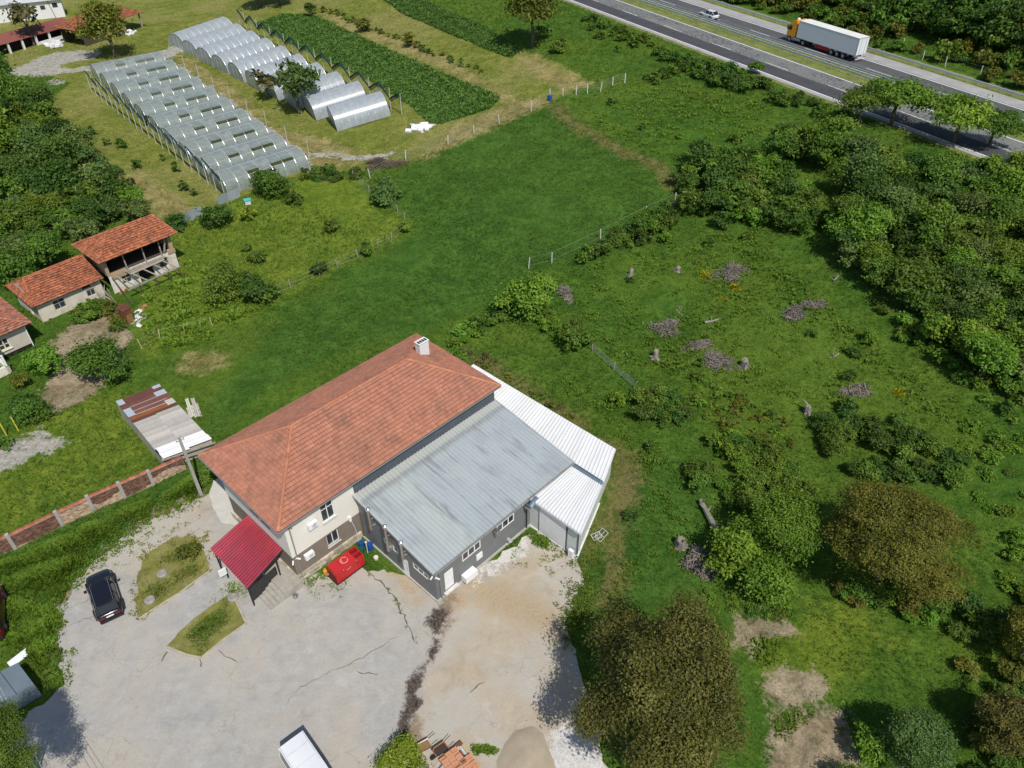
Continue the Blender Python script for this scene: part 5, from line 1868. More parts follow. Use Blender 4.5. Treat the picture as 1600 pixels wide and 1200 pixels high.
for i, q in enumerate(((e0, e1_, r1_, r0), (e1_, b1, r1_, r1_), (b0, e0, r0, r0))):
    tiles(mb, *q, course=0.36, tw=0.3, seed=90 + i, wob=0.03)
mb.build('roof_tiles', [oldtile_m, tile_edge], rf, kind='stuff')
heap('white_heap', 'low heap of white sacks and sheeting in front of the outbuilding parapet', 'sacks', [G(74, 74), G(80, 67), G(97, 66), G(90, 74)], M('white_sack', (0.72, 0.72, 0.73), 0.7, 0.1, 2.0, tint=0.2), 50, 0.9, 0.35, flat=(1, .7, .35), seed=8)
heap('white_heap', 'scatter of white sacks on the grass at the foot of the open tiled barn', 'sacks', [G(190, 56), G(198, 50), G(212, 49), G(204, 55)], M('white_sack'  , (0.72, 0.72, 0.73)), 40, 0.8, 0.3, flat=(1, .7, .35), seed=9)

# ================================================================== GREENHOUSES
poly_m = glassmat('milky_polycarbonate', (0.33, 0.38, 0.36), 0.26, 0.5, 0.25, 0.3)
film_m = glassmat('plastic_film', (0.42, 0.46, 0.49), 0.3, 0.62, 0.12, 0.25)
hoop_m = M('galvanised_hoop', (0.62, 0.66, 0.68), 0.35, 0.08, 1.0, metal=0.4)
net_m = bpy.data.materials.new('green_net')
net_m.use_nodes = True
nt = net_m.node_tree
bs = nt.nodes['Principled BSDF']
bs.inputs['Base Color'].default_value = (0.015, 0.075, 0.06, 1)
bs.inputs['Roughness'].default_value = 0.8
tp = nt.nodes.new('ShaderNodeBsdfTransparent')
mx = nt.nodes.new('ShaderNodeMixShader')
mx.inputs[0].default_value = 0.72
nt.links.new(tp.outputs[0], mx.inputs[1])
nt.links.new(bs.outputs[0], mx.inputs[2])
nt.links.new(mx.outputs[0], nt.nodes['Material Output'].inputs[0])
MATS['green_net'] = net_m

def tunnel_proto(name, L, W, Hh, npan, skin, vents, bars):
    """Arched greenhouse: x along the length from 0, y from 0 (front) to W (back)."""
    t = bpy.data.objects.new(name, None)
    COL.objects.link(t)
    NA = 14
    def arc(a):
        y = W / 2 - W / 2 * math.cos(a)
        z = Hh * (math.sin(a) ** 0.72) if 0 < a < math.pi else 0.0
        return y, z
    ang = [math.pi * k / NA for k in range(NA + 1)]
    w = L / npan
    v0 = 3 if vents else 99
    for k in range(npan):
        mb = MB()
        x0, x1 = k * w, (k + 1) * w
        cut = vents and (1 < k < npan - 1) and k in vents
        A = mb.pts([(x0, *arc(a)) for a in ang])
        Bq = mb.pts([(x1, *arc(a)) for a in ang])
        for i in range(NA):
            if cut and 3 <= i < 5:
                continue
            mb.f.append((A + i, Bq + i, Bq + i + 1, A + i + 1))
            mb.mi.append(0)
        pn = mb.build('panel', skin, t, smooth=True)
        if cut:
            m2 = MB()
            top = arc(ang[5])
            q = (top[0] - 1.0, top[1] - 0.05)
            m2.poly([(x0 + .05, q[0], q[1]), (x1 - .05, q[0], q[1]), (x1 - .05, top[0], top[1] + .02), (x0 + .05, top[0], top[1] + .02)])
            m2.build('vent_flap', skin, pn)
    hm = None
    for k in range(npan + 1):
        x = k * w
        mb = MB()
        mb.tube([(x, arc(a)[0], arc(a)[1] + 0.02) for a in ang], 0.05 if not bars else 0.035, 5)
        mb.build('hoop', hoop_m, t)
    mb = MB()
    for i in ((3, 11) if vents else (4, 10)):
        mb.bar((0, *arc(ang[i])), (L, *arc(ang[i])), 0.06)
    mb.bar((0, *arc(ang[7])), (L, *arc(ang[7])), 0.05)
    mb.build('purlin', hoop_m, t)
    for x, nm in ((0.0, 'end_wall'), (L, 'end_wall')):
        mb = MB()
        P = [(x, *arc(a)) for a in ang]
        mb.poly(P if x > 0 else P[::-1])
        e = mb.build(nm, skin, t)
        m2 = MB()
        m2.bar((x, W * .38, 0), (x, W * .38, Hh * .85), 0.05)
        m2.bar((x, W * .62, 0), (x, W * .62, Hh * .85), 0.05)
        m2.bar((x, W * .38, Hh * .8), (x, W * .62, Hh * .8), 0.05)
        m2.build('door_frame', hoop_m, e)
    return t

def row(n, a0, a1, b0, b1):
    """n evenly spaced near-left and near-right corners between first and last tunnel."""
    for i in range(n):
        f = i / (n - 1)
        yield a0.lerp(a1, f), b0.lerp(b1, f)
tint_names = ['nearest the red tiled ruin', 'second nearest the ruin', 'third from the ruin', 'fourth from the ruin', 'fifth from the ruin', 'sixth from the ruin', 'seventh from the ruin',
              'eighth from the ruin', 'next to last before the gravel track', 'beside the gravel track at the far end']
Tl0, Tl9, Tr0, Tr9 = G(357.5, 306), G(157, 128), G(484, 264), G(263, 107)
dT = (Tr0 - Tl0)
protoT = tunnel_proto('polytunnel', dT.length, 5.9, 2.75, 7, poly_m, (2, 4, 5), True)
for i, (a, b) in enumerate(row(10, Tl0, Tl9, Tr0, Tr9)):
    t = protoT if i == 0 else copy_tree(protoT)
    d = b - a
    t.location = (a.x, a.y, terr(a.x, a.y))
    t.rotation_euler = (0, -math.asin((b.z - a.z) / d.length), math.atan2(d.y, d.x))
    t.scale = (d.length / dT.length, 1, 1)
    tag(t, 'greenish polycarbonate tunnel greenhouse with open roof flaps, ' + tint_names[i], 'greenhouse', 'polycarbonate greenhouses in the long left row')
Pl0, Pl9, Pr0, Pr9 = G(528, 205.5), G(292, 80), G(610, 181), G(369, 53)
dP = Pr0 - Pl0
protoP = tunnel_proto('film_tunnel', dP.length, 6.2, 3.3, 8, film_m, (), False)
fn = ['nearest the lawn and the white post fence', 'second from the lawn end', 'third from the lawn end', 'fourth from the lawn end, half hidden by the tree', 'fifth from the lawn end, behind the tree',
      'sixth from the lawn end', 'seventh from the lawn end', 'third from the far end of the row', 'second from the far end of the row', 'at the far upper end of the row']
for i, (a, b) in enumerate(row(10, Pl0, Pl9, Pr0, Pr9)):
    t = protoP if i == 0 else copy_tree(protoP)
    d = b - a
    t.location = (a.x, a.y, terr(a.x, a.y))
    t.rotation_euler = (0, -math.asin((b.z - a.z) / d.length), math.atan2(d.y, d.x))
    t.scale = (d.length / dP.length, 1, 1)
    tag(t, 'silvery plastic film tunnel ' + fn[i], 'greenhouse', 'plastic film tunnels in the second row')

netroll_m = M('rolled_green_net', (0.008, 0.035, 0.036), 0.9, 0.3, 2.0)
def netframe(label, base0, base1, n, dirv, hp, sag, side, half):
    """Poles along the tunnel ends, carrying sagging green hail net between them."""
    r = thing('hail_net_frame', label, 'net frame', base0)
    o = base0
    d = (base1 - base0) / n
    pm = M('pole_zinc', (0.50, 0.52, 0.50), 0.5, 0.1, 1.0)
    mb = MB()
    mb.tube([(0, 0, -0.1), (0, 0, hp)], 0.06, 6)
    me = mb.mesh('pole', pm)
    prev = None
    for k in range(2 * n + 1):
        p = d * (k / 2)
        p.z = terr(o.x + p.x, o.y + p.y) - o.z
        link('pole', me, p, 0, r)
    for k in range(n):
        a, b = d * k, d * (k + 1)
        za, zb = terr(o.x + a.x, o.y + a.y) - o.z, terr(o.x + b.x, o.y + b.y) - o.z
        mb = MB()
        N_ = 10
        pa, pb = [], []
        for j in range(N_ + 1):
            f = j / N_
            q = a.lerp(b, f)
            fall = sag * (1 - abs(2 * f - 1) ** 0.9) if half == 0 else sag * f if half > 0 else sag * (1 - f)
            z = za + (zb - za) * f + hp - fall
            pa.append(Vector((q.x, q.y, z)))
            pb.append(Vector((q.x, q.y, z - 0.55 - 0.3 * f)) + dirv * 0.25)
        A = mb.pts(pa)
        Bq = mb.pts(pb)
        for j in range(N_):
            mb.f.append((A + j, A + j + 1, Bq + j + 1, Bq + j))
            mb.mi.append(0)
        mb.build('net', net_m, r)
        mb = MB()
        mb.tube(pa, [0.09 + 0.12 * (j / N_ if half >= 0 else 1 - j / N_) for j in range(N_ + 1)], 6)
        mb.build('rolled_net', netroll_m, r)
    return r
uT = dT.normalized()
netframe('zinc poles with rolled green hail net along the left ends of the polycarbonate tunnels', G(352, 309), G(144, 145), 10, uT, 4.2, 1.5, 1, -1)
uP = dP.normalized()
netframe('zinc poles with sagging green net along the right ends of the film tunnels', G(628, 180), G(376, 42), 10, uP, 3.8, 1.9, 1, 0)
# thin bare poles beside the track on the right ends of the first row
for i in range(9):
    f = i / 8
    p = G(486, 262).lerp(G(272, 105), f)
    p.z = terr(p.x, p.y)
    mb = MB()
    mb.tube([(0, 0, -0.1), (0.05, 0, 4.3)], 0.05, 6)
    mb.tube([(0.05, 0, 4.3), (0.05, 0, 4.36)], 0.08, 6)
    o = mb.build('net_pole', M('pole_zinc', (0.5, 0.52, 0.5)))
    o.location = p
    tag(o, 'bare zinc net pole standing between polycarbonate tunnels and gravel track', 'pole', 'bare poles along the gravel track')

# ================================================================== FENCES
fpost = M('fence_post_concrete', (0.62, 0.61, 0.58), 0.9, 0.12, 2.0)
wire_m = M('fence_wire', (0.35, 0.36, 0.35), 0.5, 0.1, 2.0)
def fence(label, pts, hp=1.6, per=3.2, mat=None, w=0.11, wires=4, lean=0.05, r=0.012):
    P = [G(*p) for p in pts]
    f = thing('wire_fence', label, 'fence', P[0])
    o = P[0]
    mb = MB()
    mb.obox((-w / 2, -w / 2, -0.2), (w, 0, 0), (0, w, 0), (0, 0, hp + 0.2))
    me = mb.mesh('post', mat or fpost)
    tops = []
    for a, b in zip(P[:-1], P[1:]):
        n = max(1, round((b - a).length / per))
        for k in range(n + (1 if b is P[-1] else 0)):
            q = a.lerp(b, k / n)
            q.z = terr(q.x, q.y)
            x = link('post', me, q - o, rnd.uniform(0, 1), f)
            x.rotation_euler = (rnd.gauss(0, lean), rnd.gauss(0, lean), math.atan2((b - a).y, (b - a).x))
            tops.append(q - o)
    mb = MB()
    for k in range(wires):
        z = hp * (0.2 + 0.75 * k / max(1, wires - 1))
        for a, b in zip(tops[:-1], tops[1:]):
            mb.bar(a + Vector((0, 0, z)), b + Vector((0, 0, z)), r)
    if wires:
        mb.build('wire', wire_m, f)
    return f
fence('wire fence on white concrete posts between mown strip and the large dark field', [(578, 278), (634, 250), (700, 226), (780, 193), (830, 172), (858, 155)], 1.55, 5.0)
fence('white concrete post fence climbing from the blue barrel towards the motorway hedge', [(859, 154), (880, 152), (900, 149), (918, 146), (938, 143), (957, 135), (976, 130)], 1.6, 4.6)
fence('rotten post fence between bright meadow and dark field left of centre', [(412, 468), (454, 452), (500, 432), (528, 418), (560, 404), (590, 388), (612, 378), (634, 360)], 1.35, 4.2, oldwood, 0.09, 3, 0.12)
fence('broken post fence at the top right corner of the bright meadow', [(550, 278), (566, 292), (586, 312), (612, 322), (632, 344)], 1.2, 3.2, oldwood, 0.09, 3, 0.15)
fence('few pale posts along the scrubby hedge at the far side of the dark field', [(826, 418), (862, 410), (938, 374), (1008, 338), (1054, 318)], 1.45, 7.0, fpost, 0.1, 2, 0.08)
fence('sagging wire mesh fence running down from the round shrub to the scrub', [(926, 548), (958, 578), (990, 606)], 1.0, 3.2, oldwood, 0.09, 5, 0.2, 0.016)
fence('overgrown fence with whitish stakes in the long grass behind the tiled house', [(222, 545), (250, 530), (288, 522), (332, 510)], 1.3, 4.0, M('stake', (0.5, 0.42, 0.25), 0.9, 0.2, 2.0), 0.08, 2, 0.12)
fence('post fence beyond the motorway guardrail in front of the wood', [(1380, 55), (1441, 94), (1476, 104), (1588, 134), (1640, 150)], 1.6, 5.5, fpost, 0.12, 2, 0.06)
# zinc sheet fence behind the ruin
zf_ = thing('sheet_fence', 'short fence of blue-grey zinc sheets between the ruin and the tunnels', 'fence', G(285, 350))
zo = zf_.location.copy()
for k, (a, b) in enumerate((((284, 350), (301, 344)), ((301, 344), (318, 336)), ((342, 322), (358, 316)), ((358, 316), (376, 308)))):
    p, q = G(*a) - zo, G(*b) - zo
    mb = MB()
    mb.tint = rnd.random()
    n = 10
    nn = Vector((-(q - p).y, (q - p).x, 0)).normalized()
    A = mb.pts([p.lerp(q, j / n) + nn * (0.03 * (j % 2)) for j in range(n + 1)])
    Bq = mb.pts([p.lerp(q, j / n) + nn * (0.03 * (j % 2)) + Vector((0, 0, 1.5)) for j in range(n + 1)])
    for j in range(n):
        mb.f.append((A + j, A + j + 1, Bq + j + 1, Bq + j))
        mb.mi.append(0)
    mb.build('panel', M('zinc_fence', (0.40, 0.45, 0.50), 0.45, 0.1, 1.0, metal=0.4, tint=0.15), zf_)
# ================================================================== VEHICLES
rubber = M('tyre_rubber', (0.02, 0.02, 0.021), 0.85, 0.2, 4.0)
alloy = M('alloy_rim', (0.45, 0.46, 0.47), 0.35, 0.1, 4.0, metal=0.6)
autoglass = M('car_glass', (0.012, 0.015, 0.018), 0.05, 0.1, 1.0, spec=0.7)
trimblk = M('black_trim', (0.02, 0.02, 0.022), 0.6, 0.2, 4.0)
redlamp = M('red_lamp', (0.16, 0.006, 0.010), 0.2, 0.1, 4.0, coat=0.5)
clearlamp = M('clear_lamp', (0.6, 0.62, 0.64), 0.1, 0.05, 4.0)
plate_m = M('plate_white', (0.75, 0.75, 0.73), 0.5, 0.02)
def paint_m(name, c, rough=0.25):
    return M(name, c, rough, 0.06, 0.6, spec=0.5, coat=0.6)

def wheel(parent, x, y, r, w, rim=True, name='wheel'):
    s = 1 if y > 0 else -1
    mb = MB()
    for a, b in ((0, 1),):
        path = [(r * 0.6, -w / 2), (r * 0.92, -w / 2), (r, -w * 0.32), (r, w * 0.32), (r * 0.92, w / 2), (r * 0.6, w / 2)]
        n = 20
        rings = []
        for rr, yy in path:
            rings.append(mb.pts([(x + rr * math.cos(2 * math.pi * j / n), y + yy, r + rr * math.sin(2 * math.pi * j / n)) for j in range(n)]))
        for k in range(len(rings) - 1):
            for j in range(n):
                j2 = (j + 1) % n
                mb.f.append((rings[k] + j, rings[k + 1] + j, rings[k + 1] + j2, rings[k] + j2))
                mb.mi.append(0)
    t = mb.build(name, rubber, parent)
    mb = MB()
    c = Vector((x, y + s * w * 0.36, r))
    n = 20
    rim_ = mb.pts([(x + r * 0.62 * math.cos(2 * math.pi * j / n), y + s * w * 0.40, r + r * 0.62 * math.sin(2 * math.pi * j / n)) for j in range(n)])
    mb.f.append(tuple(rim_ + j for j in (range(n) if s < 0 else reversed(range(n)))))
    mb.mi.append(0)
    for k in range(5):
        a = 2 * math.pi * k / 5
        mb.bar(c + Vector((0, s * 0.02, 0)), c + Vector((math.cos(a) * r * .6, s * 0.02, math.sin(a) * r * .6)), 0.07, 0.05)
    mb.build('rim', alloy, t)
    return t

def loft(mb, rings, close=False):
    idx = [mb.pts(R) for R in rings]
    m = len(rings[0])
    for a, b in zip(idx[:-1], idx[1:]):
        for j in range(m - 1):
            mb.f.append((a + j, b + j, b + j + 1, a + j + 1))
            mb.mi.append(mb.cur)
    return idx

def car(name, label, loc, rz, L, W, Hh, paint, st, cab, wb=(0.2, 0.79), wr=0.36, group=None, sunroof=True, cat='car'):
    """st: body stations (x, half width, sill, shoulder); cab: cabin stations (x, belt half width, belt z, roof half width, roof z)."""
    c = thing(name, label, cat, loc, rz, group)
    def ring(x, w, zb, zs):
        half = [(0.0, zb), (w * 0.88, zb), (w * 0.98, zb + (zs - zb) * 0.22), (w, zb + (zs - zb) * 0.55), (w * 0.97, zs - 0.07), (w * 0.90, zs - 0.01), (w * 0.5, zs + 0.025), (0.0, zs + 0.03)]
        return [(x, y, z) for y, z in half] + [(x, -y, z) for y, z in reversed(half)]
    mb = MB()
    R = [ring(*s) for s in st]
    idx = loft(mb, R)
    m = len(R[0])
    mb.f.append(tuple(idx[0] + j for j in range(m)))
    mb.f.append(tuple(idx[-1] + j for j in reversed(range(m))))
    mb.mi += [0, 0]
    b = mb.build('body', paint, c, smooth=True)
    bm = bmesh.new(); bm.from_mesh(b.data); bmesh.ops.remove_doubles(bm, verts=bm.verts, dist=0.001); bmesh.ops.recalc_face_normals(bm, faces=bm.faces); bm.to_mesh(b.data); bm.free()
    md = b.modifiers.new('s', 'SUBSURF'); md.levels = md.render_levels = 1
    # cabin: glass band and painted roof
    mb = MB()
    R = [[(x, bw, bz), (x, bw * .35 + rw * .65, bz * .35 + zz * .65), (x, rw, zz - 0.03), (x, rw * 0.86, zz), (x, 0, zz + 0.02), (x, -rw * 0.86, zz), (x, -rw, zz - 0.03), (x, -bw * .35 - rw * .65, bz * .35 + zz * .65), (x, -bw, bz)] for x, bw, bz, rw, zz in cab]
    loft(mb, R)
    g = mb.build('window_glass', autoglass, c, smooth=False)
    mb = MB()
    Rr = [[(x, y * 1.01, z + 0.012) for x, y, z in q[2:7]] for q in R[1:-1]]
    loft(mb, Rr)
    rfp = mb.build('roof', paint, c, smooth=True)
    for o in (g, rfp):
        bm = bmesh.new(); bm.from_mesh(o.data); bmesh.ops.recalc_face_normals(bm, faces=bm.faces)
        if sum(f.normal.z for f in bm.faces) < 0:
            bmesh.ops.reverse_faces(bm, faces=bm.faces)
        bm.to_mesh(o.data); bm.free()
    mb = MB()
    for s in (1, -1):
        for k in range(len(cab) - 1):
            q0, q1 = R[k], R[k + 1]
            j = 2 if s > 0 else 6
            mb.bar(q0[j], q1[j], 0.06, 0.05)
        for k in range(1, len(cab) - 1):
            q = R[k]
            mb.bar((q[0][0], s * q[0][1], q[0][2]), (q[2][0], s * q[2][1], q[2][2]), 0.07, 0.03)
    mb.build('pillar', paint, c)
    if sunroof:
        mb = MB()
        a, b2 = cab[1], cab[-2]
        x0, x1 = a[0] - 0.15, b2[0] + 0.55
        mb.poly([(x1, -a[3] * .68, a[4] + 0.035), (x0, -a[3] * .68, a[4] + 0.03), (x0, a[3] * .68, a[4] + 0.03), (x1, a[3] * .68, a[4] + 0.035)])
        o = mb.build('sunroof', autoglass, rfp)
        if o.data.polygons[0].normal.z < 0:
            o.data.flip_normals()
        for s in (1, -1):
            mb = MB()
            mb.bar((x0 + .1, s * a[3] * 0.9, a[4] + 0.05), (b2[0] + .05, s * b2[3] * 0.9, b2[4] + 0.05), 0.035)
            mb.build('roof_rail', M('rail_dark', (0.12, 0.12, 0.13), 0.4), rfp)
    xf, xr = st[-1][0], st[0][0]
    for s in (1, -1):
        mb = MB()
        mb.obox((xf - 0.42, s * (W / 2 - 0.36) - 0.18, st[-1][3] - 0.24), (0.30, 0, 0), (0, 0.36, 0), (0, 0, 0.16))
        mb.build('headlight', clearlamp, c)
        mb = MB()
        mb.obox((xr - 0.015, s * (W / 2 - 0.36) - 0.2, st[0][3] - 0.17), (0.08, 0, 0), (0, 0.4, 0), (0, 0, 0.08))
        mb.build('tail_light', redlamp, c)
        mb = MB()
        a = cab[-1]
        mb.obox((a[0] - 0.75, s * (W / 2 + 0.1) - 0.1, a[2] + 0.0), (0.16, 0, 0), (0, 0.2, 0), (0, 0, 0.16))
        mb.build('mirror', paint, c)
        for f in wb:
            wheel(c, xr + (xf - xr) * f, s * (W / 2 - 0.13), wr, 0.23)
        for f in wb:
            mb = MB()
            x = xr + (xf - xr) * f
            pts = [(x + (wr + .07) * math.cos(t), s * (W / 2 + 0.005), wr + (wr + .07) * math.sin(t)) for t in np.linspace(-0.3, math.pi + .3, 14)]
            mb.tube(pts, 0.045, 5)
            mb.build('wheel_arch', trimblk, c)
    mb = MB()
    mb.obox((xr - 0.03, -0.8, 0.3), (0.1, 0, 0), (0, 1.6, 0), (0, 0, 0.2))
    mb.build('rear_bumper', trimblk, c)
    mb = MB()
    mb.obox((xr - 0.035, -0.26, 0.72), (0.03, 0, 0), (0, 0.52, 0), (0, 0, 0.12))
    mb.build('number_plate', plate_m, c)
    return c

def suv_st(L, W, sh=1.02, hood=0.98):
    h = W / 2
    return [(-L / 2, h * .80, .42, sh - .12), (-L / 2 + .12, h * .93, .32, sh - .02), (-L * .36, h * .99, .25, sh + .01), (-L * .1, h, .24, sh), (L * .14, h, .24, sh - .01), (L * .24, h * .99, .25, hood),
            (L * .36, h * .97, .26, hood - .06), (L / 2 - .18, h * .90, .28, hood - .16), (L / 2, h * .70, .36, hood - .34)]
def suv_cab(L, W, Hh):
    h = W / 2
    return [(-L / 2 + .16, h * .86, 1.0, h * .66, 1.08), (-L / 2 + .62, h * .90, 1.02, h * .70, Hh - .10), (-L * .18, h * .91, 1.02, h * .74, Hh - .02), (L * .06, h * .91, 1.01, h * .72, Hh - .03), (L * .255, h * .88, 0.98, h * .70, 1.02)]
bf, br = at(150, 890, 0.8), at(173, 965, 0.8)
sc_ = (bf + br) / 2
hd = math.atan2(bf.y - br.y, bf.x - br.x)
black = paint_m('black_paint', (0.008, 0.009, 0.014), 0.18)
suv = car('parked_suv', 'black SUV parked on the concrete beside the triangular grass island', (sc_.x, sc_.y, 0.02), hd, 4.85, 1.95, 1.68, black, suv_st(4.85, 1.95), suv_cab(4.85, 1.95, 1.68), wr=0.37)
mb = MB()
mb.obox((-2.435, -0.75, 0.80), (0.04, 0, 0), (0, 1.5, 0), (0, 0, 0.04))
mb.build('light_bar', redlamp, suv)
mb = MB()
mb.obox((-2.44, -0.08, 1.06 - .2), (0.02, 0, 0), (0, 0.16, 0), (0, 0, 0.05))
mb.build('badge', alloy, suv)

whitep = paint_m('white_paint', (0.70, 0.71, 0.72), 0.3)
hs = math.atan2(SY, SX)
car('white_suv', 'white SUV driving along the far carriageway ahead of the lorry', RW(117.75, 124.6, ZR + 0.03), hs, 4.65, 1.9, 1.64, whitep, suv_st(4.65, 1.9), suv_cab(4.65, 1.9, 1.64))
silver = paint_m('silver_paint', (0.42, 0.44, 0.46), 0.3)
gp_ = at(907, -3, ZR)
gt_, gs_ = gp_.x * NX + gp_.y * NY, gp_.x * SX + gp_.y * SY
car('silver_car', 'silver car on the near carriageway at the top edge, only its nose in view', RW(gt_ + 0.1, gs_, ZR + 0.03), hs + math.pi, 4.5, 1.8, 1.45, silver,
    suv_st(4.5, 1.8, .92, .86), [(-2.05, .76, .9, .58, .96), (-1.5, .8, .92, .62, 1.36), (-.5, .8, .92, .66, 1.45), (.3, .8, .92, .64, 1.43), (1.15, .78, .88, .6, .92)], sunroof=False)
# van at the bottom edge: tall roof with rounded shoulders
va, vb, vc = at(440, 1166, 2.45), at(466, 1142, 2.45), at(540, 1290, 2.45)
vm = (va + vb) / 2
vd = (at(507, 1196, 2.45) - at(470, 1141, 2.45)).normalized()
VL, VW = 5.9, 2.0
vh = math.atan2(vd.y, vd.x)
h = VW / 2
van = car('white_van', 'white high-roofed van cut off by the bottom edge of the yard', (vm.x + vd.x * VL / 2, vm.y + vd.y * VL / 2, 0.02), vh, VL, VW, 2.5, whitep,
          [(-VL / 2, h * .94, .4, 1.28), (-VL / 2 + .1, h, .35, 1.32), (0, h, .3, 1.32), (VL * .25, h, .3, 1.3), (VL * .36, h * .97, .32, 1.22), (VL / 2 - .1, h * .88, .35, 0.98), (VL / 2, h * .7, .4, .85)],
          [(-VL / 2 + .02, h * .95, 1.25, h * .80, 2.36), (-VL / 2 + .1, h * .96, 1.28, h * .83, 2.46), (0, h * .96, 1.28, h * .84, 2.5), (VL * .2, h * .95, 1.28, h * .82, 2.44), (VL * .37, h * .9, 1.2, h * .74, 1.3)], wb=(.2, .8), wr=.35, sunroof=False, cat='van')
mb = MB()
for s in (1, -1):
    mb.bar((-VL / 2 + .12, s * h * .79, 2.48), (VL * .2, s * h * .79, 2.47), 0.05, 0.03)
for x in (-2.0, -1.0, 0.0):
    mb.bar((x, -h * .7, 2.515), (x, h * .7, 2.515), 0.02, 0.02)
mb.build('roof_rib', M('roof_seam', (0.5, 0.52, 0.55), 0.4), van)
mb = MB()
for s in (1, -1):
    mb.obox((-VL / 2 + 0.1, s * h * .97 - .012, 1.3), (VL * .62, 0, 0), (0, 0.024, 0), (0, 0, 0.16))
mb.build('side_panel', whitep, van)

# articulated lorry
lor = thing('lorry', 'orange-cab articulated lorry with long white box trailer on the far carriageway', 'lorry', RW(120.55, 97.3, ZR + 0.03), hs)
tw = M('trailer_white', (0.68, 0.71, 0.73), 0.45, 0.04, 0.5, dirt=(0.58, 0.58, 0.56), dirt_scale=0.5, dirt_amt=0.35)
tr = M('trailer_roof', (0.74, 0.74, 0.71), 0.5, 0.06, 0.6, dirt=(0.6, 0.56, 0.42), dirt_scale=0.7, dirt_amt=0.5)
orange = paint_m('orange_paint', (0.78, 0.32, 0.012), 0.35)
mb = MB()
mb.obox((-8.2, -1.27, 1.15), (13.5, 0, 0), (0, 2.54, 0), (0, 0, 2.80))
box_ = mb.build('trailer_box', tw, lor)
mb = MB()
mb.poly([(-8.18, -1.25, 3.956), (5.28, -1.25, 3.956), (5.28, 1.25, 3.956), (-8.18, 1.25, 3.956)])
mb.build('trailer_roof', tr, box_)
mb = MB()
for y in (-1.29, 1.25):
    mb.obox((-8.2, y, 3.90), (13.5, 0, 0), (0, 0.04, 0), (0, 0, 0.07))
    mb.obox((-8.2, y, 1.08), (13.5, 0, 0), (0, 0.04, 0), (0, 0, 0.1))
mb.obox((-8.24, -1.29, 1.15), (0.05, 0, 0), (0, 0.09, 0), (0, 0, 2.8))
mb.obox((-8.24, 1.20, 1.15), (0.05, 0, 0), (0, 0.09, 0), (0, 0, 2.8))
mb.obox((-8.24, -1.2, 3.86), (0.05, 0, 0), (0, 2.4, 0), (0, 0, 0.09))
mb.build('frame_rail', M('rail_grey', (0.33, 0.34, 0.35), 0.5), box_)
for y in (-1.2, 0.01):
    mb = MB()
    mb.obox((-8.23, y, 1.2), (0.04, 0, 0), (0, 1.18, 0), (0, 0, 2.62))
    dr = mb.build('rear_door', tw, lor)
    mb = MB()
    mb.bar((-8.26, y + 0.55, 1.25), (-8.26, y + 0.55, 3.75), 0.04)
    mb.build('lock_rod', galv, dr)
mb = MB()
mb.obox((-8.0, -0.5, 0.85), (13.0, 0, 0), (0, 1.0, 0), (0, 0, 0.25))
mb.obox((3.0, -0.45, 0.6), (4.6, 0, 0), (0, 0.9, 0), (0, 0, 0.3))
mb.build('chassis', trimblk, lor)
mb = MB()
for y in (-1.2, 1.16):
    mb.obox((-2.4, y, 0.45), (3.2, 0, 0), (0, 0.04, 0), (0, 0, 0.62))
mb.build('side_skirt', M('red_skirt', (0.30, 0.02, 0.025), 0.5, 0.1), lor)
mb = MB()
mb.obox((-8.35, -1.2, 0.5), (0.12, 0, 0), (0, 2.4, 0), (0, 0, 0.16))
mb.build('rear_bumper', M('bumper_white', (0.6, 0.6, 0.6), 0.5), lor)
for s in (1, -1):
    mb = MB()
    mb.obox((-8.38, s * 0.95 - .18, 0.7), (0.05, 0, 0), (0, 0.36, 0), (0, 0, 0.14))
    mb.build('tail_light', redlamp, lor)
    for x in (-5.6, -4.3, -3.0, 3.6, 6.9):
        wheel(lor, x, s * 1.05, 0.51, 0.36)
    mb = MB()
    mb.tube([(4.4, s * 0.95, 0.72), (6.0, s * 0.95, 0.72)], 0.3, 12)
    mb.build('fuel_tank', alloy, lor)
# cab
mb = MB()
prof = [(5.75, 0.95), (7.72, 0.95), (7.80, 1.55), (7.72, 2.15), (7.42, 3.0), (7.15, 3.35), (6.3, 3.85), (5.75, 3.9)]
L_ = [(x, -1.23, z) for x, z in prof]
mb.prism(L_, (0, 2.46, 0))
cb = mb.build('cab', orange, lor)
bm = bmesh.new(); bm.from_mesh(cb.data); bmesh.ops.recalc_face_normals(bm, faces=bm.faces); bmesh.ops.bevel(bm, geom=list(bm.edges), offset=0.1, segments=2, profile=0.5, affect='EDGES'); bm.to_mesh(cb.data); bm.free()
mb = MB()
mb.poly([(7.76, -1.05, 2.2), (7.76, 1.05, 2.2), (7.46, 1.0, 2.97), (7.46, -1.0, 2.97)])
mb.build('windscreen', autoglass, cb)
mb = MB()
for s in (1, -1):
    q = [(6.7, s * 1.24, 2.05), (7.6, s * 1.24, 2.05), (7.36, s * 1.24, 2.85), (6.7, s * 1.24, 2.85)]
    mb.poly(q if s < 0 else q[::-1])
mb.build('side_window', autoglass, cb)
mb = MB()
mb.obox((5.7, -1.22, 0.4), (2.15, 0, 0), (0, 2.44, 0), (0, 0, 0.6))
mb.build('bumper', M('cab_lower', (0.22, 0.22, 0.23), 0.5), cb)
for s in (1, -1):
    mb = MB()
    mb.obox((7.55, s * 1.38 - .1, 2.1), (0.12, 0, 0), (0, 0.2, 0), (0, 0, 0.75))
    mb.build('mirror', trimblk, cb)
    mb = MB()
    mb.obox((7.84, s * 0.9 - .2, 0.62), (0.04, 0, 0), (0, 0.4, 0), (0, 0, 0.22))
    mb.build('headlight', clearlamp, cb)
mb = MB()
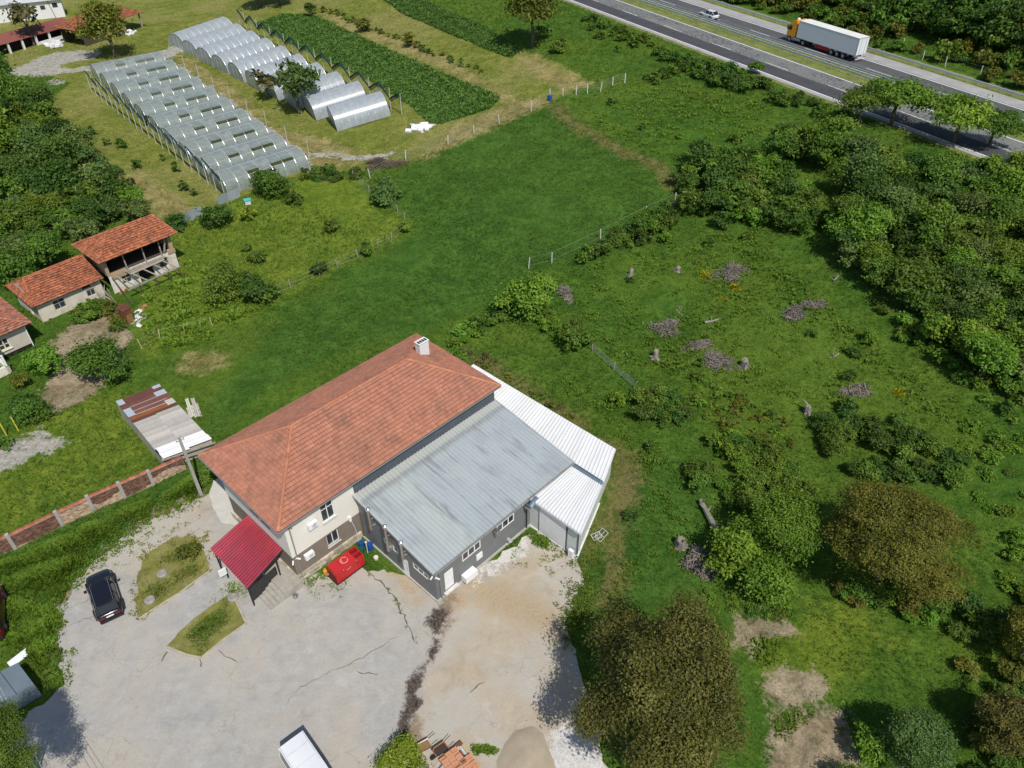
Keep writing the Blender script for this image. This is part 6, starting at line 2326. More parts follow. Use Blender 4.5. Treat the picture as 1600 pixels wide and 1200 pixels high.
mb.lathe([(0.3, 0), (0.32, 0.12), (0.2, 0.25), (0.05, 0.3)], (6.3, 0.4, 3.85), 12)
mb.build('roof_hatch', tr, cb)

# dark red vehicle at the left edge
rp = at(-14, 950, 1.3)
rc = car('dark_red_van', 'dark red van mostly out of the frame at the left edge, beside tall weeds', (rp.x - 0.35, rp.y, terr(rp.x, rp.y)), rad(118), 5.2, 1.95, 1.9, paint_m('dark_red_paint', (0.10, 0.008, 0.014), 0.3),
         [(-2.6, .9, .4, 1.15), (-2.5, .97, .35, 1.2), (0, .98, .3, 1.2), (1.3, .97, .3, 1.12), (2.3, .88, .35, .95), (2.6, .7, .4, .8)],
         [(-2.55, .92, 1.15, .78, 1.72), (-2.4, .93, 1.18, .8, 1.86), (0, .93, 1.18, .82, 1.9), (.7, .92, 1.16, .8, 1.85), (1.6, .88, 1.1, .74, 1.16)], sunroof=False, cat='van')

# ================================================================== YARD THINGS
# red generator
gen = thing('generator', 'red metal generator housing with a pale round mark on its lid, beside the brown wall', 'generator', HO, YAW)
gred = M('generator_red', (0.47, 0.018, 0.022), 0.42, 0.08, 0.8, spec=0.4, dirt=(0.36, 0.03, 0.03), dirt_amt=0.3)
gdk = M('generator_dark', (0.14, 0.008, 0.012), 0.5, 0.2, 3.0)
bx0, bx1, by0, by1, bz = 2.62, 5.28, -1.98, -0.80, 1.36
mb = MB()
mb.obox((bx0, by0, 0.14), (1.98, 0, 0), (0, by1 - by0, 0), (0, 0, bz - 0.14))
mb.obox((bx0 + 1.98, by0, 0.14), (bx1 - bx0 - 1.98, 0, 0), (0, by1 - by0, 0), (0, 0, bz - 0.5))
gb = mb.build('housing', gred, gen)
mb = MB()
xw0 = bx0 + 1.98
for q in (((xw0, by0, bz - .36), (bx1 - xw0, 0, 0), (0, .05, 0)), ((xw0, by1 - .05, bz - .36), (bx1 - xw0, 0, 0), (0, .05, 0)), ((bx1 - .05, by0 + .05, bz - .36), (.05, 0, 0), (0, by1 - by0 - .1, 0)), ((xw0, (by0 + by1) / 2 - .03, bz - .36), (bx1 - xw0 - .05, 0, 0), (0, .05, 0))):
    mb.obox(q[0], q[1], q[2], (0, 0, 0.36))
mb.build('radiator_well', gred, gen)
mb = MB()
for k in range(2):
    for j in range(3):
        mb.obox((xw0 + .04, by0 + .08 + k * .58 + j * .17, bz - .34), (bx1 - xw0 - .1, 0, 0), (0, 0.09, 0), (0, 0, 0.06))
mb.build('grille_bar', gdk, gen)
mb = MB()
mb.obox((bx0 - 0.004, by0 + .1, .35), (0.02, 0, 0), (0, .98, 0), (0, 0, .55))
for k in range(5):
    mb.obox((bx0 - .02, by0 + .12, .38 + k * .1), (.03, 0, 0), (0, .94, 0), (0, 0, .04))
mb.build('louvre', gdk, gen)
mb = MB()
mb.obox((bx0 - .1, by0 - .04, .02), (bx1 - bx0 + .2, 0, 0), (0, by1 - by0 + .08, 0), (0, 0, .12))
mb.build('skid', trimblk, gen)
ring = M('pale_mark', (0.62, 0.40, 0.36), 0.6)
mb = MB()
cx, cy = bx0 + 1.25, (by0 + by1) / 2 + .05
for j in range(26):
    a, b = 2 * math.pi * j / 28 + .3, 2 * math.pi * (j + 1) / 28 + .3
    mb.poly([(cx + .27 * math.cos(a), cy + .27 * math.sin(a), bz + .005), (cx + .32 * math.cos(a), cy + .32 * math.sin(a), bz + .005), (cx + .32 * math.cos(b), cy + .32 * math.sin(b), bz + .005), (cx + .27 * math.cos(b), cy + .27 * math.sin(b), bz + .005)])
for j in range(8):
    a, b = 2.2 + j * .2, 2.4 + j * .2
    mb.poly([(cx + .17 * math.cos(a), cy + .17 * math.sin(a), bz + .005), (cx + .2 * math.cos(a), cy + .2 * math.sin(a), bz + .005), (cx + .2 * math.cos(b), cy + .2 * math.sin(b), bz + .005), (cx + .17 * math.cos(b), cy + .17 * math.sin(b), bz + .005)])
mb.build('lid_mark', ring, gen)
mb = MB()
for x in (bx0 + .78, bx0 + 1.98):
    mb.obox((x, by0 - .004, .16), (.014, 0, 0), (0, .01, 0), (0, 0, bz - .18))
mb.obox((bx0 + .78, by0, bz + .001), (.014, 0, 0), (0, by1 - by0, 0), (0, 0, .006))
mb.build('door_seam', gdk, gen)
mb = MB()
for x, z in ((bx0 + 1.0, .95), (bx0 + 1.15, .92), (bx0 + 1.3, .97), (bx0 + .7, 1.2), (bx0 + 1.95, 1.2)):
    mb.obox((x, by0 - .03, z), (.06, 0, 0), (0, .04, 0), (0, 0, .05))
mb.build('latch', M('latch_pale', (0.6, 0.5, 0.45), 0.5), gen)

def HL(x, y, z=0.02):
    c, s = math.cos(YAW), math.sin(YAW)
    return Vector((HO.x + x * c - y * s, HO.y + x * s + y * c, z))
def barrel(name, label, p, r, h, mat, group=None):
    mb = MB()
    mb.lathe([(r * .9, 0), (r, .05 * h), (r, .3 * h), (r * 1.04, .33 * h), (r, .36 * h), (r, .64 * h), (r * 1.04, .67 * h), (r, .7 * h), (r, .93 * h), (r * .88, h), (r * .3, h * .99)], (0, 0, 0), 16)
    o = mb.build(name, mat, smooth=False)
    o.location = p
    return tag(o, label, 'barrel', group)
blue = M('blue_plastic', (0.015, 0.07, 0.27), 0.4, 0.1, 2.0)
barrel('barrel', 'blue plastic barrel in the corner against the grey workshop wall', HL(6.55, -1.05), .25, .75, blue, 'barrels in the house corner')
barrel('barrel', 'blue plastic barrel against the cream house corner, behind the green one', HL(6.15, -0.4), .24, .75, blue, 'barrels in the house corner')
barrel('barrel', 'dark green plastic barrel beside the two blue ones in the house corner', HL(5.8, -0.85), .24, .65, M('green_plastic', (0.01, 0.09, 0.055), 0.45, 0.1), 'barrels in the house corner')
def gas(label, p):
    mb = MB()
    mb.lathe([(.13, 0), (.14, .05), (.17, .1), (.17, .42), (.12, .5), (.05, .53), (.1, .55), (.1, .6), (.04, .62)], (0, 0, 0), 14)
    o = mb.build('gas_bottle', M('gas_orange', (0.62, 0.27, 0.03), 0.4, 0.1, 2.0))
    o.location = p
    tag(o, label, 'gas bottle', 'gas bottles behind the generator')
gas('orange gas bottle at the left rear corner of the red generator', HL(2.55, -0.42, .05))
gas('orange gas bottle behind the red generator, right one of two', HL(3.05, -0.32, .05))
mb = MB()
mb.lathe([(.16, 0), (.2, .06), (.22, .3), (.15, .42), (.04, .45)], (0, 0, 0), 14)
o = mb.build('steel_pot', M('bright_steel', (0.5, 0.5, 0.5), 0.15, 0.05, metal=0.9))
o.location = HL(-0.35, -0.55)
tag(o, 'shiny steel pot on the stone step at the house corner', 'pot')
mb = MB()
mb.lathe([(.16, 0), (.2, .3), (.19, .32)], (0, 0, 0), 12)
o = mb.build('paint_bucket', M('white_bucket', (0.7, 0.62, 0.58), 0.5, 0.1))
o.location = G(588, 874)
tag(o, 'small white bucket on the concrete by the grey workshop wall', 'bucket')
mb = MB()
mb.tube([(0, 0, 0), (0, 0, 1.35)], .03, 6)
mb.lathe([(.08, 0), (.08, .05)], (0, 0, 1.35), 8)
o = mb.build('standpipe', white_metal)
o.location = HL(6.15, -1.2)
tag(o, 'thin white standpipe rising between the barrels in the house corner', 'pipe')
# signboard under the canopy edge
sg = thing('notice_board', 'small white board and dark post at the outer edge of the red canopy', 'board', G(352, 905), rad(40))
mb = MB()
mb.obox((-.3, -.05, .5), (.6, 0, 0), (0, .1, 0), (0, 0, .75))
mb.build('panel', white_metal, sg)
mb = MB()
mb.obox((.2, -.1, 0), (.1, 0, 0), (0, .1, 0), (0, 0, .55))
mb.build('post', trimblk, sg)

# utility pole
up = thing('utility_pole', 'grey concrete utility pole standing beside the brick wall and the tiled house', 'utility pole', G(315, 775), rad(40))
mb = MB()
for a, b in ((0.15, 0),):
    A = mb.pts([(sx * .15, sy * .11, -.2) for sx, sy in ((-1, -1), (1, -1), (1, 1), (-1, 1))])
    Bq = mb.pts([(sx * .10, sy * .08, 7.1) for sx, sy in ((-1, -1), (1, -1), (1, 1), (-1, 1))])
    for j in range(4):
        mb.f.append((A + j, A + (j + 1) % 4, Bq + (j + 1) % 4, Bq + j)); mb.mi.append(0)
    mb.f.append((Bq, Bq + 1, Bq + 2, Bq + 3)); mb.mi.append(0)
mb.build('shaft', M('pole_concrete', (0.33, 0.32, 0.285), 0.9, 0.15, 1.5, dirt=(0.22, 0.21, 0.19), dirt_amt=0.5), up)
mb = MB()
mb.bar((-.35, 0, 6.75), (.35, 0, 6.75), .06)
for x in (-.3, .3):
    mb.lathe([(.04, 0), (.05, .06), (.03, .12)], (x, 0, 6.78), 8)
mb.build('crossarm', galv, up)
# grey metal box and white board at the lower left
gbx = thing('metal_container', 'blue-grey sheet metal container in tree shade at the lower left edge of the yard', 'container', G(36, 1068), 0)
go = gbx.location.copy()
K = [at(28, 1036, 1.5), at(52, 1068, 1.5), at(12, 1094, 1.5), at(-60, 1140, 1.5), at(-48, 1090, 1.5)]
q = [at(28, 1036, 1.5), at(53, 1069, 1.5), at(-30, 1118, 1.5), at(-58, 1080, 1.5)]
cs = M('container_steel', (0.19, 0.24, 0.27), 0.5, 0.1, 0.8, metal=0.3, dirt=(0.13, 0.16, 0.18), dirt_amt=0.4)
for k in range(3):
    a0, a1 = q[0].lerp(q[3], k / 3), q[0].lerp(q[3], (k + 1) / 3 - 0.01)
    b0, b1 = q[1].lerp(q[2], k / 3), q[1].lerp(q[2], (k + 1) / 3 - 0.01)
    mb = MB()
    mb.prism([a0 - go, b0 - go, b1 - go, a1 - go], (0, 0, 0.05))
    mb.build('roof_panel', cs, gbx)
mb = MB()
for a, b in zip(q, q[1:] + q[:1]):
    a, b = a - go, b - go
    mb.poly([(a.x, a.y, 0), (b.x, b.y, 0), b, a])
mb.build('wall', cs, gbx)
w4 = [at(11, 1036, .25), at(41, 1013, .25), at(44, 1024, .2), at(18, 1044, .2)]
wo = w4[0].copy()
mb = MB()
mb.prism([p - wo for p in w4], (0, 0, .05))
o = mb.build('foam_board', M('white_foam', (0.74, 0.76, 0.76), 0.7, 0.06))
o.location = wo
tag(o, 'ragged white panel lying in the weeds above the grey container', 'panel')
# overhead cables at the lower left
for k, (a, b, z0, z1) in enumerate((((-40, 1000, 8), (78, 1230), 7.4, 8.2), ((-34, 1020, 8), (66, 1230), 7.4, 8.2), ((-20, 1040), (50, 1230), 7.6, 8.4))):
    pa, pb = at(a[0], a[1], z0), at(b[0], b[1], z1)
    pa, pb = pa + (pa - pb) * 0.4, pb + (pb - pa) * 0.8
    mb = MB()
    mb.tube([pa.lerp(pb, f) - Vector((0, 0, 1.2 * 4 * f * (1 - f))) + Vector((0, 0, 0.6)) for f in np.linspace(0, 1, 25)], .014, 5)
    tag(mb.build('overhead_cable', M('cable_grey', (0.45, 0.46, 0.48), 0.5)), 'thin grey overhead cable crossing the shaded lower left corner', 'cable', 'overhead cables at the lower left')

# wheelbarrows, bricks, steel at the bottom
def barrow(label, px, py, rz, tray, load):
    w = thing('wheelbarrow', label, 'wheelbarrow', G(px, py), rz, 'wheelbarrows by the brick pallets')
    mb = MB()
    top = [(-.42, -.3, .62), (.38, -.34, .58), (.52, -.2, .6), (.52, .2, .6), (.38, .34, .58), (-.42, .3, .62)]
    bot = [(-.28, -.17, .34), (.22, -.19, .3), (.3, -.1, .3), (.3, .1, .3), (.22, .19, .3), (-.28, .17, .34)]
    A, Bq = mb.pts(top), mb.pts(bot)
    for j in range(6):
        j2 = (j + 1) % 6
        mb.f.append((A + j, Bq + j, Bq + j2, A + j2)); mb.mi.append(0)
    mb.f.append(tuple(Bq + j for j in range(6))); mb.mi.append(0)
    t = mb.build('tray', tray, w)
    mb = MB()
    mb.poly([(x * .9, y * .88, .52) for x, y, z in top])
    mb.build('load', load, t)
    mb = MB()
    for s in (1, -1):
        mb.tube([(.62, s * .08, .2), (.1, s * .2, .3), (-.45, s * .3, .52), (-.95, s * .32, .66)], .022, 6)
        mb.tube([(-.3, s * .26, .44), (-.35, s * .28, 0)], .02, 6)
    mb.build('handle', trimblk, w)
    mb = MB()
    mb.lathe([(.1, -.04), (.19, -.05), (.2, 0), (.19, .05), (.1, .04)], (0, 0, 0), 14)
    o = mb.build('wheel', rubber, w)
    o.rotation_euler = (rad(90), 0, 0)
    o.location = (.66, 0, .2)
ochre = M('wet_mortar', (0.24, 0.14, 0.06), 0.8, 0.3, 4.0)
barrow('pale wheelbarrow with ochre load, next to the bright green bush', 664, 1171, rad(212), M('barrow_pale', (0.62, 0.58, 0.5), 0.6, 0.2), ochre)
barrow('rusty orange wheelbarrow tipped against the brick pallet', 690, 1176, rad(218), M('barrow_rust', (0.42, 0.17, 0.05), 0.7, 0.3), M('dark_load', (0.05, 0.035, 0.03), 0.9))
new_brick = M('clay_block', (0.52, 0.25, 0.14), 0.9, 0.15, 3.0, tint=0.3)
def stack(label, px, py, rz, nx, ny, nz, seed):
    s = thing('brick_stack', label, 'bricks', G(px, py), rz, 'brick stacks at the bottom edge')
    mb = MB()
    mb.obox((0, 0, 0), (.42, 0, 0), (0, .24, 0), (0, 0, .13))
    me = mb.mesh('brick', new_brick)
    r = random.Random(seed)
    for k in range(nz):
        for i in range(nx):
            for j in range(ny):
                if k == nz - 1 and r.random() < .18:
                    continue
                link('brick', me, (i * .44 + r.uniform(-.01, .01), j * .26 + r.uniform(-.01, .01), k * .135), r.uniform(-.03, .03), s)
    return s
stack('stack of pale orange clay blocks at the bottom edge, nearer the bush', 704, 1216, rad(38), 3, 5, 4, 1)
stack('stack of orange clay blocks at the bottom edge, nearer the steel beams', 724, 1222, rad(38), 3, 4, 4, 2)
pl = thing('plank_pile', 'grey scaffold planks laid beside the clay blocks at the bottom edge', 'planks', G(690, 1206), rad(52))
for k in range(3):
    mb = MB()
    mb.tint = rnd.random()
    mb.obox((-1.6 + .1 * k, -.1 + .24 * k, .02 + .3 * (k == 0)), (3.4, 0, 0), (0, .22, 0), (0, 0, .05))
    mb.build('plank', M('scaffold_plank', (0.40, 0.37, 0.34), 0.9, 0.2, 2.0, tint=0.2), pl)
bs_ = thing('beam_pile', 'pile of red and grey steel beams at the bottom edge, right of the brick stacks', 'steel beams', G(728, 1192), rad(-52))
for k, m_ in enumerate((M('beam_grey', (0.45, 0.47, 0.47), 0.5, 0.15), M('beam_red', (0.17, 0.05, 0.04), 0.7, 0.2), M('beam_red', (0.17, 0.05, 0.04)), M('beam_pale', (0.5, 0.55, 0.52), 0.5, 0.2), M('beam_yellow', (0.5, 0.36, 0.18), 0.8, 0.2))):
    mb = MB()
    y = -.35 + .18 * k
    mb.obox((-1.1, y, .25), (3.6, 0, 0), (0, .13, 0), (0, 0, .02))
    mb.obox((-1.1, y, .07), (3.6, 0, 0), (0, .13, 0), (0, 0, .02))
    mb.obox((-1.1, y + .055, .09), (3.6, 0, 0), (0, .02, 0), (0, 0, .16))
    mb.build('beam', m_, bs_)
mb = MB()
mb.obox((-1.25, -.4, .02), (.25, 0, 0), (0, .9, 0), (0, 0, .34))
mb.build('bearer', rust_m, bs_)
# heap of sand and of white grit
def mound(name, label, cat, P, hgt, mat, seed):
    W_ = [G(*p) for p in P]
    PP = [(p.x, p.y) for p in W_]
    c = sum(W_, Vector()) / len(W_)
    PL = [(x - c.x, y - c.y) for x, y in PP]
    def zz(x, y):
        d = np.clip(sdf(PL, x, y), 0, 3)
        n_ = 0.12 * np.sin(x * 3.1 + seed) * np.sin(y * 2.7 + 1.3 * seed) + 0.06 * np.sin(x * 7.3) * np.sin(y * 8.1)
        return hgt * (1 - np.exp(-d / 0.8)) * (1 + n_) + 0.02
    o = sheet(name, ragged(PL, .06, .3, seed), 0, mat, 0.22, None, zfun=zz)
    o.location = (c.x, c.y, 0)
    o.data.polygons.foreach_set('use_smooth', [True] * len(o.data.polygons))
    return tag(o, label, cat)
mound('sand_heap', 'low heap of beige sand on the yard at the bottom edge', 'sand', [(790, 1160), (806, 1140), (832, 1134), (850, 1148), (862, 1180), (880, 1230), (780, 1240), (776, 1190)], .36, M('builders_sand', (0.37, 0.31, 0.225), 0.95, 0.1, 1.5, bump=0.02, bscale=12), 3)
mound('grit_heap', 'spread of white crushed stone at the foot of the brown tree', 'gravel', [(862, 1168), (885, 1148), (915, 1158), (940, 1190), (950, 1240), (880, 1240)], .2, M('white_grit', (0.60, 0.58, 0.54), 0.95, 0.3, 6.0, bump=0.05, bscale=9), 5)
# frames lying in the grass by the store, blue barrel, white junk
for k, (px, py, rz, lab) in enumerate(((928, 846, .5, 'small white metal frame lying in the grass nearer the white store'), (938, 848, .9, 'larger white metal frame lying in the grass beside the white store'))):
    fr_ = thing('fence_trestle', lab, 'trestle', G(px, py), rz)
    mb = MB()
    w, l = (.5, .8) if k == 0 else (.6, 1.2)
    for a, b in (((0, 0, .1), (l, 0, .1)), ((l, 0, .1), (l, w, .3)), ((l, w, .3), (0, w, .3)), ((0, w, .3), (0, 0, .1)), ((0, w / 2, .2), (l, w / 2, .2)), ((l / 2, 0, .1), (l / 2, w, .3))):
        mb.bar(a, b, .035)
    mb.build('tubing', M('pale_tube', (0.5, 0.52, 0.5), 0.5), fr_)
barrel('barrel', 'blue barrel in the corner of the white post fence', G(859, 157), .35, .9, blue)
heap('plastic_heap', 'crumpled white plastic sheeting on the mown grass by the tip of the dark crop bed', 'plastic', [G(642, 203), G(660, 194), G(672, 198), G(652, 206)], M('white_plastic', (0.72, 0.73, 0.74), 0.5, 0.1, 2.0, tint=0.2), 46, 1.0, 0.4, flat=(1, .7, .25), seed=12)
bh = thing('beehive', 'small turquoise beehive box in the grass behind the bushes', 'beehive', G(388, 320), .4)
mb = MB()
mb.obox((-.4, -.35, .15), (.8, 0, 0), (0, .7, 0), (0, 0, .6))
mb.build('box', M('hive_white', (0.6, 0.62, 0.6), 0.7), bh)
mb = MB()
mb.obox((-.48, -.42, .75), (.96, 0, 0), (0, .84, 0), (0, 0, .12))
mb.build('lid', M('turquoise', (0.10, 0.45, 0.47), 0.6), bh)

# ================================================================== DEAD WOOD IN THE CLEARING
grey_wood = M('dead_wood', (0.25, 0.225, 0.185), 0.95, 0.3, 3.0, tint=0.3)
twig_m = M('twig', (0.215, 0.185, 0.155), 0.95, 0.3, 3.0, tint=0.5)
def stump(label, px, py, h, r0, seed, arms=0, fallen=0.0):
    s = random.Random(seed)
    p = G(px, py)
    o = thing('tree_stump', label, 'stump', p, s.uniform(0, 6), 'dead stumps in the clearing')
    mb = MB()
    n = 9
    rings = []
    for k, (f, w) in enumerate(((0, 1.7), (.12, 1.15), (.5, .95), (.9, .9), (1.0, .75))):
        rings.append(mb.pts([(r0 * w * (1 + .22 * math.sin(3 * a + k + seed) + s.uniform(-.08, .08)) * math.cos(a) + .06 * k, r0 * w * (1 + .2 * math.cos(2 * a + seed)) * math.sin(a), -0.1 + h * f + (s.uniform(-.12, .12) if f == 1 else 0)) for a in np.linspace(0, 2 * math.pi, n, endpoint=False)]))
    for a, b in zip(rings[:-1], rings[1:]):
        for j in range(n):
            mb.f.append((a + j, a + (j + 1) % n, b + (j + 1) % n, b + j)); mb.mi.append(0)
    mb.f.append(tuple(rings[-1] + j for j in range(n))); mb.mi.append(0)
    mb.build('trunk', grey_wood, o)
    for k in range(4 + arms):
        mb = MB()
        a = s.uniform(0, 6.3)
        l = s.uniform(.4, .75)
        if k < 4:
            mb.tube([(math.cos(a) * r0, math.sin(a) * r0, .15), (math.cos(a) * l, math.sin(a) * l, .02)], [r0 * .4, .04], 6)
            mb.build('root', grey_wood, o)
        else:
            mb.tube([(0, 0, h * .6), (math.cos(a) * l * .6, math.sin(a) * l * .6, h * .9), (math.cos(a) * l * 1.5, math.sin(a) * l * 1.5, h * .9 + s.uniform(0, .5))], [.12, .08, .04], 6)
            mb.build('branch', grey_wood, o)
stump('grey stump sprouting a small green shoot, at the upper left of the clearing', 984, 432, 1.0, .3, 1)
stump('short pale stump beside the yellow flowers in the clearing', 1057, 424, .7, .32, 2)
stump('slender grey stump left of the central twig heaps', 1024, 560, 1.0, .25, 3)
stump('broken hollow stump with pale root plate at the end of the twig heap', 1162, 576, 1.1, .34, 4, 1)
stump('pale forked dead stump near the scrub at the right of the clearing', 1262, 644, 1.0, .34, 5, 2)
stump('thick hollow stump with bark flaps at the edge of the light green tree', 1062, 852, 1.1, .5, 6, 1)
def log(label, px, py, L, r, rz, seed):
    s = random.Random(seed)
    o = thing('fallen_log', label, 'log', G(px, py), rz, 'fallen logs in the clearing')
    mb = MB()
    mb.tube([(-L / 2, 0, r), (0, s.uniform(-.1, .1), r * 1.1), (L / 2, 0, r + .15)], [r, r * .85, r * .6], 8)
    mb.build('trunk', grey_wood, o)
    for k in range(3):
        mb = MB()
        x = s.uniform(-L / 2, L / 2)
        mb.tube([(x, 0, r), (x + s.uniform(-.3, .3), s.uniform(-.6, .6), r + s.uniform(.3, .8))], [r * .4, .03], 6)
        mb.build('branch', grey_wood, o)
log('pale fallen log with forked branch in the middle of the clearing', 1113, 503, 1.9, .14, .3, 1)
log('thin grey branch lying above the upper twig heap', 1062, 490, 1.2, .08, 2.2, 2)
log('pale fallen limb on the right side of the clearing', 1306, 436, 1.2, .09, .8, 3)
log('pale log near the lone shrubs at the right of the clearing', 1303, 558, 1.3, .1, .5, 4)
log('dead leaning trunk fallen across the grass beside the light green tree', 1108, 812, 3.8, .28, 1.8, 5)
log('pale stick caught in the hedge beside the far field corner', 1052, 350, 1.6, .07, .9, 6)
def twigheap(label, px, py, rx, ry, n, hgt, seed, mat=None):
    s = random.Random(seed)
    p = G(px, py)
    mb = MB()
    subs = [(s.uniform(-.6, .6), s.uniform(-.6, .6), s.uniform(.25, .65)) for _ in range(6)]
    for k in range(n):
        cx_, cy_, cr_ = subs[k % len(subs)]
        a, q = s.uniform(0, 6.3), s.random() ** 0.8
        x, y = cx_ * rx + math.cos(a) * q * rx * cr_, cy_ * ry + math.sin(a) * q * ry * cr_
        q = min(1, math.hypot(x / rx, y / ry))
        z = hgt * (1 - q) * s.uniform(.2, 1.1) + .05
        d = Vector((s.gauss(0, 1), s.gauss(0, 1), s.gauss(0, .25))).normalized() * s.uniform(.3, 1.0)
        mb.tint = s.random()
        c = Vector((x, y, z + terr(p.x + x, p.y + y) - p.z))
        mb.bar(c - d / 2, c + d / 2, s.uniform(.02, .05))
    o = mb.build('brush_heap', mat or twig_m, kind=None)
    o.location = p
    tag(o, label, 'brushwood', 'heaps of cut brushwood')
twigheap('grey heap of dead twigs beside the round dark green shrub', 884, 460, 1.0, 1.9, 240, .5, 1)
twigheap('round heap of grey twigs left of the fallen log', 1038, 516, 2.0, 1.9, 380, .7, 2)
twigheap('long heap of grey twigs next to the broken hollow stump', 1126, 570, 1.7, 2.4, 420, .6, 3)
twigheap('flat wide heap of grey branches at the right of the clearing', 1252, 486, 2.6, 1.6, 420, .7, 4)
twigheap('brownish brushwood under yellow weeds at the top of the clearing', 1140, 428, 2.2, 2.2, 340, .5, 5)
twigheap('sparse twigs strewn between the two central heaps', 1088, 540, 2.4, .9, 160, .2, 6)
twigheap('faint brown brushwood above the right-hand scrub', 1350, 610, 2.6, 1.2, 260, .3, 7)
twigheap('brown compost heap behind the white fence posts beside the tunnels', 600, 256, 4.2, 1.9, 700, 1.1, 8, M('compost', (0.14, 0.105, 0.08), 0.95, 0.3, 2.0, tint=0.4))
twigheap('dark matted brushwood under the light green tree', 1085, 872, 1.6, 2.2, 420, .7, 9)

for px, py, lab in ((253, 897, 'grey cut-off concrete stub in the middle of the triangular grass island'), (234, 938, 'grey concrete stub at the lower tip of the triangular grass island'), (364, 934, 'broken concrete stub at the top of the lower grass island')):
    mb = MB()
    mb.lathe([(.42, 0), (.40, .12), (.30, .16), (.12, .15)], (0, 0, 0), 11)
    o = mb.build('concrete_stub', M('stub_concrete', (0.30, 0.28, 0.25), 0.95, 0.35, 4.0, bump=0.03, bscale=10))
    o.location = G(px, py, .1)
    tag(o, lab, 'stub')
yel = M('yellow_paint', (0.62, 0.56, 0.06), 0.6, 0.15)
for px, py, lab in ((11, 681, 'yellow post at the left edge, the one nearer the frame edge'), (29, 673, 'yellow post beside the big bush below the bare plot')):
    mb = MB()
    mb.tube([(0, 0, -.1), (0, 0, 1.9)], .06, 8)
    o = mb.build('yellow_post', yel)
    o.location = G(px, py)
    tag(o, lab, 'post')
# ================================================================== PLANTS
L_MID = leafmat('leaf_mid', (0.052, 0.112, 0.014), (0.170, 0.265, 0.032))
L_DARK = leafmat('leaf_dark', (0.032, 0.076, 0.013), (0.105, 0.185, 0.027))
L_LIGHT = leafmat('leaf_light', (0.074, 0.165, 0.015), (0.220, 0.345, 0.034))
L_LIME = leafmat('leaf_lime', (0.115, 0.190, 0.014), (0.27, 0.35, 0.035))
L_OLIVE = leafmat('leaf_olive', (0.075, 0.092, 0.012), (0.240, 0.240, 0.034), hue=0.015)
L_BROWN = leafmat('leaf_bronze', (0.066, 0.068, 0.014), (0.245, 0.225, 0.050), hue=0.008)
L_SAGE = leafmat('leaf_sage', (0.064, 0.118, 0.026), (0.195, 0.275, 0.066))
L_DRY = leafmat('leaf_dry', (0.095, 0.085, 0.035), (0.19, 0.165, 0.07))
BARK = M('bark', (0.13, 0.105, 0.08), 0.95, 0.3, 3.0, bump=0.02, bscale=12)

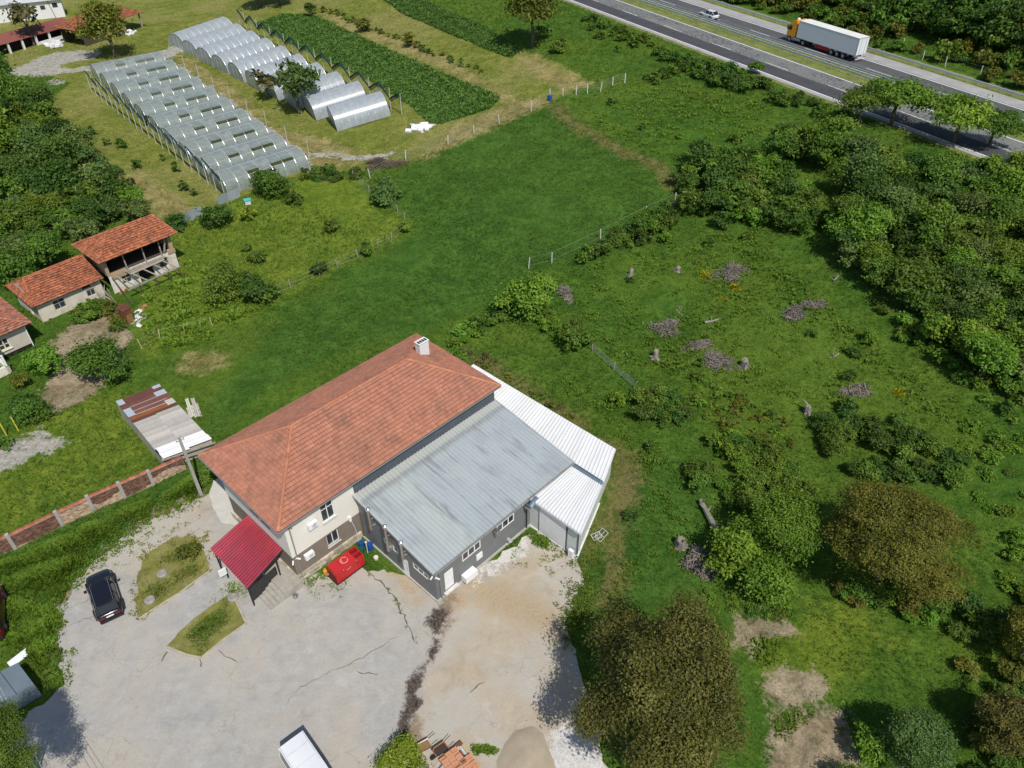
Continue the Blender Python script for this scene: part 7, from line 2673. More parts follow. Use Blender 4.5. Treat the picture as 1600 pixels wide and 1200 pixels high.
def unitcrown(seed, n, s, shape='round', clump=26, gap=0.0):
    """Leaf clumps over several lobes; radius about 1, standing on z = 0 (shrub) or round its own centre height zc."""
    g = np.random.default_rng(seed)
    if shape == 'round':
        main, nl = [(0, 0, 0.62, 0.74, 0.60)], 9
    elif shape == 'tall':
        main, nl = [(0, 0, 0.9, 0.60, 0.88)], 8
    elif shape == 'flat':
        main, nl = [(0, 0, 0.0, 0.70, 0.16)], 13
    elif shape == 'low':
        main, nl = [(0, 0, 0.30, 0.82, 0.34)], 9
    else:
        main, nl = [(0, 0, 0.0, 0.70, 0.60)], (15 if s > 0.05 else 70)
    cz0, R0, Z0 = main[0][2], main[0][3], main[0][4]
    lobes = list(main)
    big = shape == 'tree'
    if big:
        nlimb, sub = (12, 9) if s < 0.035 else (9, 5) if s < 0.065 else (7, 2)
        lobes[0] = (0, 0, 0.0, 0.66, 0.58)
        for k in range(nlimb):
            a = 6.283 * (k + g.uniform(-.3, .3)) / nlimb * 2.4
            e = g.uniform(-0.3, 1.35) if k % 3 else g.uniform(0.5, 1.4)
            q = g.uniform(.5, .74)
            c0 = np.array([q * math.cos(a) * math.cos(e), q * math.sin(a) * math.cos(e), 0.82 * q * math.sin(e)])
            lr = g.uniform(.22, .36)
            for j in range(sub):
                o = g.normal(size=3)
                o *= lr / np.linalg.norm(o) * g.uniform(.35, 1.0)
                o[2] *= .6
                rr = lr * (g.uniform(.38, .62) if sub > 3 else g.uniform(.8, 1.15))
                lobes.append((*(c0 + o), rr, rr * .72))
    for k in range(0 if big else nl):
        a, e = g.uniform(0, 6.283), g.uniform(-0.25, 1.2)
        rr = g.uniform(0.24, 0.46)
        if shape == 'flat':
            rr = g.uniform(0.2, 0.4)
            q = math.sqrt(g.random()) * 0.85
            lobes.append((q * math.cos(a), q * math.sin(a), g.uniform(-.12, .22) - .25 * q, rr, rr * .55))
            continue
        lobes.append((R0 * math.cos(a) * math.cos(e) * g.uniform(.72, 1.2), R0 * math.sin(a) * math.cos(e) * g.uniform(.72, 1.2), cz0 + Z0 * math.sin(e) * g.uniform(.7, 1.15), rr, rr * g.uniform(.7, .95)))
    lobes = np.array(lobes)
    wts = lobes[:, 3] ** 2
    if shape in ('round', 'tall'):
        lobes[0, 3:] *= 0.9
        wts[0] *= 0.7
    ncl = max(8, n // clump)
    li = g.choice(len(lobes), ncl * 2, p=wts / wts.sum())
    d = g.normal(size=(ncl * 2, 3))
    d /= np.linalg.norm(d, axis=1)[:, None]
    d[:, 2] = np.where(d[:, 2] < -0.4, -d[:, 2], d[:, 2])
    rad_ = g.uniform(0.80, 1.06, (ncl * 2, 1))
    C = lobes[li, :3] + d * rad_ * np.stack([lobes[li, 3], lobes[li, 3], lobes[li, 4]], 1)
    # drop clumps buried inside another lobe
    keep = np.ones(len(C), bool)
    for j, L in enumerate(lobes):
        q = (C - L[:3]) / np.array([L[3], L[3], L[4]])
        keep &= ~((np.linalg.norm(q, axis=1) < 0.62) & (li != j))
    if shape in ('round', 'tall', 'low'):
        keep &= C[:, 2] > 0.06
    C, d = C[keep][:ncl], d[keep][:ncl]
    nc = len(C)
    per = max(3, n // nc)
    cr = g.uniform(0.07, 0.17, (nc, 1, 1)) * (0.42 if s < 0.025 else 0.6 if s < 0.035 else 1.0 if s < 0.1 else 1.3)
    off = g.normal(size=(nc, per, 3))
    off *= cr * np.array([1.1, 1.1, 0.6])
    P = (C[:, None, :] + off).reshape(-1, 3)
    P[:, 2] = np.maximum(P[:, 2], 0.02) if shape in ('round', 'tall', 'low') else P[:, 2]
    D = np.repeat(d, per, 0)
    kd = 0.95 if s < 0.035 else 0.7
    nrm = D * kd + np.array([0, 0, 0.45]) + g.normal(size=P.shape) * 0.5
    nrm /= np.linalg.norm(nrm, axis=1)[:, None]
    t = g.normal(size=P.shape)
    a = np.cross(nrm, t)
    a /= np.linalg.norm(a, axis=1)[:, None] + 1e-9
    b = np.cross(nrm, a)
    sz = (s * g.uniform(0.6, 1.35, len(P)))[:, None]
    droop = np.array([0, 0, -0.28]) * sz
    V = np.stack([P - a * sz + droop, P - b * sz * 0.5, P + a * sz + droop, P + b * sz * 0.5], 1).reshape(-1, 3)
    Q = np.arange(len(V)).reshape(-1, 4)
    lt = g.normal(0, 0.14, len(lobes))
    tint = np.repeat(g.normal(0.45, 0.17, nc) + lt[li[keep][:ncl]], per) + g.normal(0, 0.10, len(P))
    return V, Q, np.repeat(np.clip(tint, 0, 1), 4), lobes

CROWNS = {}
def crown_mesh(shape, rpx, variant):
    for lim, s, n in ((9, 0.24, 260), (17, 0.15, 760), (30, 0.095, 1900), (52, 0.060, 4600), (90, 0.030, 17000), (999, 0.0155, 60000)):
        if rpx <= lim:
            break
    nv = 5 if lim < 52 else 4
    key = (shape, lim, variant % nv)
    if key not in CROWNS:
        V, Q, t, lobes = unitcrown(hash_(key), n, s, shape)
        CROWNS[key] = (npmesh('foliage', V, Q, t, L_MID), lobes)
    return CROWNS[key]

def hash_(key):
    h = 17
    for c in str(key):
        h = (h * 31 + ord(c)) % 100003
    return h

def setmat(o, m):
    o.material_slots[0].link = 'OBJECT'
    o.material_slots[0].material = m

ZC = {'round': 0.62, 'tall': 0.9, 'low': 0.3, 'tree': 0.0, 'flat': 0.0}
def place(cx, cy, rpx, zc):
    R = rpx / 12.0
    for _ in range(4):
        p = G(cx, cy, zc * R)
        R = rpx / scale_at(p)
    return p, R, terr(p.x, p.y)

VAR = [0]
def shrub(cx, cy, rpx, mat, label, group=None, shape='round', name='shrub', cat='shrub'):
    VAR[0] += 1
    p, R, z = place(cx, cy, rpx, ZC[shape])
    me, _ = crown_mesh(shape, rpx, VAR[0])
    o = link(name, me, (p.x, p.y, z - 0.03), rnd.uniform(0, 6.28), sc=(R * rnd.uniform(.92, 1.08), R * rnd.uniform(.92, 1.08), R * rnd.uniform(.9, 1.1)))
    setmat(o, mat)
    return tag(o, label, cat, group)

TRUNKS = {}
def tree(cx, cy, rpx, mat, label, group=None, zc=1.1, shape='tree', name='tree', bare=0, lean=0.0, density=None, cat='tree'):
    VAR[0] += 1
    v = VAR[0]
    p, R, z = place(cx, cy, rpx, zc)
    me, lobes = crown_mesh(shape, rpx if density is None else density, v)
    t = thing(name, label, cat, (p.x, p.y, z), rnd.uniform(0, 6.28), group)
    c = link('crown', me, (0, 0, zc * R), 0, t, (R, R, R))
    setmat(c, mat)
    key = (shape, round(zc, 2), v % 3, bare)
    if key not in TRUNKS:
        r = random.Random(hash_(key))
        mb = MB()
        zf = zc if shape == 'flat' else zc * 0.75
        w = 0.055 if rpx < 60 else 0.045
        mb.tube([(0, 0, -0.1), (r.uniform(-.03, .03), r.uniform(-.03, .03), zf * .5), (r.uniform(-.06, .06), r.uniform(-.06, .06), zf)], [w * 1.3, w, w * .7], 8)
        for L in lobes[1:9 + bare]:
            q = Vector((L[0] * .85, L[1] * .85, zc + L[2] * .8))
            b = Vector((0, 0, zf * r.uniform(.55, .98)))
            m = b.lerp(q, .5) + Vector((r.uniform(-.08, .08), r.uniform(-.08, .08), .06))
            mb.tube([b, m, q], [w * .55, w * .35, w * .1], 5)
        for k in range(bare * 6):
            a = r.uniform(0, 6.28)
            b = Vector((0, 0, zf * r.uniform(.5, .9)))
            l = r.uniform(.4, .9)
            q = b + Vector((math.cos(a) * l, math.sin(a) * l, r.uniform(.05, .5)))
            mb.tube([b, b.lerp(q, .5) + Vector((0, 0, .08)), q], [w * .3, w * .2, w * .05], 4)
        TRUNKS[key] = mb.mesh('trunk', BARK)
    link('trunk', TRUNKS[key], (0, 0, 0), 0, t, (R, R, R))
    return t

def scatter(P, n, rlo, rhi, seed, sep=0.75):
    """Spread spots over an area of the survey photo, bigger ones first."""
    r = random.Random(seed)
    xs, ys = [p[0] for p in P], [p[1] for p in P]
    out = []
    tries = 0
    while len(out) < n and tries < n * 60:
        tries += 1
        x, y = r.uniform(min(xs), max(xs)), r.uniform(min(ys), max(ys))
        if not inside(P, np.array([x]), np.array([y]))[0]:
            continue
        q = r.uniform(rlo, rhi) * (1.0 if len(out) > n // 3 else 1.15)
        if all(math.hypot(x - a, (y - b) * 1.35) > sep * (q + c) * 0.75 for a, b, c in out):
            out.append((x, y, q))
    return out

# ---- trees that stand on their own
tree(1034, 1084, 160, L_BROWN, 'great bronze-brown walnut tree at the bottom edge between yard and bare earth', zc=1.0, name='walnut_tree')
tree(1402, 842, 116, L_OLIVE, 'wide yellowish olive tree in the lower right, right of the bright green tree', zc=0.95, name='walnut_tree')
tree(1222, 826, 70, L_LIGHT, 'bright green young tree against the left side of the olive tree', zc=1.0, name='maple_tree')
tree(1150, 862, 50, L_LIGHT, 'smaller bright green tree with low branches beside the fallen trunk', zc=0.85, name='maple_tree')
tree(1198, 902, 48, L_LIGHT, 'bright green tree in front of the young maple, above the bare earth', zc=0.85, name='maple_tree')
shrub(822, 462, 46, L_LIGHT, 'large round bright green bush at the corner of the dark field above the clearing', name='bush', cat='bush')
shrub(897, 530, 27, L_MID, 'round leafy shrub at the upper end of the sagging mesh fence')
shrub(897, 508, 13, L_MID, 'upright shoot rising behind the round leafy shrub of the mesh fence', shape='tall')
shrub(963, 624, 14, L_LIGHT, 'small round bush alone in the grass behind the white store', name='bush', cat='bush')
tree(-28, 1186, 92, L_MID, 'tall dense tree at the lower left corner shading the concrete yard', zc=2.3, name='tree')
tree(1432, 1166, 66, L_SAGE, 'pale grey-green maple at the bottom edge, right of the slim one', zc=1.0, name='maple_tree')
tree(1358, 1166, 30, L_LIGHT, 'slim light green tree at the bottom edge beside the bare earth', zc=1.2, name='maple_tree')
tree(1330, 1225, 34, L_LIGHT, 'light tree cut by the bottom edge below the slim maple', zc=0.9, name='maple_tree')
tree(1576, 1130, 62, L_BROWN, 'bronze-tinged tree in the lower right corner', zc=1.0, name='walnut_tree')
tree(1612, 1000, 58, L_OLIVE, 'dark olive tree at the right edge above the bottom corner', zc=1.0, name='walnut_tree')
tree(165, 42, 44, L_OLIVE, 'round dark green tree with clear trunk and shadow in front of the tiled barn', zc=1.02, name='tree')
tree(38, 30, 25, L_DRY, 'half-bare grey tree with thick pale trunk before the red-roofed outbuilding', zc=1.6, bare=3, density=12, name='tree')
tree(400, -22, 32, L_DARK, 'dark conifer group at the top edge beyond the film tunnels', zc=1.0, name='pine_tree')
tree(432, -20, 26, L_DARK, 'second dark conifer at the top edge, right of the first', zc=1.0, name='pine_tree')
tree(832, 10, 50, L_OLIVE, 'broad walnut tree with single trunk at the top edge near the motorway', zc=1.2, name='walnut_tree')
tree(460, 132, 37, L_SAGE, 'loose leafy tree growing between the two rows of tunnels', zc=1.15, density=30, name='fruit_tree')
tree(414, 128, 20, L_DRY, 'nearly bare young tree left of the leafy one between the tunnel rows', zc=1.4, bare=3, density=9, name='fruit_tree')
for cx, cy, r_, m_, lab in ((425, 288, 31, L_MID, 'full round bush hiding the end of the nearest polycarbonate tunnel'), (456, 312, 15, L_DARK, 'dark small bush right of the full bush by the tunnels'), (336, 340, 25, L_DARK, 'dense dark bush by the zinc sheet fence'),
                             (274, 349, 18, L_DARK, 'dark bush at the right gable of the ruined house'), (386, 336, 14, L_LIME, 'pale yellowish bush below the turquoise beehive'), (596, 302, 24, L_SAGE, 'silvery round willow bush at the far corner of the bright meadow'),
                             (519, 354, 14, L_MID, 'small dark-centred bush alone in the bright meadow'), (570, 391, 14, L_MID, 'bush on the rotten fence line of the bright meadow'), (403, 402, 13, L_MID, 'small bush in the meadow above the pair of large bushes'),
                             (386, 387, 8, L_DARK, 'tiny bush just above the small bush in the meadow'), (350, 445, 35, L_MID, 'left and larger of the pair of joined bushes in the meadow'), (400, 456, 27, L_DARK, 'right and darker of the pair of joined bushes in the meadow'),
                             (634, 356, 10, L_LIGHT, 'small bush at the end of the rotten fence'), (497, 421, 13, L_DARK, 'dark low bush on the fence line below the meadow'), (72, 567, 28, L_LIGHT, 'leafy bush on the bare plot by the grey cottage'),
                             (160, 567, 44, L_MID, 'big bush at the right side of the bare garden plot'), (46, 640, 31, L_MID, 'big bush at the lower left end of the bare garden plot'), (628, 1196, 36, L_LIME, 'bright lime green bush at the bottom edge beside the wheelbarrow'),
                             (292, 862, 17, L_OLIVE, 'scrubby olive bush on the triangular grass island'), (322, 742, 13, L_MID, 'leafy bush at the foot of the utility pole'), (32, 598, 14, L_OLIVE, 'thin yellowish shrub before the cottage porch'),
                             (10, 690, 14, L_MID, 'bush at the left edge above the pale gravel patch'), (875, 68, 9, L_MID, 'small round shrub in the tall grass left of the motorway hedge'), (938, 55, 8, L_MID, 'tiny lone shrub in the tall grass close to the motorway hedge'),
                             (868, 76, 12, L_MID, 'leafy shrub beside the trunk of the broad walnut'), (850, 52, 12, L_MID, 'rounded shrub right under the broad walnut crown'), (966, 77, 6, L_MID, 'tiny shrub right of the fence end near the hedge')):
    shrub(cx, cy, r_, m_, lab, name='bush' if r_ > 12 else 'shrub', cat='bush' if r_ > 12 else 'shrub')
for cx, cy, lab in ((486, 14, 'small dark fruit tree at the upper end of the young orchard row'), (568, 38, 'upright young fruit tree in the middle of the orchard row'), (637, 64, 'upright young fruit tree at the lower end of the orchard row')):
    shrub(cx, cy, 11, L_OLIVE if cx > 500 else L_DARK, lab, shape='tall', name='fruit_tree', cat='fruit tree')
r = random.Random(5)
for k in range(30):
    f = k / 29
    shrub(505 + 245 * f + r.uniform(-5, 5), 14 + 95 * f + r.uniform(-3, 3), r.uniform(3.5, 6), r.choice([L_OLIVE, L_MID]), 'young berry shrub in the row through the dry mown strip', 'berry shrubs in the mown strip', name='berry_shrub')
for cx, cy, q in ((145, 205, 7), (165, 220, 7), (185, 225, 9), (230, 190, 7), (215, 255, 8), (275, 262, 8), (288, 290, 8), (250, 245, 6), (205, 285, 7), (300, 300, 6)):
    shrub(cx, cy, q, r.choice([L_MID, L_DARK]), 'thin young tree in the mown orchard left of the polycarbonate tunnels', 'young trees in the mown orchard', shape='tall', name='young_tree', cat='young tree')
# roadside umbrella-shaped trees with bare stems
for cx, cy, q, lab in ((1352, 152, 36, 'left flat-topped tree with bare stems beside the motorway'), (1408, 146, 48, 'larger flat-topped tree with bare stems over the near carriageway'),
                       (1508, 172, 50, 'widest flat-topped roadside tree hiding part of the median rail'), (1562, 186, 36, 'rightmost flat-topped roadside tree above the median rail')):
    tree(cx, cy, q, L_LIGHT if q > 40 else L_MID, lab, zc=1.25 if q < 40 else 1.05, shape='flat', bare=3, name='roadside_tree')

# ---- thickets: every bush a thing, look-alikes share a label
TONE = {}
def thicket(P, n, lo, hi, mats, noun, where, ends, group, seed, treeish=0.0, shape=('round',), name='shrub', zc=(0.9, 1.2), cat='shrub', sep=0.75):
    """Fill an area with plants, each labelled by size, tone and place between the two named ends."""
    TONE.update({L_MID: 'mid-green', L_DARK: 'dark-green', L_LIGHT: 'bright-green', L_OLIVE: 'olive', L_DRY: 'brownish', L_LIME: 'lime', L_SAGE: 'grey-green', L_BROWN: 'bronze'})
    r = random.Random(seed)
    A = np.array(P, float)
    c = A.mean(0)
    ax = np.linalg.svd(A - c)[2][0]
    if ax[np.argmax(np.abs(ax))] < 0:
        ax = -ax
    S = scatter(P, n, lo, hi, seed, sep)
    pr = [(x - c[0]) * ax[0] + (y - c[1]) * ax[1] for x, y, q in S]
    p0, p1 = min(pr), max(pr)
    qs = sorted(q for x, y, q in S)
    for (x, y, q), f in zip(S, pr):
        f = (f - p0) / (p1 - p0 + 1e-6)
        m = r.choice(mats)
        size = 'small' if q < qs[len(qs) // 3] else 'middling' if q < qs[2 * len(qs) // 3] else 'large'
        pos = ('at the %s end' % ends[0], 'towards the %s end' % ends[0], 'midway', 'towards the %s end' % ends[1], 'at the %s end' % ends[1])[min(4, int(f * 5))]
        label = '%s %s %s %s %s' % (size, TONE[m], noun, pos, where)
        if r.random() < treeish:
            tree(x, y, q, m, label, group, zc=round(r.uniform(*zc), 1), name=name, cat=cat)
        else:
            shrub(x, y, q, m, label, group, shape=r.choice(shape), name=name, cat=cat)
W_LEFT = [(-30, 95), (20, 120), (70, 165), (105, 195), (150, 240), (190, 285), (215, 320), (222, 345), (180, 352), (118, 378), (60, 420), (-30, 440)]
thicket(W_LEFT, 46, 18, 40, [L_MID, L_SAGE, L_LIGHT, L_DARK, L_MID], 'tree', 'of the wood behind the old farmhouses', ('upper', 'lower'), 'trees in the left-hand wood', 11, 0.75, name='orchard_tree', cat='tree', sep=.78)
B_EDGE = [(1190, 222), (1292, 195), (1335, 232), (1420, 262), (1510, 250), (1640, 240), (1640, 600), (1560, 572), (1460, 515), (1400, 450), (1330, 400), (1296, 352), (1330, 300), (1280, 260)]
thicket(B_EDGE, 100, 16, 40, [L_MID, L_MID, L_DARK, L_LIGHT, L_LIGHT, L_SAGE], 'tree', 'of the right-hand wood', ('clearing', 'outer'), 'trees of the right-hand wood', 12, 0.55, shape=('round', 'tall', 'round'), name='wood_tree', cat='tree', sep=.66)
thicket([(1380, 480), (1450, 520), (1560, 575), (1640, 600), (1640, 640), (1540, 600), (1440, 545), (1380, 510)], 22, 8, 16, [L_MID, L_LIGHT], 'fringe shrub', 'below the right-hand wood', ('upper', 'lower'), 'fringe shrubs of the right-hand wood', 13, name='fringe_shrub')
thicket([(1062, 268), (1100, 240), (1160, 236), (1210, 250), (1260, 300), (1310, 330), (1280, 350), (1230, 352), (1170, 340), (1120, 345), (1070, 325), (1050, 305)], 46, 12, 25, [L_MID, L_LIGHT, L_DARK, L_MID], 'shrub', 'of the central thicket', ('field', 'wood'), 'shrubs of the central thicket', 14, 0.1, sep=.6)
thicket([(905, 404), (940, 382), (990, 352), (1040, 325), (1062, 330), (1040, 356), (980, 376), (930, 398)], 26, 9, 16, [L_MID, L_DARK, L_LIGHT], 'hedge bush', 'of the hedge beside the dark field', ('lower', 'upper'), 'hedge bushes along the dark field', 15, name='hedge_bush', cat='bush', sep=.55)
thicket([(700, 545), (716, 520), (760, 492), (790, 478), (800, 492), (770, 505), (736, 535), (716, 560)], 13, 9, 17, [L_MID, L_LIGHT, L_DARK], 'shrub', 'of the short hedge behind house', ('house', 'upper'), 'hedge behind the tiled house', 16, name='hedge_bush', cat='bush', sep=.55)
thicket([(838, 480), (870, 478), (880, 520), (850, 512)], 6, 6, 10, [L_MID, L_LIGHT], 'sapling', 'under the large round bush', ('upper', 'lower'), 'saplings by the round bush', 17)
for k, P in enumerate(([(898, 18), (930, 30), (1000, 58), (1075, 92), (1062, 100), (990, 72), (920, 42)], [(1070, 88), (1120, 100), (1195, 122), (1200, 140), (1130, 140), (1075, 112)], [(1195, 128), (1270, 155), (1340, 184), (1330, 200), (1260, 178), (1200, 148)])):
    thicket(P, (24, 26, 20)[k], 5, (9, 13, 10)[k], [L_DARK, L_MID], 'roadside shrub', ('of the upper shoulder hedge', 'of the middle shoulder hedge', 'of the lower shoulder hedge')[k], ('upper', 'lower'), 'roadside hedge of the motorway', 18 + k, name='roadside_shrub', sep=.5)
shrub(1183, 104, 12, L_LIGHT, 'bright sapling standing out of the roadside hedge over the shoulder', shape='tall')
thicket([(1000, 124), (1030, 112), (1075, 96), (1078, 106), (1040, 122), (1004, 134)], 14, 4, 7, [L_DARK, L_MID], 'shrub', 'of the hedge from fence to motorway', ('fence', 'motorway'), 'hedge from fence to motorway', 22, sep=.5)
thicket([(1288, 645), (1330, 625), (1380, 640), (1440, 680), (1505, 720), (1490, 750), (1400, 748), (1320, 728), (1278, 690)], 34, 11, 21, [L_MID, L_MID, L_DARK], 'shrub', 'of the thicket above the olive tree', ('upper', 'lower'), 'thicket above the olive tree', 23, 0.1, name='thicket_shrub', sep=.58)
thicket([(1085, 705), (1118, 672), (1180, 690), (1258, 724), (1284, 772), (1215, 792), (1120, 782), (1074, 742)], 36, 10, 20, [L_MID, L_LIGHT, L_MID], 'shrub', 'of the thicket by the bright trees', ('left', 'right'), 'thicket behind the bright green trees', 24, name='thicket_shrub', sep=.58)
thicket([(998, 612), (1046, 612), (1082, 640), (1064, 664), (1012, 658), (994, 634)], 18, 9, 15, [L_MID, L_DARK], 'shrub', 'of the round mesh-fence thicket', ('fence', 'far'), 'round thicket below the mesh fence', 25, name='thicket_shrub', sep=.55)
thicket([(1084, 588), (1150, 610), (1240, 660), (1262, 705), (1190, 690), (1110, 660), (1080, 625)], 60, 4, 8, [L_MID, L_LIGHT, L_OLIVE], 'low bush', 'of the scrub below the twig heaps', ('heap', 'thicket'), 'low scrub below the twig heaps', 26, shape=('low', 'round'), name='scrub_bush', cat='bush', sep=.7)
thicket([(1500, 570), (1640, 620), (1640, 960), (1560, 930), (1520, 720)], 46, 6, 14, [L_MID, L_LIGHT, L_LIGHT], 'weedy bush', 'of the right-edge slope', ('upper', 'lower'), 'bushes on the right-hand slope', 27, shape=('low', 'round', 'low'), name='slope_bush', cat='bush', sep=.8)
thicket([(1500, 930), (1640, 900), (1640, 1240), (1530, 1240), (1500, 1080)], 24, 14, 26, [L_DARK, L_MID, L_OLIVE], 'shrub', 'of the shady lower right corner', ('upper', 'lower'), 'shrubs in the lower right corner', 28, name='shade_shrub', sep=.62)
thicket([(1300, 905), (1480, 925), (1520, 960), (1420, 965), (1310, 940)], 26, 8, 16, [L_MID, L_LIGHT, L_OLIVE], 'shrub', 'of the undergrowth below the olive tree', ('left', 'right'), 'undergrowth of the olive tree', 29, name='undergrowth_shrub', sep=.6)
thicket([(1090, 930), (1240, 925), (1300, 950), (1220, 965), (1120, 960)], 14, 6, 11, [L_MID, L_LIGHT], 'plant', 'under the bright green trees', ('left', 'right'), 'plants below the bright green trees', 30, shape=('low',), name='leafy_plant', cat='plant', sep=.6)
thicket([(100, 505), (130, 478), (165, 468), (180, 480), (170, 510), (190, 520), (180, 480), (140, 500)], 14, 7, 14, [L_MID, L_LIGHT, L_OLIVE], 'shrub', 'before the low farmhouse', ('left', 'right'), 'shrubs before the farmhouse', 31, name='garden_shrub', sep=.55)
thicket([(690, 545), (730, 555), (790, 600), (860, 640), (900, 668), (890, 650), (800, 580), (740, 540)], 14, 5, 9, [L_OLIVE, L_DRY, L_MID], 'weed bush', 'behind the white store', ('house', 'far'), 'weeds behind the white store', 32, shape=('low', 'round'), name='weed_bush', cat='bush')
thicket([(-20, 1000), (60, 985), (90, 1030), (80, 1060), (20, 1000)], 8, 8, 13, [L_LIGHT, L_MID], 'weed clump', 'above the grey container', ('left', 'yard'), 'weed clumps at the lower left', 33, shape=('low',), name='weed_clump', cat='weed')
thicket([(470, 262), (500, 258), (560, 262), (560, 275), (500, 282), (470, 285)], 12, 6, 11, [L_MID, L_DARK], 'hedge bush', 'of the low hedge beside the last tunnel', ('tunnel', 'compost'), 'low hedge by the tunnels', 34, shape=('low', 'round'), name='hedge_bush', cat='bush', sep=.55)
for cx, cy, q, lab in ((1095, 566, 9, 'small bush left of the long twig heap'), (1270, 522, 9, 'lone small bush below the flat wide branch heap'), (1353, 526, 13, 'lone dark bush at the right side of the clearing'), (1334, 553, 12, 'bush just below the lone dark bush'),
                       (1328, 588, 10, 'lowest of the three bushes at the right of the clearing'), (1020, 700, 12, 'bright small bush right of the white store roof'), (985, 806, 12, 'yellow-green bush by the grass track'), (1146, 218, 11, 'dark bush above the central thicket'),
                       (1060, 214, 6, 'tiny bush in the upper rough meadow'), (1228, 205, 13, 'dark dense bush near the roadside stems'), (1262, 210, 14, 'dark bush with thin stems below the motorway'), (1300, 245, 18, 'dark bush at the upper tip of the right-hand wood'), (955, 160, 7, 'small shrub beside the climbing post fence'),
                       (1003, 200, 5, 'speck of a shrub in the upper rough meadow'), (1168, 368, 9, 'small dark bush under the central thicket'), (1108, 378, 8, 'small green bush below the hedge end'), (1040, 372, 10, 'small bush under the scrubby hedge'), (985, 438, 7, 'green shoot of the upper left stump')):
    shrub(cx, cy, q, rnd.choice([L_MID, L_LIGHT, L_DARK]), lab)
# wood on the slope beyond the motorway
r = random.Random(77)
n = 0
for k in range(1500):
    t, s = r.uniform(131, 205) if k > 300 else r.uniform(130, 141), r.uniform(30, 210)
    x, y = t * NX + s * SX, t * NY + s * SY
    z = float(terr(x, y))
    px, py = proj(np.array([x, y, z + 1.5]))
    if not (-60 < px < 1680 and -70 < py < 330):
        continue
    if t < 139:
        if r.random() < .55:
            continue
        R = r.uniform(.8, 1.9)
    else:
        R = r.uniform(2.0, 3.9)
    VAR[0] += 1
    dark_ = t > 150 and px > 1300
    grp = 'shrubs on the motorway bank' if t < 139 else 'trees beyond the motorway'
    m_ = r.choice([L_MID, L_OLIVE]) if t < 139 else (L_DARK if dark_ else r.choice([L_MID, L_DARK]))
    shape = 'round' if t < 139 else r.choice(['round', 'tall'])
    seg = ('at far left', 'by the white car', 'by the lorry cab', 'by the trailer', 'right of the lorry', 'at far right')[min(5, max(0, int((170 - s) / 17)))]
    tone = {L_MID: 'mid-green', L_DARK: 'dark', L_OLIVE: 'olive'}[m_]
    if t < 139:
        lab = '%s %s shrub on the bank behind far guardrail, %s' % ('low' if R < 1.3 else 'taller', tone, seg)
    else:
        lab = '%s %s tree, %s of the wood beyond the motorway, %s' % ('slim' if shape == 'tall' else 'rounded', tone, 'front' if t < 155 else 'middle' if t < 178 else 'back', seg)
    me, _ = crown_mesh(shape, 12 if t < 139 else 28, VAR[0])
    o = link('bank_shrub' if t < 139 else 'forest_tree', me, (x, y, z - .05), r.uniform(0, 6.28), sc=(R, R, R * r.uniform(.9, 1.2)))
    setmat(o, m_)
    tag(o, lab, 'shrub' if t < 139 else 'tree', grp)
    n += 1
    if n > 270:
        break

# ---- grass, crops and weeds: what nobody could count
def tufts(name, pts, size, width, blades, mat, tints, seed, spread=0.5, lean=0.7):
    g = np.random.default_rng(seed)
    n = len(pts)
    if n == 0:
        return
    P = np.repeat(pts, blades, 0)
    S = np.repeat(size, blades) * g.uniform(.6, 1.25, n * blades)
    a = g.uniform(0, 6.283, n * blades)
    h = np.stack([np.cos(a), np.sin(a), np.zeros_like(a)], 1)
    ln = g.uniform(.15, lean, n * blades)[:, None]
    base = P + h * (S * spread * g.uniform(0, 1, n * blades))[:, None]
    tip = base + (h * ln + np.array([0, 0, 1.0]) * np.sqrt(np.maximum(0.05, 1 - ln ** 2))) * S[:, None]
    side = np.stack([-np.sin(a), np.cos(a), np.zeros_like(a)], 1) * (S * width)[:, None]
    mid = base * .45 + tip * .55 + np.array([0, 0, 0.12]) * S[:, None]
    V = np.stack([base, mid - side, tip, mid + side], 1).reshape(-1, 3)
    t = np.repeat(np.clip(np.repeat(tints, blades) + g.normal(0, .15, n * blades), 0, 1), 4)
    o = link(name, npmesh(name, V, np.arange(len(V)).reshape(-1, 4), t, mat))
    o['kind'] = 'stuff'
    return o

WZ = {k: [(p.x, p.y) for p in wpoly(P)] for k, P in dict(mown=P_MOWN, mead=P_MEAD, c1=P_CROP1, c2=P_CROP2, soil=P_SOIL, d1=P_DIRT1, d2=P_DIRT2, d3=P_DIRT3, g1=P_GRAV, g2=P_GRAV2, pad=P_PAD, i1=P_ISL1, i2=P_ISL2).items()}
def houselocal(x, y):
    c, s = math.cos(YAW), math.sin(YAW)
    dx, dy = x - HO.x, y - HO.y
    return dx * c + dy * s, -dx * s + dy * c
def clear_of_built(x, y):
    ok = ~inside(W_YARD, x, y) & ~inside(WZ['pad'], x, y)
    u, v = houselocal(x, y)
    ok &= ~((u > 0.4) & (u < 26.7) & (v > -0.2) & (v < 10.2)) & ~((u > 6.7) & (u < 22.5) & (v > -9.0) & (v < 0.5)) & ~((u > 17.2) & (u < 26.7) & (v < 0.6) & (v > -14.0 + (u - 17.5) * .4))
    t = x * NX + y * NY
    ok &= (t < 100.2) | (t > 130.5)
    return ok
def spots(n, x0, x1, y0, y1, g):
    x, y = g.uniform(x0, x1, n), g.uniform(y0, y1, n)
    z = terr(x, y)
    px, py = proj(np.stack([x, y, z], 1))
    k = (px > -50) & (px < 1650) & (py > -40) & (py < 1260) & clear_of_built(x, y)
    x, y, z = x[k], y[k], z[k]
    d = np.hypot(np.hypot(x, y), CH)
    k = g.random(len(x)) < np.clip((75.0 / d) ** 1.6, 0, 1)
    return x[k], y[k], z[k], d[k]
g = np.random.default_rng(3)
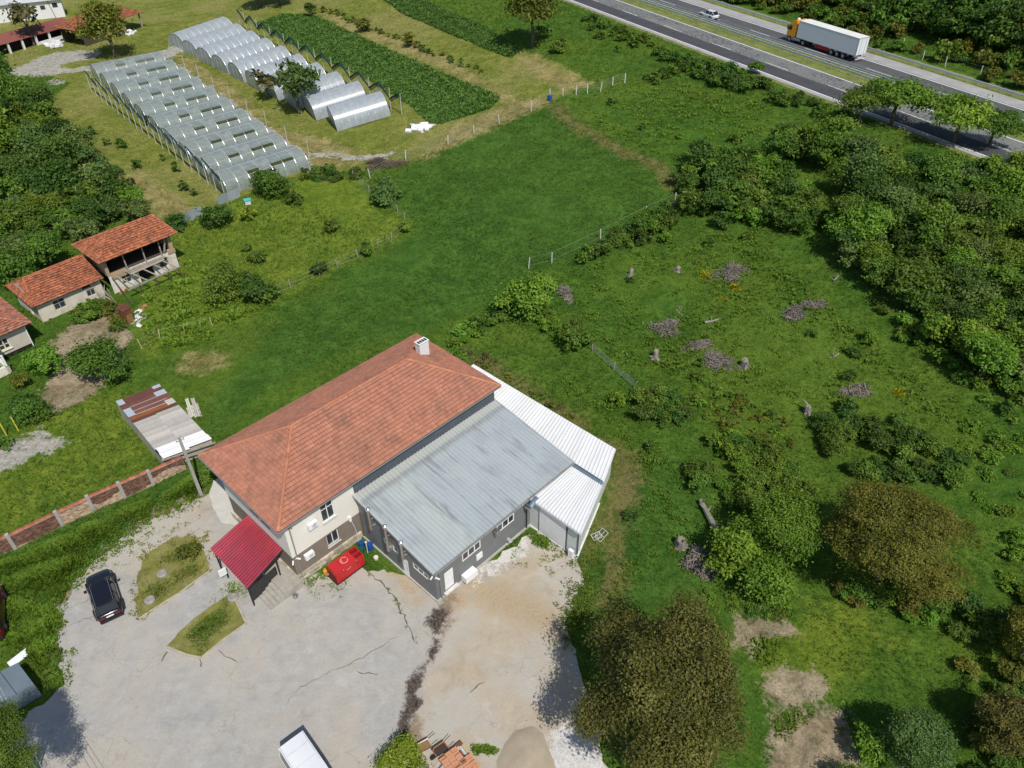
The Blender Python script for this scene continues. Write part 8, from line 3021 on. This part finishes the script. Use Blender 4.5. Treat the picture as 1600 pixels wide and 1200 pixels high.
x, y, z, d = spots(420000, -110, 95, 12, 200, g)
mw, md = inside(WZ['mown'], x, y), inside(WZ['mead'], x, y)
bare = np.zeros(len(x), bool)
for q in ('soil', 'd1', 'd2', 'd3', 'g1', 'g2'):
    bare |= inside(WZ[q], x, y)
cr = inside(WZ['c1'], x, y) | inside(WZ['c2'], x, y)
patch = np.sin(x * .11 + 1.3 * np.sin(y * .07)) + np.sin(y * .13 + 1.7 * np.sin(x * .05)) + .6 * np.sin(x * .37 + y * .29)
G_MEAD = leafmat('grass_meadow', (0.052, 0.108, 0.013), (0.175, 0.240, 0.034), 0.35, 0.7, 0.0)
G_DARK = leafmat('grass_dark', (0.036, 0.090, 0.013), (0.120, 0.205, 0.030), 0.35, 0.7, 0.0)
G_MOWN = leafmat('grass_mown', (0.140, 0.155, 0.026), (0.280, 0.260, 0.075), 0.3, 0.8, 0.0)
G_CROP = leafmat('crop_leaf', (0.058, 0.132, 0.024), (0.150, 0.255, 0.048), 0.3, 0.6, 0.0)
G_WEED = leafmat('weed_leaf', (0.066, 0.140, 0.014), (0.180, 0.280, 0.028), 0.35, 0.6, 0.0)
P3 = np.stack([x, y, z - .02], 1)
k = ~mw & ~bare & ~cr & (patch > -0.15)
tufts('meadow_grass', P3[k], .13 + .0014 * d[k] * g.uniform(.5, 1.5, k.sum()), .10, 4, G_MEAD, np.clip(.45 + .16 * patch[k] + .15 * md[k], 0, 1), 1)
k = ~mw & ~bare & ~cr & (patch <= -0.15)
tufts('meadow_grass', P3[k], .13 + .0013 * d[k] * g.uniform(.5, 1.5, k.sum()), .11, 4, G_DARK, np.clip(.5 + .12 * patch[k], 0, 1), 2)
k = mw & ~bare & ~cr & (g.random(len(x)) < .6)
tufts('mown_grass', P3[k], .07 + .0010 * d[k] * g.uniform(.5, 1.5, k.sum()), .12, 3, G_MOWN, np.clip(.45 + .15 * patch[k], 0, 1), 3)
# crop beds
for nm, q in (('c1', 40000), ('c2', 30000)):
    W_ = np.array(WZ[nm])
    xx, yy = g.uniform(W_[:, 0].min(), W_[:, 0].max(), q), g.uniform(W_[:, 1].min(), W_[:, 1].max(), q)
    kk = inside(WZ[nm], xx, yy)
    xx, yy = xx[kk][:11000], yy[kk][:11000]
    bump = .5 + .25 * np.sin(xx * 1.9 + yy) + .25 * np.sin(yy * 1.3 - xx * .7)
    tufts('crop_leaves', np.stack([xx, yy, terr(xx, yy)], 1), .34 + .2 * bump, .3, 4, G_CROP, .25 + .4 * bump, 4)
# rank weeds on the bank under the brick wall and other lush corners
def weeds(P, n, size, mat, seed, tint=.5, thin=.25):
    W_ = [(p.x, p.y) for p in wpoly(P)]
    A = np.array(W_)
    g = np.random.default_rng(seed)
    xx, yy = g.uniform(A[:, 0].min(), A[:, 0].max(), n * 4), g.uniform(A[:, 1].min(), A[:, 1].max(), n * 4)
    kk = inside(W_, xx, yy)
    xx, yy = xx[kk][:n], yy[kk][:n]
    lump = .5 + .5 * np.sin(xx * 1.1 + 1.5 * np.sin(yy * .9)) * np.sin(yy * 1.3)
    dd = sdf(W_, xx, yy)
    kk = lump * .7 + .35 * np.sin(xx * 2.9 + yy) + np.clip(dd, 0, 1.5) * .55 > thin + .25 * g.random(len(xx))
    xx, yy, lump, dd = xx[kk], yy[kk], lump[kk], dd[kk]
    size = size * np.clip(.35 + dd * .6, 0, 1)
    tufts('weeds', np.stack([xx, yy, np.maximum(terr(xx, yy), 0) + .01], 1), size * (.5 + lump), .28, 5, mat, np.clip(tint + .25 * (lump - .5), 0, 1), seed, .6, .85)
weeds([(-20, 885), (60, 850), (110, 832), (200, 792), (250, 775), (312, 735), (322, 770), (260, 795), (200, 822), (150, 862), (110, 905), (104, 950), (40, 935), (-20, 930)], 7500, .42, G_WEED, 21)
weeds([(-20, 930), (30, 935), (100, 940), (90, 1010), (98, 1055), (60, 1050), (-20, 1010)], 2200, .38, G_WEED, 22, .6)
weeds([(470, 912), (505, 878), (540, 858), (552, 860), (520, 880), (512, 905), (490, 920)], 420, .2, G_WEED, 23, .55)
weeds([(820, 832), (838, 822), (862, 842), (856, 862), (832, 852)], 240, .3, G_WEED, 24, .6)
weeds([(735, 1166), (760, 1164), (782, 1172), (770, 1182), (742, 1180)], 200, .3, G_WEED, 25, .5)
weeds([(1150, 980), (1240, 990), (1290, 1040), (1200, 1060), (1195, 1110), (1280, 1110), (1210, 1190), (1170, 1080)], 700, .3, G_WEED, 26, .55)
weeds([(895, 870), (940, 850), (930, 960), (890, 1000), (880, 960), (912, 905)], 900, .2, G_MEAD, 27, .75)
weeds([(350, 912), (372, 905), (392, 915), (384, 935), (360, 930)], 150, .2, G_WEED, 30, .6)
for k, P in enumerate((P_ISL1, P_ISL2)):
    weeds(P, 3200, .13, G_MOWN if k == 0 else G_MEAD, 28 + k, .45, -1)
    weeds(P, 500, .2, G_MEAD, 38 + k, .4, .5)

# stray tufts creeping over the edge of the yard and along its cracks
def edge_tufts(P, n, sig, size, mat, seed, tint=.5):
    g = np.random.default_rng(seed)
    W_ = [(p.x, p.y) for p in wpoly(P)]
    A = np.array(W_)
    seg = np.hypot(*(A[1:] - A[:-1]).T)
    k = g.choice(len(seg), n, p=seg / seg.sum())
    f = g.random(n)[:, None]
    m_ = max(1, n // 9)
    C = (A[k] * (1 - f) + A[k + 1] * f)[:m_] + g.normal(0, sig, (m_, 2))
    Q = C[g.integers(0, m_, n)] + g.normal(0, min(.22, sig), (n, 2))
    tufts('weeds', np.stack([Q[:, 0], Q[:, 1], np.full(n, .03)], 1), size * g.uniform(.4, 1.5, n), .25, 4, mat, np.full(n, tint), seed, .8, .9)
edge_tufts([(312, 775), (262, 798), (222, 820), (196, 838), (168, 862), (130, 896), (106, 912), (112, 935), (86, 955), (78, 985), (84, 1025), (100, 1068)], 1300, .5, .17, G_WEED, 51, .7)
edge_tufts([(312, 778), (240, 825), (190, 870), (160, 895)], 260, 1.0, .12, G_MEAD, 52, .8)
edge_tufts([(850, 828), (880, 852), (905, 872), (912, 905), (893, 940), (884, 985), (890, 1010)], 900, .7, .14, G_MEAD, 53, .8)
edge_tufts([(572, 895), (598, 912), (618, 935), (633, 968), (642, 990), (658, 1012)], 110, .07, .08, G_WEED, 54, .5)
edge_tufts([(470, 915), (500, 922), (530, 920), (545, 905)], 140, .35, .13, G_WEED, 55, .7)
edge_tufts([(217, 968), (216, 895), (234, 860), (268, 842), (306, 838), (328, 893)], 260, .3, .16, G_MOWN, 56, .5)
edge_tufts([(340, 935), (362, 928), (390, 915), (400, 905)], 140, .4, .13, G_WEED, 57, .7)
edge_tufts([(740, 880), (790, 862), (830, 850), (800, 885), (845, 870), (870, 890)], 150, .6, .12, G_WEED, 58, .7)

weeds([(880, 420), (1060, 370), (1200, 350), (1300, 470), (1400, 560), (1570, 640), (1560, 800), (1500, 760), (1400, 640), (1270, 640), (1180, 640), (1080, 590), (980, 600), (900, 500)], 3200, .26, G_WEED, 61, .65, .8)
weeds([(880, 180), (960, 160), (1060, 125), (1200, 160), (1220, 205), (1060, 262), (960, 220)], 1800, .3, G_WEED, 62, .65, .85)
weeds([(905, 560), (1000, 650), (1060, 720), (1100, 760), (1090, 900), (980, 960), (930, 940), (1000, 760), (960, 680), (860, 610)], 900, .22, G_WEED, 63, .6, .85)
weeds([(205, 470), (300, 400), (430, 470), (330, 540), (230, 560)], 1500, .4, G_WEED, 64, .6, .6)
FLOWER = leafmat('yellow_flower', (0.20, 0.22, 0.012), (0.50, 0.42, 0.02), 0.2, 0.8, 0.0)
for k, P in enumerate(([(1090, 424), (1112, 418), (1114, 438), (1096, 440)], [(1140, 446), (1160, 442), (1160, 456), (1144, 456)], [(1112, 466), (1142, 462), (1140, 472), (1118, 474)], [(1392, 612), (1410, 606), (1414, 620), (1396, 624)])):
    weeds(P, 130, .3, FLOWER, 71 + k, .5, .2)
